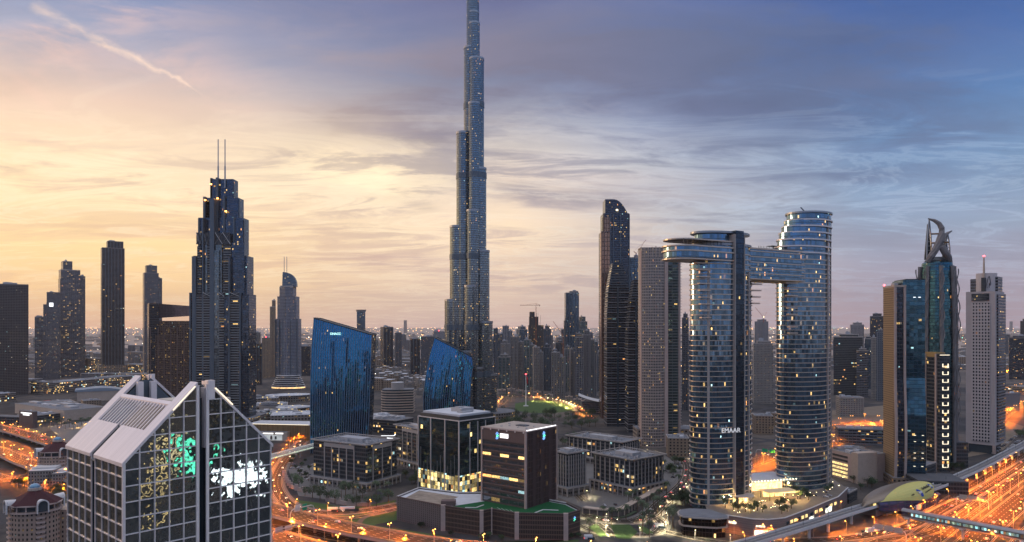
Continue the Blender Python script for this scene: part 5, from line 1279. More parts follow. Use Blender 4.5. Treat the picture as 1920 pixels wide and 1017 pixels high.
# =================================================================== low blocks
def low(label, xl, yl, xc, yc, xr, h, gl='lowlit', name='low_building', cat='building', roof='roof', z=0.0, depth=None, seed=0, units=4, pern=True, wall=None):
    f = frame3(xl, yl, xc, yc, xr, z, depth); t = thing(name, label, cat, f.loc, f.rot); r = random.Random(seed+int(xl)); W, D = f.W, f.D
    MB().box(-W, 0, 0, D, 0, h, 0, 1).build('wall', [FC[gl] if wall is None else M[wall], M[roof]], t)
    roof_kit(t, -W, 0, 0, D, h, seed, .9, 'conc', False)
    for i in range(units):
        cx, cy = -W*r.uniform(.1, .9), D*r.uniform(.15, .85); a, b = W*r.uniform(.03, .12), D*r.uniform(.03, .12)
        MB().box(cx-a, cx+a, cy-b, cy+b, h, h+r.uniform(1, 3.5)).build('roof_plant', M['plant'] if r.random() < .6 else M['roof_w'], t)
    return t, f
def midground():
    # layered curved office
    D0 = F*H/(776-HY); k = D0/F; t = thing('layered_round_office', 'layered brown office with curved corner and banded floors between the blue towers', 'office building', ((745-960)*k, D0, 0)); X = lambda px: (px-745)*k
    pl = [(X(714), 8), (X(717), 2), (X(724), -3), (X(735), -5), (X(747), -4), (X(774), 6), (X(772), 40), (X(716), 40)]
    MB().prism(pl, 0, ZY(731, D0), 0, 1).build('glass_body', [M['glass_d'], M['roof']], t)
    for i in range(9): z = 1+i*4.6; MB().prism([(x*1.03, y-1) for x, y in pl], z, z+2.1, 0, 0, True).build('floor_band', M['stone'], t)
    MB().prism(circle(X(743), 14, 12*k, 12*k, 20), ZY(731, D0), ZY(718, D0), 0, 1).build('roof_drum', [M['conc'], M['roof_w']], t)
    # shopping mall
    low('big flat mall hall with grey roof lights behind the left plaza', 28, 775, 120, 790, 200, 17, 'tan', 'mall_hall', 'mall', seed=1, units=7, wall='stone')
    low('mall wing with dark glass gallery above the left plaza', 62, 795, 136, 786, 172, 12, 'office', 'mall_wing', 'mall', seed=2, depth=40)
    t, f = low('square mall tower block carrying a white lit sign at the left plaza', 36, 800, 62, 803, 70, 31*.8, 'tan', 'sign_tower', 'building', seed=3, units=1, wall='fin_brown')
    MB().box(-f.W*.85, -f.W*.1, -.6, -.2, 21, 22.6).box(-f.W*.7, -f.W*.25, -.6, -.2, 18.4, 20).build('lit_sign', M['sign_w'], t)
    t, f = low('mall entrance block with bright red portal frame', 64, 772, 92, 768, 120, 14, 'tan', 'red_portal_block', 'building', seed=4, wall='fin_brown')
    MB().box(-f.W-.5, -f.W+5, -1.5, 6, 0, 17).box(-f.W-.5, 2, -1.5, 2, 15, 17).build('red_portal', M['red'], t)
    low('long raised glass walkway leading to the left plaza', -10, 796, 37, 798, 40, 13, 'office', 'covered_walkway', 'walkway', depth=12, units=0)
    low('beige hall with ochre lit wall behind the red portal', 98, 766, 130, 764, 150, 15, 'tan', 'ochre_hall', 'building', seed=6, wall='stone')
    low('small cream pavilion roof near the gabled tower', 156, 764, 190, 762, 200, 12, 'tan', 'pavilion', 'building', seed=7, depth=30)
    low('white lattice fronted garage building with dark screen', 58, 738, 82, 740, 100, 31*.9, 'podium', 'lattice_garage', 'car park', seed=8)
    low('long grey garage with many lit deck openings below left skyline', 102, 740, 270, 722, 300, 26, 'lowlit', 'parking_garage', 'car park', seed=9, depth=60, units=6)
    low('small garage block left of the lattice fronted one', 4, 755, 30, 752, 56, 17, 'lowlit', 'parking_block', 'car park', seed=10, depth=50)
    for i, (a, b, yb, h, lab) in enumerate(((150, 190, 700, 48, 'golden lit hotel podium left of slim black tower'), (236, 266, 702, 30, 'yellow lit low block right of slim black tower'), (196, 280, 712, 16, 'long golden terrace block at foot of slim black tower'),
        (0, 60, 722, 14, 'wide low block under the far left slab tower'), (152, 188, 715, 20, 'round edged white block between left towers'), (52, 70, 700, 26, 'small block in the gap beside the slab tower'), (240, 268, 690, 58, 'mauve striped block left of the slender grey tower'))):
        low(lab, a, yb-1, b, yb, b+3, h, 'lowlit' if 'lit' in lab or 'golden' in lab else 'greyband', 'low_building', seed=20+i, depth=35)
    # curved hall roof behind the gabled tower
    f = frame1(145, 225, 752, 60, 0); t = thing('curved_roof_hall', 'big hall with swooping blue grey metal roof behind the gabled tower', 'mall hall', f.loc, f.rot); W = f.W
    MB().prism([(-W/2, 0), (W/2, 0), (W/2, 58), (-W/2, 58)], 0, 20, 0, 1).build('wall', [M['stone'], M['roof']], t)
    pr_ = [(-W*.55+W*1.15*i/16, 20.3+6.5*(sin(pi*i/16)**.8)+(3 if i < 3 else 0)*(1-i/3)) for i in range(17)]
    mb = MB().face([(-W*.55, -1, 20.1)]+[(W*.6, -1, 20.1)]+[(x_, -1, z_) for x_, z_ in reversed(pr_)])
    mb.sheet([[(x_, y_, z_) for y_ in (-1, 60)] for x_, z_ in pr_]).build('swooping_roof', plain('blue_grey_roof', (.26,.32,.38), .45, .3, var=.1), t)
    # domes and roofs of the mall right of the gabled tower
    for i, (a, b, yb, h, lab) in enumerate(((455, 523, 762, 15, 'mall roof slab with pale edge, first behind gabled tower'), (500, 583, 756, 14, 'wide pale oval mall roof under the sail topped hotel'),
        (468, 540, 775, 13, 'flat mall roof with small plant boxes'), (520, 584, 779, 12, 'pale blue mall roof next to the wide blue tower'), (470, 560, 790, 14, 'dark skylight strip of the mall'), (505, 584, 797, 15, 'mall service roof with white boxes'))):
        f = frame1(a, b, yb, 40+8*(i % 3), (i*7) % 11-5); t = thing('mall_roof', lab, 'mall roof', f.loc, f.rot); W, D = f.W, f.D; rr = random.Random(i)
        if i in (1, 3): MB().prism(circle(0, D/2, W/2, D/2, 26), 0, h, 0, 1).prism(circle(0, D/2, W/2+3, D/2+3, 26), h, h+1.2, 1, 1, True).build('oval_hall', [FC['podium'], M['roof_w']], t)
        else: MB().box(-W/2, W/2, 0, D, 0, h, 0, 1).build('hall', [FC['podium'], M['roof_w'] if i % 2 else M['roof']], t); roof_kit(t, -W/2, W/2, 0, D, h, i, .8, 'conc_w', False)
        for q in range(16):
            cx, cy = W*rr.uniform(-.42, .42), D*rr.uniform(.1, .9); s_ = rr.uniform(1.2, 6); MB().box(cx-s_, cx+s_, cy-1.2, cy+rr.uniform(1, 2.5), h, h+rr.uniform(1, 2.6)).build('roof_unit', M['white'] if q % 4 else M['plant'], t)
        for q in range(4):
            cx, cy = W*rr.uniform(-.42, .42), D*rr.uniform(.1, .9); MB().box(cx-1.2, cx+1.2, cy-.6, cy+.6, h+.3, h+1.6).build('roof_lamp', M['lit_yel'], t)
    for i, (x, y, r_, lab) in enumerate(((505, 762, 14, 'ribbed glass dome of the mall'), (480, 748, 12, 'low mall dome half hidden by the gabled tower'))):
        p = G(x, y, 12); t = thing('mall_dome', lab, 'dome', (p.x, p.y, 0)); MB().prism(circle(0, 0, r_*1.3, r_, 24), 0, 14, 0, 1).build('drum', [M['conc'], M['roof_w']], t)
        MB().lathe([(r_*cos(a*pi/12), 14+r_*.55*sin(a*pi/12)) for a in range(7)], 24, 0, (0, 0), 1.3, 1).build('dome_shell', FC['greyband'], t)
    f = frame3(462, 824, 545, 826, 600, 0, 30); t = thing('ochre_mall_wall', 'long ochre ribbed mall wall with lit coping beside the gabled tower', 'mall', f.loc, f.rot); W = f.W
    oc = facade('ochre_ribs', (.42,.27,.12), (.32,.2,.09), 2.4, 40, .3, .0, 0, 0, metal=0, rough=.8)
    MB().box(-W, W*.55, 0, 40, 0, 21, 0, 1).build('ribbed_wall', [oc, M['roof_w']], t); MB().tube([(-W, -.5, 21.4), (W*.4, -.5, 21.4)], .3, 5).build('coping_light', M['strip_w'], t)
    MB().box(-W, -W*.02, -9, .1, 0, 12, 0, 1).build('shopfront', [M['stone'], M['roof']], t)
    MB().box(-W*.55, -W*.32, -9.5, -9.1, 9.4, 10.8).box(-W*.27, -W*.1, -9.5, -9.1, 9.6, 11.2).build('lit_sign', M['sign_w'], t)
    b_ = MB().box(-W*.52, -W*.12, -9.6, -9.15, 1.2, 8.2).build('billboard', glow('poster_light', (.62,.66,.66,1), .55, .4, .2), t)
    MB().prism(circle(-W*.36, -9.8, 1.6, .3, 12), 2, 5.6).prism(circle(-W*.36, -9.8, 1.2, .3, 12), 5.6, 7.4).build('poster_face', M['fin_brown'], t); MB().prism(circle(-W*.26, -9.8, 1.3, .3, 12), 2.6, 6.6).build('poster_watch', M['steel_d'], t)
    low('dark retail block with glowing white square sign right of the wide blue tower', 700, 812, 742, 816, 775, 20, 'office', 'retail_block', 'building', seed=31)
    p = G(731, 815, 12); t = thing('square_sign', 'big glowing white frame sign with round logo on the dark retail block', 'sign', (p.x, p.y-5, 0)); s_ = .75
    MB().box(-8, 9, 0, .5, 20, 21).box(8, 9, 0, .5, 6, 20).build('sign_frame', M['sign_w'], t); MB().lathe([(0, 0), (3.2, 0)], 16).build('sign_disc', M['sign_w'], t); t.children[-1].rotation_euler = (pi/2, 0, 0); t.children[-1].location = (1, -.3, 14); MB().box(-3, 5, -.3, 0, 7.5, 8.6).build('sign_text_bar', M['sign_w'], t); MB().box(-.3, .3, .6, 1.2, 0, 20).build('sign_post', M['steel_d'], t)
    low('mall arm with curved lit edge between the blue towers', 640, 800, 710, 792, 760, 15, 'podium', 'mall_gallery', 'mall', seed=32, roof='roof_w', units=9)
    # beige low quarter
    k_ = 0
    for (a, b, yb, h) in ((700, 722, 706, 20), (718, 735, 712, 26), (734, 752, 709, 30), (750, 770, 712, 24), (768, 790, 718, 18), (783, 800, 726, 20), (700, 716, 720, 14), (760, 778, 728, 14), (842, 862, 716, 16), (779, 797, 742, 12)):
        k_ += 1; f = frame1(a, b, yb, None, (k_*13) % 30-15); t = thing('old_town_block', 'low sandy old style block with small turrets between the blue towers', 'apartment block', f.loc, f.rot, 'sandy old style blocks'); W, D = f.W, f.D
        MB().box(-W/2, W/2, 0, D, 0, h, 0, 1).box(-W/2+2, -W/2+7, -1, 6, 0, h+5, 0, 1).box(W*.2, W*.4, -1.4, 4, 0, h+3, 0, 1).build('wall', [FC['beige2'], M['stone']], t)
        roof_kit(t, -W/2, W/2, 0, D, h, k_, 1, 'stone', True, 2, (2, 4))
    for (a, b, yb, h) in ((933, 950, 742, 12), (951, 966, 742, 14), (966, 980, 744, 13), (1000, 1015, 746, 12), (1022, 1036, 752, 12), (1060, 1074, 757, 13), (1074, 1090, 760, 11), (1090, 1104, 762, 10), (982, 996, 743, 10)):
        k_ += 1; f = frame1(a, b, yb, None, (k_*13) % 24-12); t = thing('old_town_block', 'low sandy block lining the lit park road', 'apartment block', f.loc, f.rot, 'sandy blocks along the park road'); W, D = f.W, f.D
        MB().box(-W/2, W/2, 0, D, 0, h, 0, 1).box(-W*.1, W*.15, -1, 5, 0, h+3, 0, 1).build('wall', [FC['beige2'], M['stone']], t); roof_kit(t, -W/2, W/2, 0, D, h, k_, 1, 'stone', False)
    # right side low blocks
    low('beige courtyard building lit orange right of the arch towers', 1567, 778, 1575, 782, 1620, 33, 'beige2', 'courtyard_building', 'building', seed=40)
    low('long grey mall roof with arches behind the lit garage', 1565, 826, 1572, 832, 1662, 20, 'greyband', 'grey_hall', 'mall', seed=41, roof='conc_d')
    low('small pink block with amber wall under the long grey mall', 1563, 862, 1575, 866, 1615, 15, 'tan', 'pink_block', 'building', seed=42, depth=30)
    t, f = low('open deck car park with rows of yellow lit floors', 1560, 893, 1606, 906, 1660, 27, 'lowlit', 'open_deck_garage', 'car park', seed=43, wall='stone_p', units=8)
    W = f.W
    for i in range(6): MB().box(-W*.97, -W*.35, -.35, .2, 2+i*4, 4.1+i*4).build('lit_deck', M['lit_yel'] if i < 4 else M['steel_d'], t)
    MB().box(-W*.14, f.W*.12, -2, f.D*.6, 0, 30).build('stair_tower', M['stone'], t)
    a, b = G(1612, 903, 0), G(1662, 898, 0); f2 = frame3(1612, 900, 1662, 897, 1664, 0, 8); t = thing('truss_skybridge', 'blue lit trussed link bridge between garage and two tone tower', 'link bridge', f2.loc, f2.rot); W = f2.W
    MB().box(-W, 0, 0, 7, 13, 13.8, 0, 0, True).box(-W, 0, 0, 7, 19, 19.8, 0, 0, True).build('bridge_chords', M['conc'], t); MB().box(-W, 0, 2.5, 6, 13.8, 19).build('bridge_glazing', glow('blue_white_glazing', (.5, .75, 1, 1), 1.1, .8, .4), t)
    mb = MB()
    for i in range(4): x = -W+W*i/4; mb.tube([(x, -.1, 13.8), (x+W/8, -.1, 19), (x+W/4, -.1, 13.8)], .45, 4)
    mb.build('truss_web', M['conc_w'], t)
    low('brown low wall like building with orange streaks below the horned tower', 1722, 905, 1755, 893, 1790, 14, 'office', 'brown_annex', 'building', seed=45, depth=30)
    low('blue grey shed at the right edge beyond the highway', 1862, 772, 1900, 770, 1912, 33, 'grey', 'grey_shed', 'building', seed=46, wall='conc_d', units=1)
    low('row of lit shops at the far right behind the highway', 1890, 735, 1925, 738, 1930, 14, 'lowlit', 'shop_row', 'building', seed=47, depth=30)
    for i, (a, b, yb, h) in enumerate(((1415, 1450, 815, 26), (1446, 1456, 800, 20), (1252, 1292, 858, 22), (1278, 1300, 830, 18))):
        low(('beige apartment block with roof garden seen between the arch towers', 'pink stone wing beside it between the arch towers', 'tan podium block between beige tower and arch', 'small block behind the tan podium')[i], a, yb-1, b, yb, b+2, h, 'tan', 'apartment_block', seed=50+i, depth=30)
midground()
# =================================================================== ornate maroon roofed residences
def residences():
    def res(label, px, ytop, D0, w, annex):
        k = D0/F; zt = ZY(ytop, D0); t = thing('domed_residence', label, 'apartment building', ((px-960)*k, D0+14, 0), .2)
        fw = facade('residence_wall_%d' % px, (.56,.4,.31), (.05,.06,.06), 2.7, 3.3, .62, .5, .1, 0, power=1.2, metal=.3)
        r = w/2; ze = zt-13.5
        MB().prism(circle(0, 0, r*.93, r*.8, 16), 0, ze-5, 0, 1).box(-r*1.05, r*1.12, 3, 24, 0, ze-7, 0, 1).build('wall', [fw, M['stone']], t)
        MB().prism(circle(0, 0, r*.78, r*.68, 16), ze-5, ze, 0, 1).build('loggia_glass', [M['glass_d'], M['stone']], t)
        for z in (ze-5.2, ze-.4): MB().prism(circle(0, 0, r*1.02, r*.88, 16), z, z+.9, 0, 0, True).build('cornice', M['stone_p'], t)
        for i in range(16):
            a = 2*pi*i/16; MB().box(r*.93*cos(a)-.35, r*.93*cos(a)+.35, r*.8*sin(a)-.35, r*.8*sin(a)+.35, ze-5, ze).build('column', M['stone_p'], t)
        n = 8; MB().prism(circle(0, 0, r*1.03, r*.9, n, pi/8), ze+.5, ze+9, 0, 0, True, top_pts=circle(0, 0, r*.2, r*.18, n, pi/8)).build('maroon_roof', M['maroon'], t)
        MB().prism(circle(0, 0, r*.26, r*.24, 12), ze+8.6, ze+10.4, 0, 0).build('cupola_drum', M['stone'], t)
        MB().lathe([(r*.2, ze+10.3), (r*.19, ze+11.6), (r*.13, ze+12.7), (0, ze+13.4)], 14).build('cupola_dome', M['dome'], t); MB().tube([(0, 0, ze+13.3), (0, 0, ze+17)], .12, 4).build('finial', M['steel'], t)
        for a in (-pi/2-.95, -pi/2+.62, -pi/2+2.2, pi/2+.6):
            d = sub('arched_dormer', t, (r*.72*cos(a), r*.62*sin(a), ze), a+pi/2); q = 3.3
            arc = [(q*cos(pi*i/10), q*sin(pi*i/10)) for i in range(11)]
            mb = MB()
            for i in range(10):
                (x0, z0), (x1, z1) = arc[i], arc[i+1]
                mb.face([(x0*1.12, -r*.36, z0*1.12+.6), (x1*1.12, -r*.36, z1*1.12+.6), (x1*.6, r*.3, z1*.8+.6), (x0*.6, r*.3, z0*.8+.6)][::-1]); mb.face([(x0*1.12, -r*.36, z0*1.12+.6), (x0*.86, -r*.36, z0*.86+.6), (x1*.86, -r*.36, z1*.86+.6), (x1*1.12, -r*.36, z1*1.12+.6)])
            mb.build('arch_hood', M['conc_w'], d); MB().box(-q*.9, q*.9, -r*.3, -r*.28, -4, 2.8).build('arch_glazing', M['glass_d'], d)
            for sx_ in (-1, 1): MB().box(sx_*q-.35, sx_*q+.35, -r*.36, -r*.3, -5, .8).build('arch_post', M['conc_w'], d)
        for i in range(9):
            z = ze-9-i*3.3
            for a in (-pi/2-.9, -pi/2+.55):
                c = (r*.93*cos(a), r*.8*sin(a)); MB().obox(c, (-sin(a), cos(a)), 2.6, 1.1, z, z+1.1).build('balcony', M['stone_p'], t)
        if annex:
            for q_, (x0, x1, h) in enumerate(((-r*.8, r*.5, ze-14), (r*.1, r*1.0, ze-17))):
                MB().prism([(x0, -r*1.6), (x0+2, -r*1.8), (x1-2, -r*1.8), (x1, -r*1.6), (x1, 0), (x0, 0)], 0, h, 0, 1).build('lower_wing', [facade('residence_wing_%d' % q_, (.36,.32,.29), (.06,.07,.08), 2.5, 3.2, .55, .5, .05, 0, metal=.3), M['conc_w']], t)
                MB().box(x0+1, x1-1, -r*1.4, -2, h, h+1.8).build('roof_terrace', M['conc_w'], t)
    res('domed residence with dark maroon octagonal roof, nearest in the bottom left corner', 40, 914, 499, 34, False)
    res('domed residence with maroon roof and grey lower wing, behind the nearest domed one', 91, 823, 715, 36, True)
residences()
# =================================================================== roads
def path(px, z=0.0, step=8.0):
    return smooth_path([G(p[0], p[1], (p[2] if len(p) > 2 else z)) for p in px], step)
def wpath(pts, step=10.0): return smooth_path([Vector(p) for p in pts], step)
_lay = [0.02]
def road(name, pth, w, mat, kerb=True, walk=0.0, km='conc_road'):
    _lay[0] += .006; mb = strip(MB(), pth, -w/2, w/2, _lay[0])
    o = tag(mb.build(name, M[mat]), kind='structure')
    if kerb:
        for s_ in (-1, 1):
            a, b = sorted((s_*w/2, s_*(w/2+.4))); k_ = rail(MB(), pth, a, b, 0, .16).build('kerb', M[km]); tag(k_, kind='structure')
            if walk: tag(strip(MB(), pth, *sorted((s_*(w/2+.4), s_*(w/2+.4+walk))), .13).build('pavement', M['paving']), kind='structure')
    return o
def flyover(label, pth, w, z, mat='road20', pier_every=3, barrier=1.1, piers=True, name='flyover'):
    o = pth[0].copy(); o.z = 0; lp = [p-o for p in pth]
    t = thing(name, label, 'road bridge', o)
    strip(MB(), lp, -w/2, w/2, .03).build('road_deck', M[mat], t)
    rail(MB(), lp, -w/2-.3, w/2+.3, -1.7, -.0).build('deck_beam', M['conc'], t)
    for s_ in (-1, 1):
        a, b = sorted((s_*w/2, s_*(w/2+.5))); rail(MB(), lp, a, b, 0.02, barrier).build('barrier', M['conc_road'], t)
    if piers:
        for i in range(2, len(lp)-1, pier_every):
            p = lp[i]; MB().prism(circle(p.x, p.y, 1.3, 1.3, 10), -0.0, z-3.0, 0).prism(circle(p.x, p.y, 1.4, 1.4, 10), z-3.0, z-1.68, 0, 0, False, top_pts=circle(p.x, p.y, w*.34, 1.8, 10)).build('pier', M['conc'], t)
    return t
FLY1 = path([(-90, 782), (0, 802), (45, 813), (85, 826), (200, 862), (340, 904), (509, 955), (625, 984), (720, 1003), (820, 1019), (980, 1034), (1200, 1046), (1500, 1050)], 9)
FLY2 = path([(-80, 826), (0, 846), (48, 866), (120, 890), (300, 945), (509, 1004), (590, 1026), (700, 1052)], 8)
flyover('long curving elevated road sweeping from far left plaza across the bottom centre', FLY1, 21, 9)
flyover('lower elevated road at left running below the curving one, behind the gabled tower', FLY2, 20, 8)
LOW1 = path([(-60, 872), (0, 893), (120, 925), (300, 968), (509, 988), (640, 1010), (760, 1028), (900, 1045)], 0)
road('highway', LOW1, 12, 'road12', True)
LOW0 = path([(-60, 908), (0, 902), (48, 893), (110, 880)], 0); road('highway', LOW0, 16, 'road20')
RAMP = path([(585, 815), (563, 832), (536, 862), (518, 898), (524, 926), (550, 950), (604, 962), (664, 960), (718, 952), (762, 944), (800, 936)], 0)
road('side_road', RAMP, 12, 'road12', walk=2.5)
road('side_road', path([(520, 940), (548, 962), (610, 971), (668, 970), (722, 960), (760, 950)], 0), 7, 'road8')
tag(strip(MB(), path([(672, 984), (680, 973), (700, 965), (726, 961)], 0, 4), -2.2, 2.2, .09).build('footpath', M['sand']), kind='structure')
# highway on the right
SD = Vector((.70, .714, 0)).normalized(); SN = Vector((SD.y, -SD.x, 0))
S0 = G(1700, 1017)
def szr(off, back=True):
    base = S0+SN*off
    pts = [base+SD*t for t in (1150, 900, 700, 500, 350, 200, 80, 0)]
    pts += [base-SD*90+Vector((-12, 8, 0)), base-SD*180+Vector((-48, 22, 0)), base-SD*280+Vector((-110, 40, 0))]
    return wpath(pts[::-1], 14)
SZ = {}
for nm, off, w, mt in (('a', -12, 12, 'road12'), ('b', 8, 20, 'road20'), ('c', 33, 20, 'road20'), ('d', 62, 20, 'road20'), ('e', 87, 20, 'road20'), ('f', 112, 12, 'road12')):
    SZ[nm] = szr(off); road('highway', SZ[nm], w, mt, km='conc_road')
# service road looping under the viaduct
SV = path([(1395, 1035), (1470, 1016), (1560, 1012), (1640, 1002), (1712, 984), (1778, 950), (1815, 932), (1850, 912), (1885, 890), (1930, 862)], 0)
road('side_road', SV, 11, 'road12', walk=2)
SV2 = path([(1440, 1035), (1560, 1030), (1660, 1012), (1740, 1000), (1800, 968), (1860, 925)], 0)
road('side_road', SV2, 9, 'road8')
# road beyond the arch towers, and streets on the right and left
X1 = path([(1380, 880), (1440, 858), (1520, 838), (1600, 812), (1680, 792), (1760, 776)], 0); road('highway', X1, 26, 'road20')
X2 = path([(1560, 800), (1620, 790), (1680, 800), (1760, 820)], 0); road('side_road', X2, 12, 'road12')
X3 = path([(1855, 800), (1890, 772), (1930, 752), (1990, 735)], 0); road('highway', X3, 22, 'road20')
X4 = path([(1860, 742), (1900, 730), (1960, 722)], 0); road('highway', X4, 22, 'road20')
X5 = path([(1880, 700), (1930, 694)], 0); road('side_road', X5, 20, 'road20')
# streets round the palm roundabout
B1 = path([(1088, 965), (1130, 975), (1180, 978), (1215, 968), (1240, 945), (1265, 925), (1285, 905), (1292, 885), (1288, 866), (1262, 852)], 0); road('side_road', B1, 14, 'road12', walk=3)
B2 = path([(1085, 985), (1110, 995), (1150, 1000), (1205, 1004), (1235, 996), (1240, 980), (1222, 968)], 0, 5); road('side_road', B2, 9, 'road8', walk=2)
B3 = path([(1120, 983), (1136, 992), (1152, 1008)], 0, 5); road('side_road', B3, 7, 'road8')
B4 = path([(1240, 996), (1260, 1000), (1330, 1014), (1420, 1024)], 0); road('side_road', B4, 8, 'road8')
B5 = path([(1095, 940), (1060, 905), (1040, 880), (1062, 850), (1120, 835), (1180, 838), (1240, 850)], 0); road('side_road', B5, 9, 'road8')
# boulevard and oval park
PK = path([(925, 745), (975, 743), (1020, 747), (1060, 755), (1090, 768), (1110, 785)], 0); road('side_road', PK, 16, 'road12')
PK2 = path([(925, 752), (945, 752), (938, 760), (922, 764)], 0, 6); road('side_road', PK2, 8, 'road8')
def patch(name, pxs, mat, dz, kind='structure', label=None):
    return tag(MB().face([G(x, y)+Vector((0, 0, dz)) for x, y in pxs][::-1] if False else [G(x, y)+Vector((0, 0, dz)) for x, y in pxs]).build(name, M[mat]), label, kind=kind)
patch('park_lawn', [(966, 757), (1000, 751), (1040, 753), (1072, 762), (1076, 770), (1040, 775), (1000, 775), (966, 770)], 'grass', .1)
patch('lake', [(868, 756), (930, 752), (925, 772), (880, 780), (840, 778)], 'water', .05)
patch('grass_verge', [(520, 918), (560, 938), (640, 950), (700, 946), (742, 938), (742, 945), (690, 955), (610, 956), (556, 946)], 'grass', .012)
patch('grass_verge', [(608, 978), (668, 974), (700, 966), (760, 950), (744, 975), (700, 985), (800, 1000), (880, 1015), (1000, 1020), (1085, 1012), (1085, 1016), (900, 1017), (700, 1000), (620, 985)], 'grass', .008)
patch('grass_verge', [(600, 964), (700, 962), (664, 972), (600, 972), (560, 964)], 'grass', .006)
patch('grass_verge', [(1103, 989), (1118, 983), (1140, 1005), (1125, 1007)], 'grass', .2)
patch('grass_verge', [(1144, 985), (1180, 984), (1196, 998), (1180, 1012), (1156, 1010)], 'grass', .2)
patch('grass_verge', [(1112, 968), (1160, 972), (1188, 962), (1184, 966), (1160, 974)], 'grass', .2)
patch('grass_verge', [(1196, 985), (1212, 990), (1226, 1000), (1214, 1002), (1200, 996)], 'grass', .2)
patch('sand_lot', [(1380, 905), (1440, 888), (1460, 900), (1400, 915)], 'sand', .01)
patch('sand_lot', [(1800, 860), (1880, 845), (1905, 820), (1920, 800), (1890, 790), (1850, 830)], 'sand', .01)
patch('plaza', [(90, 800), (200, 785), (230, 820), (140, 845), (120, 828)], 'paving', .01)
patch('plaza', [(540, 880), (600, 868), (690, 925), (640, 940), (560, 930)], 'paving', .01)
patch('plaza', [(1040, 860), (1240, 848), (1280, 880), (1240, 940), (1110, 960), (1040, 930)], 'paving', .01)
patch('car_yard', [(1560, 770), (1660, 760), (1660, 800), (1560, 800)], 'sand', .01)

# =================================================================== metro viaduct, station and footbridge
MET = path([(1330, 1036), (1416, 1014), (1517, 984), (1586, 962), (1660, 940), (1747, 915), (1800, 893), (1836, 877), (1872, 859), (1920, 834), (1975, 805), (2080, 772)], 10)
def metro():
    o = MET[0].copy(); o.z = 0; lp = [p-o for p in MET]
    t = thing('metro_viaduct', 'elevated metro track on round piers curving along the right highway', 'railway viaduct', o)
    rail(MB(), lp, -4.6, 4.6, -.9, 0).build('track_deck', M['conc_d'], t)
    rail(MB(), lp, -2.6, 2.6, -2.4, -.88).build('box_beam', M['conc'], t)
    for a, b in ((-5.0, -4.6), (4.6, 5.0)): rail(MB(), lp, a, b, -1.0, 1.3).build('side_wall', M['conc_w'], t)
    rail(MB(), lp, -.3, .3, .01, .8).build('centre_walkway', M['conc'], t)
    for c in (-2.9, -1.5, 1.5, 2.9): rail(MB(), lp, c-.12, c+.12, .02, .25).build('running_rail', M['steel'], t)
    d = 0; last = -99
    for i in range(1, len(lp)):
        d += (lp[i]-lp[i-1]).length
        if d-last > 27:
            last = d; p = lp[i]; MB().prism(circle(p.x, p.y, 1.05, 1.05, 12), 0, 6.2, 0).prism(circle(p.x, p.y, 1.05, 1.05, 12), 6.2, 7.6, 0, 0, True, top_pts=circle(p.x, p.y, 2.9, 1.6, 12)).build('pier', M['conc_w'], t)
    for i in range(0, len(lp), 4):
        p = lp[i]; MB().tube([p+Vector((0, 0, .4)), p+Vector((0, 0, 5.6))], .13, 5).build('signal_post', M['steel_d'], t)
metro()
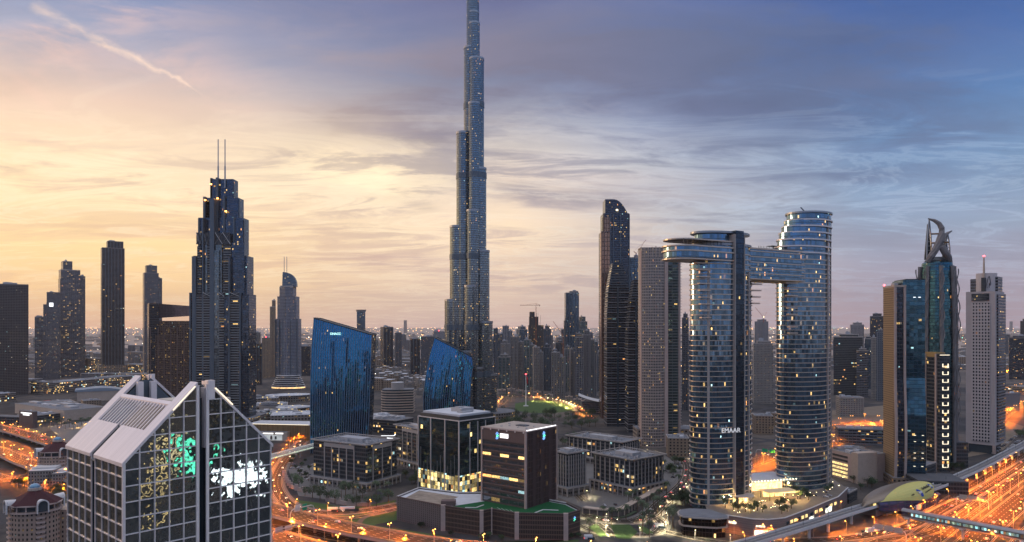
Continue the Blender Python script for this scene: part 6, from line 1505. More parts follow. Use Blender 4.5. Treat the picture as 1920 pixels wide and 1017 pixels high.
def station():
    a, b = G(1618, 952, 10), G(1748, 914, 10); a.z = b.z = 0; c = (a+b)/2; ax = b-a; L = ax.length/2; rot = atan2(ax.y, ax.x)
    t = thing('metro_station', 'shell shaped metro station with golden brown roof and yellow advertising wrap', 'metro station', c, rot)
    n, m_ = 30, 16; hb = 14.5
    wf = lambda s_: max(.0, 1-abs(s_)**2.3)**.8
    def pt(s_, th, off=0.0):   # th 0 front low edge .. pi back low edge
        w = hb*wf(s_)*1.0+off; zt = 10.5+10.5*wf(s_)**.75
        low = 9.2 - (5.5 if th < .9 else 0)*wf(s_)*(1-th/.9 if th < .9 else 0)
        x = s_*L; y = -w*cos(th)*(1.0 if th > .0 else 1); z = low*(1-sin(th)**.8)+zt*sin(th)**.8+off*sin(th)
        return (x, y, z)
    shell = plain('golden_brown_shell', (.27,.22,.17), .4, .6, var=.1)
    ss = [-1+2*i/n for i in range(n+1)]
    MB().sheet([[pt(s_, .62+(pi-.62)*j/m_) for j in range(m_+1)] for s_ in ss]).build('roof_shell', shell, t, smooth=True)
    MB().sheet([[pt(s_, .62+(pi-.62)*j/m_, -.5) for j in range(m_+1)] for s_ in ss][::-1]).build('shell_lining', M['fin_brown'], t)
    # yellow wrap: a leaf on the front flank
    def leaf(mb, s0, s1, f0, f1, off, k=24, q=6):
        g = []
        for i in range(k+1):
            s_ = s0+(s1-s0)*i/k; r = []
            for j in range(q+1): r.append(pt(s_, f0(s_)+(f1(s_)-f0(s_))*j/q, off))
            g.append(r)
        mb.sheet(g); return mb
    lo = lambda s_: .03+.5*max(0, ((.62-s_)/1.35))**1.3 if s_ < .62 else .03+.5*(s_-.62)/.3
    yel = plain('yellow_wrap', (.62,.56,.17), .45, 0, var=.05); 
    leaf(MB(), -.85, .93, lo, lambda s_: max(lo(s_)+.01, .5+.95*max(0, 1-((s_-.28)/1.0)**2)**.6*.95), .25).build('yellow_wrap', yel, t)
    # lower glass hull with printed lilac panels
    hull = facade('station_hull', (.05,.05,.09), (.22,.16,.3), 2.2, 1.6, .2, .25, .05, 0, metal=.4, power=1.2)
    leaf(MB(), -.8, .95, lambda s_: .0, lambda s_: lo(s_)+.04, -.3).build('printed_hull', hull, t)
    MB().prism([(L*.0, -hb-.2), (L*.75, -hb*.8), (L*.92, -4), (L*.92, 8), (-L*.2, 10), (-L*.3, -hb*.7)], 0, 8, 0, 0, False, top_pts=[(L*.0, -hb-1), (L*.78, -hb*.9), (L*.97, -4), (L*.97, 8), (-L*.2, 10), (-L*.3, -hb*.85)]).build('lower_hull', hull, t)
    MB().box(-L*.85, -L*.1, -6, 8, 2.5, 7.5, 0).build('concourse_block', M['fin_brown'], t)
    MB().box(-L*.55, -L*.35, -5, 4, 0, 2.5).build('support_block', M['conc'], t)
    for s_ in (-.82, -.7, -.6, -.5): p = pt(s_, .25, -2.2); MB().box(p[0]-2, p[0]+2, p[1], p[1]+.6, 10.2, 12.4).build('platform_light', M['lit_yel'], t)
    blue = plain('blue_ink', (.02,.07,.4), .5); ink = plain('dark_ink', (.03,.03,.03), .6)
    def surf(s_, th): return Vector(pt(s_, th, .42))
    for s_, th in ((.14, .5), (.62, .68)):
        ring = []
        for i in range(24):
            w = 2*pi*i/24; ring.append(tuple(surf(s_+.058*cos(w)-.05*sin(w), th+.22*sin(w))))
        MB().face(ring[::-1]).build('blue_oval', blue, t)
    def text_on(txt, s_, th, size, mat, s2=.1, bold=0):
        p = surf(s_, th); e1 = (surf(s_+s2, th+.02)-p).normalized(); e2 = (surf(s_, th+.08)-p).normalized(); nrm = e1.cross(e2).normalized(); e2 = nrm.cross(e1)
        o = letters(txt, size, mat, t, p+nrm*.15, (0, 0, 0), extrude=.04, bold=bold); o.rotation_euler = Matrix((e1, e2, nrm)).transposed().to_euler()
    text_on('FRESH', .15, .46, 2.3, M['white'], bold=.08); text_on('BREAD', .63, .62, 2.3, M['white'], bold=.08)
    text_on('NutriBestSlice', .38, .62, 3.4, ink, bold=.05); text_on('SOFT AND WHOLESOME', .42, .42, 1.7, ink); text_on('LABRIS', -.08, .46, 1.8, ink); text_on('BAKERY', .77, .72, 1.5, ink)
    MB().box(-L*.12, L*.02, -hb-2.2, -hb-1.8, 2.5, 7).build('platform_poster', M['sign_w'] if False else plain('poster_white', (.6,.6,.6), .6), t)
station()
def footbridge():
    a = G(1693, 966, 9); b = G(1917, 1010, 9); b = a+(b-a)*1.6; d = b-a; L = d.length; rot = atan2(d.y, d.x); a.z = 0
    t = thing('footbridge', 'enclosed glazed footbridge crossing the highway from the metro station', 'footbridge', a, rot)
    MB().box(0, L, -2.8, 2.8, 8.0, 8.9, 0, 0, True).build('deck', M['conc'], t)
    MB().box(0, L, -2.6, 2.6, 8.9, 10.0).build('side_panel', M['fin_brown'], t)
    x = 7.0; i = 0
    cy = facade('bridge_glazing_lit', (.3,.33,.33), (.1,.1,.1), 1.6, 2.0, .12, .02, 2.0, 0, small=False, power=1.1, metal=0, cols=((.35,.8,.85,1),(.75,1,.7,1)))
    while x < L-8:
        MB().box(x, x+11, -2.65, 2.65, 10.0, 12.0).build('lit_glazing', cy, t); MB().box(x+11, x+12, -2.7, 2.7, 10.0, 12.0).build('frame_post', M['steel_d'], t); x += 12; i += 1
    MB().box(0, L, -2.8, 2.8, 12.0, 12.6, 0, 0, True).build('cornice', M['fin_brown'], t)
    n = 10; g = [[(x_, -3.0*cos(pi*j/n), 12.6+1.9*sin(pi*j/n)) for j in range(n+1)] for x_ in (0, L)]
    MB().sheet(g).build('barrel_roof', plain('bridge_roof_metal', (.3,.3,.31), .4, .5), t)
    for x_ in (4, 42, 80, 120, 160):
        if x_ < L: MB().prism(circle(x_, 0, .9, .9, 10), 0, 8.0, 0).box(x_-1.5, x_+1.5, -3.4, 3.4, 7.2, 8.0, 0, 0, True).build('pier', M['conc_w'], t)
footbridge()
# =================================================================== plinth, oval pavilion and hotel forecourt
def forecourt():
    wall_px = [(1330, 966), (1366, 967), (1412, 974), (1440, 975), (1471, 972), (1517, 955), (1545, 943), (1572, 932), (1590, 915), (1560, 895), (1500, 885), (1420, 890), (1350, 915), (1320, 940)]
    z0 = 12.0; pts = [G(x, y, z0+1) for x, y in wall_px]; o = pts[2].copy(); o.z = 0
    t = thing('terrace_plinth', 'curving pink stone terrace wall with lit shop windows under the arch towers', 'terrace building', o)
    lp = [(p.x-o.x, p.y-o.y) for p in pts]
    st = facade('pink_terrace_stone', (.52,.38,.33), (.4,.29,.26), 60, 1.6, .0, .12, .0, 0, metal=0, rough=.8, gvar=.15)
    for i in range(len(lp)-1):
        if i < 8: MB().wall(lp[i], lp[i+1], 0, z0+1).build('stone_wall', st, t)
    MB().face([(x, y, z0) for x, y in lp]).build('terrace_floor', plain('warm_paving', (.2,.17,.14), .8, var=.3, scale=.3), t)
    for i in range(8):
        a, b = Vector(lp[i]), Vector(lp[i+1]); d = b-a; MB().obox(tuple((a+b)/2), tuple(d), d.length/2, .45, z0+.9, z0+1.5).build('coping', M['conc_w'], t)
    def win(i, f0, f1, za, zb, mat='lit_white', nm='lit_window'):
        a, b = Vector(lp[i]), Vector(lp[i+1]); d = b-a; p = a+d*(f0+f1)/2; n_ = Vector((d.y, -d.x)).normalized(); p = p+n_*.12
        MB().obox(tuple(p), tuple(d), d.length*(f1-f0)/2, .2, za, zb).build(nm, M[mat], t)
    win(2, .1, .98, .8, 5); win(3, .05, .95, .8, 5); win(1, .0, .32, 7.5, 9.2); win(2, .2, .8, 7.4, 8.6); win(4, .2, .4, 1, 5.5); win(5, .0, .3, 2, 6.5); win(6, .1, .5, 4, 8)
    for i in range(12): win(4 if i < 6 else 5 if i < 9 else 6, .08+.15*(i % 6) if i < 6 else (.08+.3*(i-6) if i < 9 else .1+.3*(i-9)), (.17+.15*(i % 6)) if i < 6 else (.25+.3*(i-6) if i < 9 else .25+.3*(i-9)), 7.5, 9.8, 'lit_yel' if i % 3 else 'glass_d', 'gallery_window')
    # pavilion with square lit roof, disc canopy and lounge roof
    def put(name, label, cat, x, y, rot=0): p = G(x, y, z0); return thing(name, label, cat, (p.x, p.y, z0), rot)
    p = put('lit_canopy', 'square glowing yellow canopy in front of the right arch tower', 'canopy', 1464, 936, .25)
    MB().box(-14, 14, -5, 10, 6.2, 6.8, 0, 0, True).build('canopy_roof', plain('canopy_fabric', (.75,.62,.38), .6), p); MB().box(-13.6, 13.6, -4.6, 9.6, 5.9, 6.15).build('canopy_ceiling', M['lit_warm'], p)
    for x in (-13, 0, 13):
        for y in (-4, 9): MB().tube([(x, y, 0), (x, y, 6)], .25, 6).build('post', M['steel_d'], p)
    MB().box(-9, 11, 9.8, 12, 0, 5.6).build('lit_lobby', M['lit_warm'], p)
    p = put('disc_canopy', 'round disc canopy on lit columns at the foot of the left arch tower', 'canopy', 1392, 944)
    MB().lathe([(0, 7.2), (6, 7.4), (9.5, 7.0), (9.8, 6.6), (9, 6.3), (0, 6.3)], 26).build('disc_roof', M['conc'], p)
    for i in range(7): a = 2*pi*i/7; MB().tube([(5*cos(a), 5*sin(a), 0), (5*cos(a), 5*sin(a), 6.3)], .3, 6).build('column', M['conc'], p)
    MB().prism(circle(0, 0, 4.2, 4.2, 14), 0, 5.8).build('lit_drum', M['lit_warm'], p)
    p = put('lounge_hall', 'low white roofed entrance hall with lit facade between the arch towers', 'entrance hall', 1440, 921, .3)
    MB().box(-20, 20, 0, 24, 0, 9, 0, 1).build('wall', [FC['lowlit'], M['roof_w']], p); MB().box(-18, 14, -.5, -.1, 1, 7.5).build('lit_front', M['lit_warm'], p)
    MB().prism([(-26, -6), (24, -7), (30, 10), (26, 28), (-22, 28)], 9.2, 10.2, 0, 0, True).build('overhanging_roof', M['roof_w'], p)
    for i in range(16): x = -24+3.2*i; MB().box(x, x+.5, -6.6, -6.1, 10.2, 10.7).build('roof_edge_lamp', M['bulb_w'], p)
    def warm(par, pos, e):
        l = bpy.data.lights.new('canopy_light', 'POINT'); l.energy = e; l.color = (1, .62, .22); l.shadow_soft_size = .5
        lo_ = bpy.data.objects.new('canopy_light', l); COL.objects.link(lo_); lo_.parent = par; lo_.location = pos
    for ch in [o_ for o_ in COL.objects if o_.get('category') in ('canopy', 'entrance hall') and o_.parent is None]:
        for dx in (-12, 0, 12): warm(ch, (dx, -9, 4.5), 5500)
    wl = bpy.data.lights.new('wall_light', 'SPOT'); wl.energy = 9000; wl.color = (1, .3, .06); wl.spot_size = R(120); wl.spot_blend = .8; wl.shadow_soft_size = .4
    for i_, f_ in ((1, .3), (2, .6), (4, .3), (5, .5), (6, .85)):
        a_, b_ = Vector(lp[i_]), Vector(lp[i_+1]); d_ = b_-a_; q_ = a_+d_*f_; n_ = Vector((d_.y, -d_.x)).normalized(); q_ = q_+n_*4
        MB().tube([(q_.x, q_.y, 0), (q_.x, q_.y, 10.5)], .13, 5).build('lamp_pole', M['conc'], t); hd = MB().lathe([(0, 10.2), (.5, 10.4), (.4, 10.8), (0, 10.9)], 8, 0, (q_.x, q_.y)).build('lamp_head', M['bulb_o'], t)
        lo_ = bpy.data.objects.new('wall_light', wl); COL.objects.link(lo_); lo_.parent = t; lo_.location = (q_.x, q_.y, 9.8); lo_.rotation_euler = (-n_.y*.4, n_.x*.4*-1, 0)
    r = random.Random(5)
    for i in range(46):
        e = [(1375+205*i/45+r.uniform(-6, 6)), 0]; yy = (966-((e[0]-1375)/200)**1.6*52)+r.uniform(-20, 0); q = G(e[0], yy, z0)
        g_ = thing('garden_lamp', 'small warm garden lamp on the terrace below the arch towers', 'garden lamp', (q.x, q.y, z0), 0, 'garden lamps on the arch tower terrace')
        MB().tube([(0, 0, 0), (0, 0, 1.1)], .1, 4).build('post', M['steel_d'], g_); MB().lathe([(0, 1.05), (.32, 1.3), (0, 1.6)], 6).build('lamp_head', M['bulb_w'], g_)
    # long flat roof building next to station
    low('flat blue grey roofed hall between the terrace wall and the metro station', 1560, 940, 1592, 945, 1652, 9, 'office', 'flat_hall', 'building', seed=71, depth=22, units=3)
    # dark oval pavilion
    f = frame1(1268, 1364, 1008, 26, -4); p = thing('dark_pavilion', 'dark glass pavilion with rounded triangular grey roof beside the palm roundabout', 'pavilion', f.loc, f.rot); W = f.W
    def shape(e, dy=0): return [(-W*.5-e, 10), (-W*.46-e, 3-e), (-W*.38, -1-e), (-W*.1, -1.5-e), (W*.3, 0-e), (W*.5+e, 5), (W*.5+e, 10), (W*.1, 24+e), (-W*.3, 22+e), (-W*.46-e, 17)]
    bz = facade('pavilion_glass', (.08,.04,.03), (.1,.07,.055), 2.4, 3.8, .06, .08, .04, .0, metal=.85, power=2, rough=.05)
    MB().prism(shape(-1), 0, 7.3, 0, 1).build('lower_glass', [bz, M['roof_d']], p); MB().prism(shape(.6), 7.3, 8.3, 0, 0, True).build('middle_ledge', M['stone'], p)
    MB().prism(shape(-.6), 8.3, 14, 0, 0, True, top_pts=shape(.3)).build('upper_glass', [bz, M['roof_d']], p); MB().prism(shape(1.4), 14, 15, 0, 0, True).build('roof_rim', M['conc'], p); MB().prism(shape(.4), 15, 15.25, 0, 0).build('roof_top', M['roof'], p)
    # cream colonnade of shops round the bend
    for j, (pxs, lab) in enumerate(((((1092, 964), (1120, 968), (1160, 969), (1180, 962), (1196, 952)), 'cream curved shop colonnade with lit bays at the roundabout'), (((1199, 950), (1222, 938), (1243, 922)), 'cream shop row stepping up the lit street'))):
        pp = path(pxs, 0, 6); o_ = pp[0].copy(); q = thing('shop_colonnade', lab, 'shops', o_)
        lq = [v-o_ for v in pp]; rail(MB(), lq, -6, 0, 4.6, 5.6).build('roof_slab', M['stone'], q); rail(MB(), lq, -5, -1.4, 0, 4.6).build('shop_wall', FC['lowlit'], q); nn = sides(lq)
        for i in range(len(lq)): c = lq[i]-nn[i]*.4; MB().box(c.x-.4, c.x+.4, c.y-.4, c.y+.4, 0, 4.6).build('column', M['stone'], q)
    for pxs, lab in ((((532, 892), (545, 915), (575, 925)), 'pink garden wall with arches along the sandy bend'), (((614, 941), (655, 949), (690, 950)), 'pink garden wall in front of the long office block')):
        pp = path(pxs, 0, 6); o_ = pp[0].copy(); q = thing('garden_wall', lab, 'wall', o_); lq = [v-o_ for v in pp]; rail(MB(), lq, -1, 0, 0, 3.4).build('wall_panel', M['stone_p'], q)
        for i in range(0, len(lq), 2): c = lq[i]; MB().box(c.x-1.6, c.x+1.6, c.y-.6, c.y+2, 0, 5.2).build('wall_pavilion', M['stone_p'], q)
forecourt()
def flagpole():
    D0 = F*H/(762-HY); k = D0/F; t = thing('flagpole', 'very tall white flagpole with drooping red flag and red beacon on the lawn', 'flagpole', ((986-960)*k, D0, 0)); zt = ZY(703, D0)
    MB().tube([(0, 0, 0), (0, 0, zt*.5), (0, 0, zt)], [1.0, .7, .4], 8).build('pole', M['white'], t); MB().prism(circle(0, 0, 5, 5, 14), 0, 1.4).build('base', M['conc_w'], t)
    g = [[(.6+i*1.0+.7*sin(i+j*.5), .6*sin(i*1.3+j), zt-2-j*2.6-i*1.6) for j in range(5)] for i in range(5)]
    tag(MB().sheet(g).build('flag', M['red'], t), 'drooping red flag'); MB().lathe([(0, zt-.3), (1.5, zt+1), (0, zt+2.4)], 8).build('beacon', M['red_l'], t)
flagpole()
# =================================================================== street lamps
def lamp_proto(name, label, group, heads=2, h=13.0, arm=1.5, power=9000, col=(1, .21, .012), warmbulb='bulb_o', hs=.42):
    t = thing(name, label, 'street lamp', (0, 0, 0), 0, group)
    MB().tube([(0, 0, 0), (0, 0, h*.5), (0, 0, h)], [.2, .15, .1], 6).build('pole', M['conc'], t)
    for s_ in ((-1, 1) if heads == 2 else (1,)):
        x = s_*arm*(1 if heads == 2 else 1); MB().tube([(0, 0, h-.3), (x*.6, 0, h+.1), (x, 0, h+.1)], .08, 5).build('arm', M['conc'], t)
        MB().lathe([(0, h-.38), (hs, h-.2), (hs*.8, h+.12), (0, h+.18)], 8, 0, (x, 0), 1.3, 1).build('lamp_head', M[warmbulb], t)
    l = bpy.data.lights.new(name+'_light', 'SPOT'); l.energy = power*2.3; l.color = col; l.shadow_soft_size = .6; l.spot_size = R(156); l.spot_blend = .5
    lo = bpy.data.objects.new('lamp_light', l); COL.objects.link(lo); lo.parent = t; lo.location = (0, 0, h-1.2)
    return t
def row(proto, first, pth, every, off, start=0, rotadd=pi/2, zoff=0.0, maxn=99, keep=None):
    nn = sides(pth); d = -start; n = 0; cur = 0.0; nxt = start; first_used = [first]
    for i in range(len(pth)-1):
        seg = (pth[i+1]-pth[i]).length
        while cur+seg >= nxt and n < maxn:
            f_ = (nxt-cur)/seg; p = pth[i].lerp(pth[i+1], f_)+nn[i]*off; nxt += every
            if keep and not keep(p): continue
            t_ = pth[i+1]-pth[i]
            o = proto if first_used[0] else copy_tree(proto); first_used[0] = False
            o.location = (p.x, p.y, p.z+zoff); o.rotation_euler = (0, 0, atan2(t_.y, t_.x)+rotadd); n += 1
        cur += seg
    return n
inview = lambda p: p.y > 480 and abs(p.x/p.y) < .76
fly_keep = lambda p: p.y > 440 and abs(p.x/p.y) < .76 
LP = {}
LP['f1'] = lamp_proto('street_lamp', 'double headed orange street lamp standing on the curving elevated road', 'lamps on the curving elevated road', 2, 12, 1.6, 38000)
row(LP['f1'], True, FLY1, 34, 9.8, 10, keep=fly_keep)
LP['f2'] = lamp_proto('street_lamp', 'double headed orange street lamp on the lower elevated road at left', 'lamps on the lower elevated road', 2, 12, 1.6, 38000)
row(LP['f2'], True, FLY2, 36, 0.0, 6, keep=fly_keep)
LP['l'] = lamp_proto('street_lamp', 'orange street lamp beside the ground level road at bottom left', 'lamps of the ground level roads at left', 1, 11, 1.4, 34000)
row(LP['l'], True, LOW1, 34, 7.5, 12, keep=inview)
row(LP['l'], False, LOW0, 34, 9.5, 12, keep=inview)
LP['r'] = lamp_proto('street_lamp', 'single orange street lamp along the sandy bend beside the long office block', 'lamps along the sandy bend', 1, 10, 1.2, 13000)
row(LP['r'], True, RAMP, 30, 7.0, 30, keep=inview)
LP['s'] = lamp_proto('highway_lamp', 'tall double headed orange lamp in the median of the right highway', 'median lamps of the right highway', 2, 14, 1.8, 36000)
row(LP['s'], True, SZ['b'], 38, 12.6, 10, keep=lambda p: p.y > 180)
row(LP['s'], False, SZ['d'], 38, -14.5, 24, keep=lambda p: p.y > 180)
row(LP['s'], False, SZ['e'], 38, 12.6, 6, keep=lambda p: p.y > 180)
LP['sv'] = lamp_proto('street_lamp', 'single orange street lamp on the service road under the metro viaduct', 'lamps of the service road', 1, 10, 1.2, 20000)
row(LP['sv'], True, SV, 30, -7.2, 10, keep=inview); row(LP['sv'], False, SV2, 34, 6, 16, keep=inview)
LP['x'] = lamp_proto('street_lamp', 'far orange street lamp on the road beyond the arch towers', 'lamps of the road beyond the arch towers', 2, 13, 1.6, 90000)
row(LP['x'], True, X1, 40, 14, 4, keep=inview); row(LP['x'], False, X2, 44, 8, 8, keep=inview)
LP['x3'] = lamp_proto('street_lamp', 'far orange street lamp on the cross road at the right edge', 'lamps of the cross roads at the right edge', 2, 13, 1.8, 90000)
for q in (X3, X4, X5): row(LP['x3'], q is X3, q, 48, 12, 6, keep=inview)
LP['b'] = lamp_proto('street_lamp', 'small pale yellow street lamp round the palm lined roundabout', 'pale lamps round the palm roundabout', 1, 7, .9, 4200, (1, .85, .5), 'bulb_w', .3)
for q, o in ((B1, 8.5), (B2, 5.5), (B3, 4.5), (B4, 5)): row(LP['b'], q is B1, q, 24, o, 6, keep=inview)
row(LP['b'], False, B5, 36, 6, 10, keep=inview)
LP['p'] = lamp_proto('park_lamp', 'bright cream floodlight beside the oval lawn with flagpole', 'floodlights round the oval lawn', 1, 9, .6, 14000, (1, .74, .32), 'bulb_w', 1.1)
row(LP['p'], True, path([(1000, 753), (1030, 755), (1060, 762), (1080, 771)], 0), 17, 0, 0, keep=inview)
LP['pk'] = lamp_proto('street_lamp', 'orange street lamp of the curving road round the oval lawn', 'lamps of the road round the oval lawn', 1, 9, .8, 14000, (1, .34, .06), 'bulb_o', .9)
row(LP['pk'], True, PK, 30, 9, 4, keep=inview); row(LP['pk'], False, PK2, 24, 5, 4, keep=inview)
LP['m'] = lamp_proto('street_lamp', 'amber lamp on the plaza of the left mall', 'amber lamps of the left plaza', 1, 8, 1, 5000, (1, .6, .2), 'bulb_o', .4)
for i, (x, y) in enumerate(((95, 800), (118, 792), (140, 803), (160, 795), (180, 790), (30, 800), (110, 812), (75, 806))):
    o = LP['m'] if i == 0 else copy_tree(LP['m']); o.location = G(x, y)
# far twinkling city lamps: nobody could count them
def far_lights():
    r = random.Random(11); mbs = [MB(), MB(), MB()]
    def dot(mb, p, s_):
        x, y, z = p; v = [(x-s_, y, z), (x+s_, y, z), (x, y-s_, z), (x, y+s_, z), (x, y, z-s_), (x, y, z+s_)]
        for a, b in ((0, 2), (2, 1), (1, 3), (3, 0)): mb.face([v[a], v[b], v[5]]).face([v[b], v[a], v[4]])
    for i in range(2900):
        py = HY+3+(r.random()**2.1)*95; px = r.uniform(-30, 1950); D = F*H/(py-HY); D *= r.uniform(.9, 1.1); X_ = (px-960)*D/F
        if 0 < r.random() < (.35 if py > 660 else 0): continue
        s_ = D*.00036*r.choice((.6, .8, 1, 1.5)); dot(mbs[0 if r.random() < .72 else (1 if r.random() < .8 else 2)], (X_, D, 6+r.uniform(0, 14)), s_)
    for k_ in range(16):     # strings of road lamps far out
        py = HY+4+k_*2.6; D = F*H/(py-HY); a = r.uniform(-1.2, .2)*D*.7; n = 26
        for i in range(n): dot(mbs[0], (a+i*D*.018, D*(1+.002*i*r.uniform(.9, 1.1)), 10), D*.0004)
    for mb, nm, mt, lab in zip(mbs, ('distant_amber_lights', 'distant_white_lights', 'distant_green_lights'), (glow('far_amber', (1, .5, .16, 1), 6), glow('far_white', (1, .85, .62, 1), 6), glow('far_green', (.3, 1, .7, 1), 4)),
        ('scattered amber lamps of the far suburbs', 'scattered white lamps of the far suburbs', 'few greenish lamps of the far suburbs')):
        tag(mb.build(nm, mt), lab, 'city lights', kind='stuff')
far_lights()
# low houses of the far suburbs
def suburb():
    r = random.Random(21); protos = []
    for q in range(5):
        t = thing('suburban_house', 'low sandy house of the suburb beyond the towers', 'house', (0, 0, -200), 0, 'low houses of the suburb')
        w, d, h = 16+q*6, 14+q*4, 8+q*2.5
        MB().box(-w/2, w/2, -d/2, d/2, 0, h, 0, 1).box(-w*.2, w*.2, -d/2-2, d*.1, 0, h+3, 0, 1).build('wall', [FC['beige2' if q % 2 else 'tan'], M['roof_w']], t)
        protos.append(t)
    used = [False]*5
    for i in range(270):
        py = HY+12+110*r.random()**1.2; px = r.choice((r.uniform(0, 700), r.uniform(700, 930), r.uniform(920, 1130), r.uniform(1560, 1920)))
        if 700 < px < 900 and py > 735: continue
        if py > 700 and not (600 < px < 900): py -= 40
        D = F*H/(py-HY); q = r.randrange(5); o = copy_tree(protos[q]) if used[q] else protos[q]; used[q] = True
        o.location = ((px-960)*D/F, D, 0); o.rotation_euler = (0, 0, r.uniform(-.5, .5)); s_ = 1+(D/2500)*.6; o.scale = (s_, s_, min(1.6, s_))
    mb = MB()
    for i in range(1500):
        D = 2600+12000*r.random()**1.3; X_ = r.uniform(-.75, .75)*D; w, d, h = r.uniform(15, 60), r.uniform(12, 40), r.uniform(6, 22); mb.box(X_-w, X_+w, D-d, D+d, 0, h, 0, 1)
    tag(mb.build('far_suburb', [FC['beige'], M['roof']]), 'endless low suburb fading towards the horizon', 'suburb', kind='stuff')
suburb()
# =================================================================== trees
def palm(seed, h=9.0):
    r = random.Random(seed); tr = MB().tube([(0, 0, 0), (.15, .1, h*.5), (.1, 0, h)], [.34, .24, .2], 6); cr = MB()
    for i in range(22):
        a = 2*pi*i/22*1.0+r.uniform(-.15, .15); up = r.uniform(-.2, 1.0); L = r.uniform(3.2, 4.4); pts = []
        for k in range(5):
            f_ = k/4; pts.append(Vector((cos(a)*L*f_, sin(a)*L*f_, h+up*L*f_*.75-1.7*f_*f_*L*.55)))
        sd = Vector((-sin(a), cos(a), 0))
        for k in range(4):
            w0, w1 = (.55, .5, .42, .3, .06)[k], (.55, .5, .42, .3, .06)[k+1]; dp = Vector((0, 0, -.22))
            cr.face([pts[k], pts[k+1], pts[k+1]+sd*w1+dp, pts[k]+sd*w0+dp]); cr.face([pts[k+1], pts[k], pts[k]-sd*w0+dp, pts[k+1]-sd*w1+dp])
    return tr, cr
def broad(seed, h=8.0, w=3.6):
    r = random.Random(seed); tr = MB().tube([(0, 0, 0), (.1, 0, h*.4), (.3, .1, h*.65)], [.3, .22, .1], 6)
    for i in range(5): a = 2*pi*i/5; tr.tube([(.1, 0, h*.38), (cos(a)*w*.5, sin(a)*w*.5, h*.68)], [.14, .05], 4)
    cr = MB(); cl = [Vector((r.uniform(-1, 1)*w*.62, r.uniform(-1, 1)*w*.62, h*.66+r.uniform(-.14, .26)*h)) for _ in range(13)]
    for c in cl:
        rad = r.uniform(.28, .46)*w
        for i in range(52):
            d = Vector((r.gauss(0, 1), r.gauss(0, 1), r.gauss(0, .8))).normalized()*rad*r.uniform(.55, 1.05); p = c+d; s_ = r.uniform(.16, .36)
            u = Vector((r.gauss(0, 1), r.gauss(0, 1), r.gauss(0, 1))).normalized(); v = u.orthogonal().normalized(); cr.face([p-u*s_, p-v*s_, p+u*s_, p+v*s_])
    return tr, cr
def tree_proto(kind, label, group, seed, **kw):
    if kind == 'palm_tree': kw = {'h': 11.5}
    tr, cr = (palm if kind == 'palm_tree' else broad)(seed, **kw); t = thing(kind, label, 'palm' if kind == 'palm_tree' else 'tree', (0, 0, 0), 0, group)
    tr.build('trunk', M['bark'], t); cr.build('crown', M['palm' if kind == 'palm_tree' else 'leaf'], t); return t
def plant(proto, pts, seed=0, z=0.0, s0=.8, s1=1.25):
    r = random.Random(seed)
    for i, (x, y) in enumerate(pts):
        o = proto if i == 0 else copy_tree(proto); p = G(x, y, z); o.location = (p.x, p.y, z); s_ = r.uniform(s0, s1); o.scale = (s_, s_, s_*r.uniform(.9, 1.1)); o.rotation_euler = (0, 0, r.uniform(0, 6.28))
r = random.Random(77); U = r.uniform
plant(tree_proto('palm_tree', 'date palm growing round the lit roundabout', 'palms round the roundabout', 1),
      [(1131, 975), (1149, 978), (1146, 984), (1161, 977), (1174, 975), (1195, 960), (1204, 968), (1212, 976), (1218, 980), (1206, 985), (1221, 990), (1228, 958), (1233, 962), (1240, 968), (1248, 975), (1256, 985), (1262, 992), (1204, 1002), (1218, 1008), (1105, 1000), (1236, 940), (1250, 930), (1272, 915), (1225, 950), (1245, 956), (1188, 945), (1178, 952), (1232, 915), (1240, 905), (1262, 975)], 1)
plant(tree_proto('palm_tree', 'palm standing at the foot of the long office block', 'palms by the long office block', 2), [(705, 935), (712, 940), (640, 934), (726, 930), (668, 932)], 2)
plant(tree_proto('palm_tree', 'palm on the lamp lit left plaza', 'palms on the left plaza', 3), [(85+i*7.5, 798+(i*5) % 9) for i in range(16)], 3)
plant(tree_proto('palm_tree', 'distant palm along the road round the oval lawn', 'palms round the oval lawn', 4), [(930+i*9, 748+(i*i % 5)+max(0, i-9)*2.2) for i in range(18)], 4, s0=.9)
plant(tree_proto('broadleaf_tree', 'dark spreading tree behind the garden wall of the long office block', 'dark trees by the garden wall', 5, h=9, w=4.4),
      [(586, 934), (600, 939), (572, 930), (628, 945), (616, 941), (655, 949), (668, 952), (690, 951), (706, 950), (728, 942), (648, 930), (662, 926), (680, 934), (560, 918), (552, 905)], 5, s0=.9, s1=1.4)
plant(tree_proto('broadleaf_tree', 'small tree on the sandy car yard of the bend', 'small trees of the sandy yard', 6, h=5, w=2.6), [(546, 872), (555, 880), (566, 876), (562, 890), (574, 896), (580, 882), (550, 862), (590, 900), (572, 868), (560, 856)], 6)
plant(tree_proto('broadleaf_tree', 'dark park tree between oval lawn and brown office', 'trees of the dark park', 7, h=11, w=6),
      [(930+U(0, 190), 781+U(0, 26)) for _ in range(64)], 7, s0=.9, s1=1.5)
plant(tree_proto('broadleaf_tree', 'tree beside the low wide office block', 'trees round the office park', 8, h=8, w=4), [(1045+U(0, 40), 815+U(0, 22)) for _ in range(12)]+[(1180+U(0, 20), 838+U(0, 10)) for _ in range(4)]+[(1230+U(0, 50), 868+U(0, 30)) for _ in range(12)]+[(760+U(0, 30), 896+U(0, 12)) for _ in range(8)], 8)
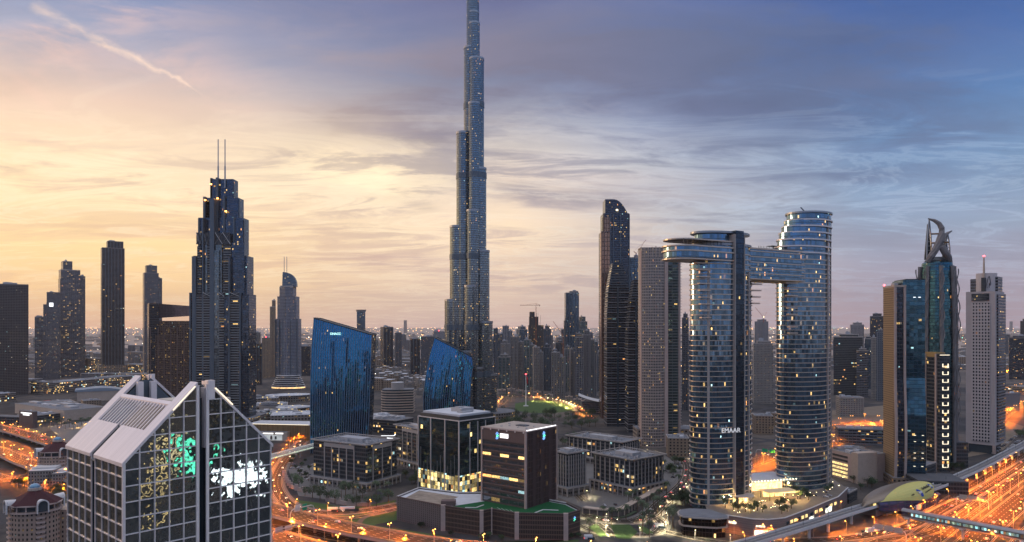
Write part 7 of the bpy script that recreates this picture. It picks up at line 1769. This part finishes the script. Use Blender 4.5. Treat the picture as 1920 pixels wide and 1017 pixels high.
plant(tree_proto('broadleaf_tree', 'leafy tree on the terrace below the arch towers', 'terrace trees below the arch towers', 9, h=7, w=3.6),
      [(1375, 958), (1384, 962), (1398, 960), (1408, 963), (1420, 958), (1430, 961), (1462, 956), (1470, 951), (1476, 960), (1484, 954), (1466, 964), (1500, 936), (1508, 931), (1516, 938), (1494, 928), (1550, 924), (1556, 918), (1535, 915), (1360, 952), (1350, 945)], 9, 12.0)
plant(tree_proto('broadleaf_tree', 'dark tree between arch towers and dark pavilion', 'dark trees behind the pavilion', 10, h=9, w=5), [(1256+U(0, 70), 935+U(0, 20)) for _ in range(18)], 10)
plant(tree_proto('broadleaf_tree', 'tree in the gap beside the metro viaduct', 'trees beside the viaduct', 12, h=8, w=4.4), [(1768+U(0, 40), 876+U(0, 10)) for _ in range(9)]+[(1905+U(0, 20), 808+U(0, 14)) for _ in range(6)]+[(1600+U(0, 40), 905+U(0, 14)) for _ in range(5)], 12)
plant(tree_proto('broadleaf_tree', 'dark tree beside the domed residences', 'trees beside the domed residences', 13, h=10, w=5), [(100+U(0, 18), 930+U(0, 60)) for _ in range(14)]+[(20+U(0, 30), 908+U(0, 12)) for _ in range(5)], 13)
plant(tree_proto('round_bush', 'round clipped bush on the verge below the car park', 'clipped bushes by the car park', 14, h=3.4, w=2.4) if False else tree_proto('broadleaf_tree', 'low bushy tree at the foot of the car park podium', 'bushy trees at the car park', 14, h=4, w=3),
      [(846, 1005), (905, 1012), (915, 1010), (1070, 1010), (1085, 1008), (940, 1013), (790, 990)], 14)
tag(strip(MB(), path([(1110, 969), (1140, 973), (1170, 971), (1192, 961)], 0, 4), -1.4, 1.4, 1.0).build('clipped_hedge', M['leaf']), 'low clipped hedge along the cream colonnade', 'hedge', kind='stuff')
tag(strip(MB(), path([(48, 806), (70, 812), (40, 825), (100, 835)], 0, 6), -5, 5, .5).build('verge_planting', M['leaf']), 'lamp lit planting strip between the two elevated roads', 'planting', kind='stuff')
# =================================================================== vehicles
def car_proto(label, group, col, nm='car'):
    t = thing(nm, label, 'car', (0, 0, -50), 0, group); paint = plain('paint_%d' % int(col[0]*999+col[2]*99), col, .3, .2, var=.03)
    pr = [(-2.2, .35), (-2.25, .75), (-1.9, .95), (-1.35, 1.42), (.35, 1.45), (1.05, 1.0), (2.05, .85), (2.25, .6), (2.2, .35)]
    mb = MB(); n = len(pr)
    for i in range(n): a, b = pr[i], pr[(i+1) % n]; mb.face([(a[0], -.85, a[1]), (b[0], -.85, b[1]), (b[0], .85, b[1]), (a[0], .85, a[1])])
    mb.face([(p[0], -.85, p[1]) for p in pr][::-1]).face([(p[0], .85, p[1]) for p in pr]); mb.build('body', paint, t)
    MB().box(-1.3, .6, -.88, .88, .98, 1.36).build('side_glass', M['glass_d'], t)
    for x in (-1.4, 1.4):
        for y in (-.8, .8): MB().lathe([(0, -.1), (.33, -.1), (.33, .1), (0, .1)], 10).build('wheel', M['rubber'], t); w = t.children[-1]; w.rotation_euler = (pi/2, 0, 0); w.location = (x, y, .33)
    for y in (-.6, .6):
        MB().box(2.12, 2.3, y-.2, y+.2, .55, .8).build('headlight', M['head'], t); MB().box(-2.3, -2.15, y-.2, y+.2, .62, .85).build('taillight', M['tail'], t)
    return t
def drive(protos, pth, lanes, every, jitter, z=.05, rev=False, seed=0, keep=inview, used=set()):
    r = random.Random(seed); nn = sides(pth); cur = 0
    for ln in lanes:
        cur = 0; nxt = r.uniform(0, every)
        for i in range(len(pth)-1):
            sg = (pth[i+1]-pth[i]).length
            while cur+sg >= nxt:
                p = pth[i].lerp(pth[i+1], (nxt-cur)/sg)+nn[i]*ln; nxt += every*r.uniform(.5, 1.6)
                if not keep(p): continue
                pc = r.choice(protos); o = pc if pc.name not in used else copy_tree(pc); used.add(pc.name)
                t_ = pth[i+1]-pth[i]; o.location = (p.x, p.y, p.z+z); o.rotation_euler = (0, 0, atan2(t_.y, t_.x)+(pi if rev else 0))
            cur += sg
cols = [('white', (.7,.7,.7)), ('dark grey', (.06,.06,.07)), ('silver', (.4,.4,.42))]
def fleet(where, grp): return [car_proto('%s car driving %s' % (c, where), grp+', '+c, v) for c, v in cols]
drive(fleet('on the curving elevated road', 'cars on the curving elevated road'), FLY1, (-6, -2, 2, 6), 95, 1, .06, True, 1)
drive(fleet('on the lower elevated road', 'cars on the lower elevated road'), FLY2, (-5, 1, 5), 90, 1, .06, False, 2)
fl = fleet('on the right highway', 'cars on the right highway')
for k_, rv in (('b', False), ('c', False), ('d', True), ('e', True)): drive(fl, SZ[k_], (-6, 0, 6), 100, 1, .16, rv, ord(k_))
drive(fleet('on the service road under the viaduct', 'cars on the service road'), SV, (-2.5, 2.5), 55, 1, .16, False, 5)
drive(fleet('round the palm lined roundabout', 'cars round the roundabout'), B1, (-3, 3), 40, 1, .16, False, 6)
drive(fleet('on the road round the oval lawn', 'cars round the oval lawn'), PK, (-3, 3), 26, 1, .16, True, 7)
drive(fleet('on the road beyond the arch towers', 'cars beyond the arch towers'), X1, (-6, 3, 7), 60, 1, .16, True, 8)
drive(fleet('along the sandy bend', 'cars along the sandy bend'), RAMP, (-2.5, 2.5), 70, 1, .16, False, 9)
def parked():
    r_ = random.Random(8)
    for lab, grp, rows, zz in (('parked car on the sandy yard beside the long office block', 'parked cars on the sandy yard', [((544, 868), (592, 898)), ((548, 878), (585, 904)), ((566, 862), (600, 878))], .1),
                               ('parked car on the terrace below the arch towers', 'parked cars on the terrace', [((1528, 930), (1556, 920)), ((1536, 938), (1560, 928))], 12.1),
                               ('parked car on the lot between pale stone tower and viaduct', 'parked cars by the pale stone tower', [((1862, 852), (1905, 818)), ((1872, 858), (1912, 826))], .1),
                               ('parked car in the office park courts', 'parked cars of the office park', [((1120, 950), (1180, 945)), ((1060, 872), (1100, 862)), ((1245, 885), (1278, 872)), ((1250, 900), (1270, 893))], .1)):
        pr = [car_proto(c_+' '+lab, grp+', '+c_, v_) for c_, v_ in cols]; used = set()
        for p_ in pr:
            for ch in list(p_.children):
                if ch.name.startswith(('headlight', 'taillight')): ch.data = ch.data.copy(); ch.data.materials.clear(); ch.data.materials.append(M['white'] if ch.name.startswith('head') else M['red'])
        for a_, b_ in rows:
            A_, B_ = G(a_[0], a_[1], zz), G(b_[0], b_[1], zz); L_ = (B_-A_).length; n_ = int(L_/3.4); d_ = (B_-A_).normalized()
            for i in range(n_):
                if r_.random() < .66: continue
                q = r_.choice(pr); o = q if q.name not in used else copy_tree(q); used.add(q.name); p = A_+d_*3.4*i; o.location = (p.x, p.y, zz); o.rotation_euler = (0, 0, atan2(d_.y, d_.x)+pi/2+(pi if r_.random() < .4 else 0))
        for p_ in pr:
            if p_.name not in used:
                for ch in list(p_.children): bpy.data.objects.remove(ch)
                bpy.data.objects.remove(p_)
parked()
def bus(label, x, y, rot, L=12.0, z=0.1, col=(.7,.7,.7)):
    p = G(x, y); t = thing('bus', label, 'bus', (p.x, p.y, z), rot)
    MB().box(-L/2, L/2, -1.25, 1.25, .5, 3.1, 0, 0, True).box(-L/2+.1, L/2-.1, -1.15, 1.15, 3.1, 3.3).build('body', plain('bus_paint', col, .4), t)
    MB().box(-L/2+.5, L/2-.5, -1.29, 1.29, 1.5, 2.6).build('window_band', M['glass_d'], t)
    for x_ in (-L*.3, L*.32):
        for y_ in (-1.1, 1.1): MB().lathe([(0, -.15), (.5, -.15), (.5, .15), (0, .15)], 12).build('wheel', M['rubber'], t); w = t.children[-1]; w.rotation_euler = (pi/2, 0, 0); w.location = (x_, y_, .5)
    for y_ in (-.9, .9): MB().box(L/2-.05, L/2+.1, y_-.2, y_+.2, .8, 1.1).build('headlight', M['head'], t); MB().box(-L/2-.1, -L/2+.05, y_-.2, y_+.2, .8, 1.1).build('taillight', M['tail'], t)
bus('white coach parked on the verge road below the long office block', 651, 958, .05, 12.5); bus('shorter white bus parked left of the white coach', 624, 959, .02, 8.5)
bus('lit white bus on the service road under the metro station', 1636, 998, .35+pi, 12); bus('white minibus on the street by the palm roundabout', 1236, 990, -.2, 7); bus('small white van at the foot of the car park', 1103, 1012, 0, 6)
# overhead road signs
def gantry(label, pth_i, pth, w0, w1, signs, z=0.0):
    p = pth[pth_i]; t_ = pth[pth_i+1]-p; rot = atan2(t_.y, t_.x)+pi/2; t = thing('sign_gantry', label, 'road sign', (p.x, p.y, p.z), rot)
    MB().tube([(w0, 0, 0), (w0, 0, 5), (w0+1.2, 0, 7.2), (w0+3, 0, 7.8), (w1-3, 0, 7.8), (w1-1.2, 0, 7.2), (w1, 0, 5), (w1, 0, 0)], .32, 7).build('arched_frame', M['conc_w'], t)
    for (a, b, za, zb, mt, head) in signs:
        s_ = MB().box(a, b, .4, .7, za, zb).build('sign_panel', mt, t)
        if head: MB().box(a, b, .75, .85, zb-1.2, zb).build('sign_header', M['maroon'], s_)
    return t
gp = plain('green_sign_face', (.02,.3,.16), .5); wp = plain('white_sign_face', (.7,.68,.62), .5); gp2 = plain('sign_back', (.5,.42,.36), .6)
ix = min(range(len(FLY1)), key=lambda i: (FLY1[i]-G(575, 968, 9)).length)
gt_ = gantry('arched gantry with green and white direction boards over the curving elevated road', ix, FLY1, -11, 11, [(-6.8, -1.5, 5.4, 10.2, wp, True), (.5, 4.6, 5, 9.8, gp, False)])
ix2 = min(range(len(FLY2)), key=lambda i: (FLY2[i]-G(530, 1008, 8)).length)
gantry('gantry with pale sign backs over the lower elevated road', ix2, FLY2, -11, 11, [(-8, -2, 5.5, 9.5, gp2, False), (0, 6, 5.5, 9, gp2, False)])
for (x, y, lab, kx) in ((1850, 957, 'wide gantry of pale sign backs over the highway, beyond the footbridge', 'b'), (1690, 1012, 'gantry of pale sign backs over the highway, nearer than the footbridge', 'a')):
    i_ = min(range(len(SZ[kx])), key=lambda i: (SZ[kx][i]-G(x, y)).length)
    gantry(lab, i_, SZ[kx], -12, 12, [(-10, -4, 5.8, 9.6, gp2, False), (-3.5, 3, 5.8, 9.6, gp2, False), (3.5, 9.5, 5.8, 9.6, gp2, False)])
i_ = min(range(len(X1)), key=lambda i: (X1[i]-G(1440, 858)).length); gantry('far gantry with two green boards on the road between the arch towers', i_, X1, -15, 15, [(-9, -2, 6, 10, gp, False), (0, 7, 6, 10, gp, False)])
# lattice lit footbridge by the mall
def lattice_bridge():
    a, b = G(462, 872, 8), G(592, 838, 8); d = b-a; L = d.length; rot = atan2(d.y, d.x); a.z = 0
    t = thing('lattice_footbridge', 'white lit lattice footbridge tube between gabled tower and wide blue tower', 'footbridge', a, rot); n = 40; m_ = 10; rr = 3.4
    MB().box(0, L, -2.4, 2.4, 7.0, 7.8, 0, 0, True).build('deck', M['conc'], t); MB().box(0, L, -.2, .2, 12.6, 13).build('ridge_light', M['lit_white'], t)
    mb = MB()
    for i in range(n):
        for j in range(m_):
            w0, w1 = pi*j/m_, pi*(j+1)/m_; x0, x1 = L*i/n, L*(i+1)/n; q = lambda x, w: (x, -rr*cos(w), 7.8+1.55*rr*sin(w))
            mb.tube([q(x0, w0), q(x1, w1)], .16, 3, caps=False)
            mb.tube([q(x0, w1), q(x1, w0)], .16, 3, caps=False)
    mb.build('lattice_shell', M['conc_w'], t); MB().box(0, L, -1.9, 1.9, 7.85, 8.1).build('lit_floor', glow('pale_green_light', (.75, 1, .7, 1), .9, .6, .3), t)
    for x in (L*.3, L*.75): MB().prism(circle(x, 0, 1, 1, 10), 0, 7).build('pier', M['conc'], t)
lattice_bridge()
# =================================================================== towers behind the viewpoint, seen in the mirror glass
def behind():
    r = random.Random(4)
    spots = [(-420, -160, 46, 120, 'grey'), (-330, -300, 40, 210, 'bluegl'), (-210, -380, 44, 150, 'lowlit'), (-90, -330, 36, 230, 'darkgl'), (30, -420, 50, 160, 'beige'), (150, -340, 40, 205, 'grey'), (270, -280, 44, 140, 'lowlit'),
             (380, -180, 40, 190, 'bluegl'), (330, 60, 36, 120, 'beige'), (470, 40, 50, 175, 'darkgl'), (-520, 60, 40, 110, 'lowlit'), (90, -560, 60, 180, 'lowlit'), (-620, -320, 40, 100, 'darkgl'), (-540, -460, 44, 85, 'grey'), (-760, -220, 36, 110, 'lowlit'), (-420, -560, 50, 90, 'beige'), (-700, -520, 46, 120, 'bluegl'), (-180, -620, 50, 75, 'lowlit'), (-250, -760, 60, 95, 'darkgl')]
    nm = ['grey block', 'blue glass tower', 'busy lit office block', 'dark glass tower', 'beige slab', 'grey stepped tower', 'wide lit block', 'second blue tower', 'beige tower', 'broad dark tower', 'lit low block', 'big lit block', 'slim dark tower', 'squat grey block', 'narrow lit tower', 'sandy block', 'tall blue slab', 'low lit slab', 'distant dark slab']
    for i, (x, y, w, h, gl) in enumerate(spots):
        t = thing('unseen_side_tower', '%s reflected in the mirror glass of the near towers' % nm[i], 'tower', (x, y, 0), r.uniform(-.6, .6))
        MB().box(-w/2, w/2, -w*.4, w*.4, 0, h, 0, 1).build('facade', [FC[gl], M['roof']], t); roof_kit(t, -w/2, w/2, -w*.4, w*.4, h, i, 1.5)
    return
behind()
def mirrored(px, py, T):     # the place that shows at photo pixel (px, py) in the gabled tower's glass front
    C, ex = DUSIT; n = Vector((ex.y, -ex.x, 0)); e = Vector((0, 0, H)); d = Vector(((px-960)/F, 1, (HY-py)/F))
    k = (C-e).dot(n)/d.dot(n); p = e+d*k; r_ = d-n*2*d.dot(n); r_ = r_/sqrt(r_.x**2+r_.y**2); return p+r_*T, r_
def screens():
    for px, py, T, w, h, mt, lab in ((450, 893, 190, 24, 11, glow('screen_white', (.92, .97, 1, 1), 6, .7, .16), 'wide white advertising screen on a frame, mirrored in the gabled tower'),
                             (362, 852, 230, 12, 15, glow('screen_green', (.1, 1, .6, 1), 3.5, .8, .3), 'tall green advertising screen on a frame, mirrored in the gabled tower'),
                             (292, 895, 240, 2.6, 40, glow('shaft_amber', (1, .66, .26, 1), 2.4, .95, .3), 'added amber glow shaft, mirrored in the gabled tower'),  # both shafts are unseen glowing strips added for gold streaks in the glass
                             (326, 850, 250, 2.4, 34, glow('shaft_cream', (1, .75, .4, 1), 2.2, .95, .3), 'added cream glow shaft, mirrored in the gabled tower')):
        p, r_ = mirrored(px, py, T); t = thing('advertising_screen' if 'screen' in lab else 'added_glow_shaft', lab, 'screen' if 'screen' in lab else 'tower', (p.x, p.y, 0), atan2(-r_.x, r_.y)*1.0)
        MB().box(-w/2-.8, w/2+.8, .2, 3, p.z-h/2-.8, p.z+h/2+.8, 0, 0, True).build('screen_housing', M['steel_d'], t); MB().box(-w/2, w/2, -.1, .2, p.z-h/2, p.z+h/2, 0, 0, True).build('screen', mt, t)
        for x in (-w*.3, w*.3): MB().tube([(x, 1.5, 0), (x, 1.5, p.z-h/2)], .8, 8).build('post', M['steel'], t)
screens()
# =================================================================== air
hz = MB().box(-14000, 14000, -3000, 19000, -1.0, 950, 0, 0, True).build('haze', None)
hz.data.materials.clear(); hm = bpy.data.materials.new('haze_air'); hm.use_nodes = True; hm.node_tree.nodes.clear(); hg = NT(hm.node_tree)
pv = hg.n('ShaderNodeVolumePrincipled'); ho = hg.n('ShaderNodeOutputMaterial'); hg.t.links.new(pv.outputs[0], ho.inputs['Volume'])
pv.inputs['Color'].default_value = (.95, .88, .86, 1); pv.inputs['Density'].default_value = .000026; pv.inputs['Anisotropy'].default_value = .3
hm.cycles.volume_sampling = 'DISTANCE'; hz.data.materials.append(hm); tag(hz, 'thin evening haze over the whole city', 'haze', kind='stuff')
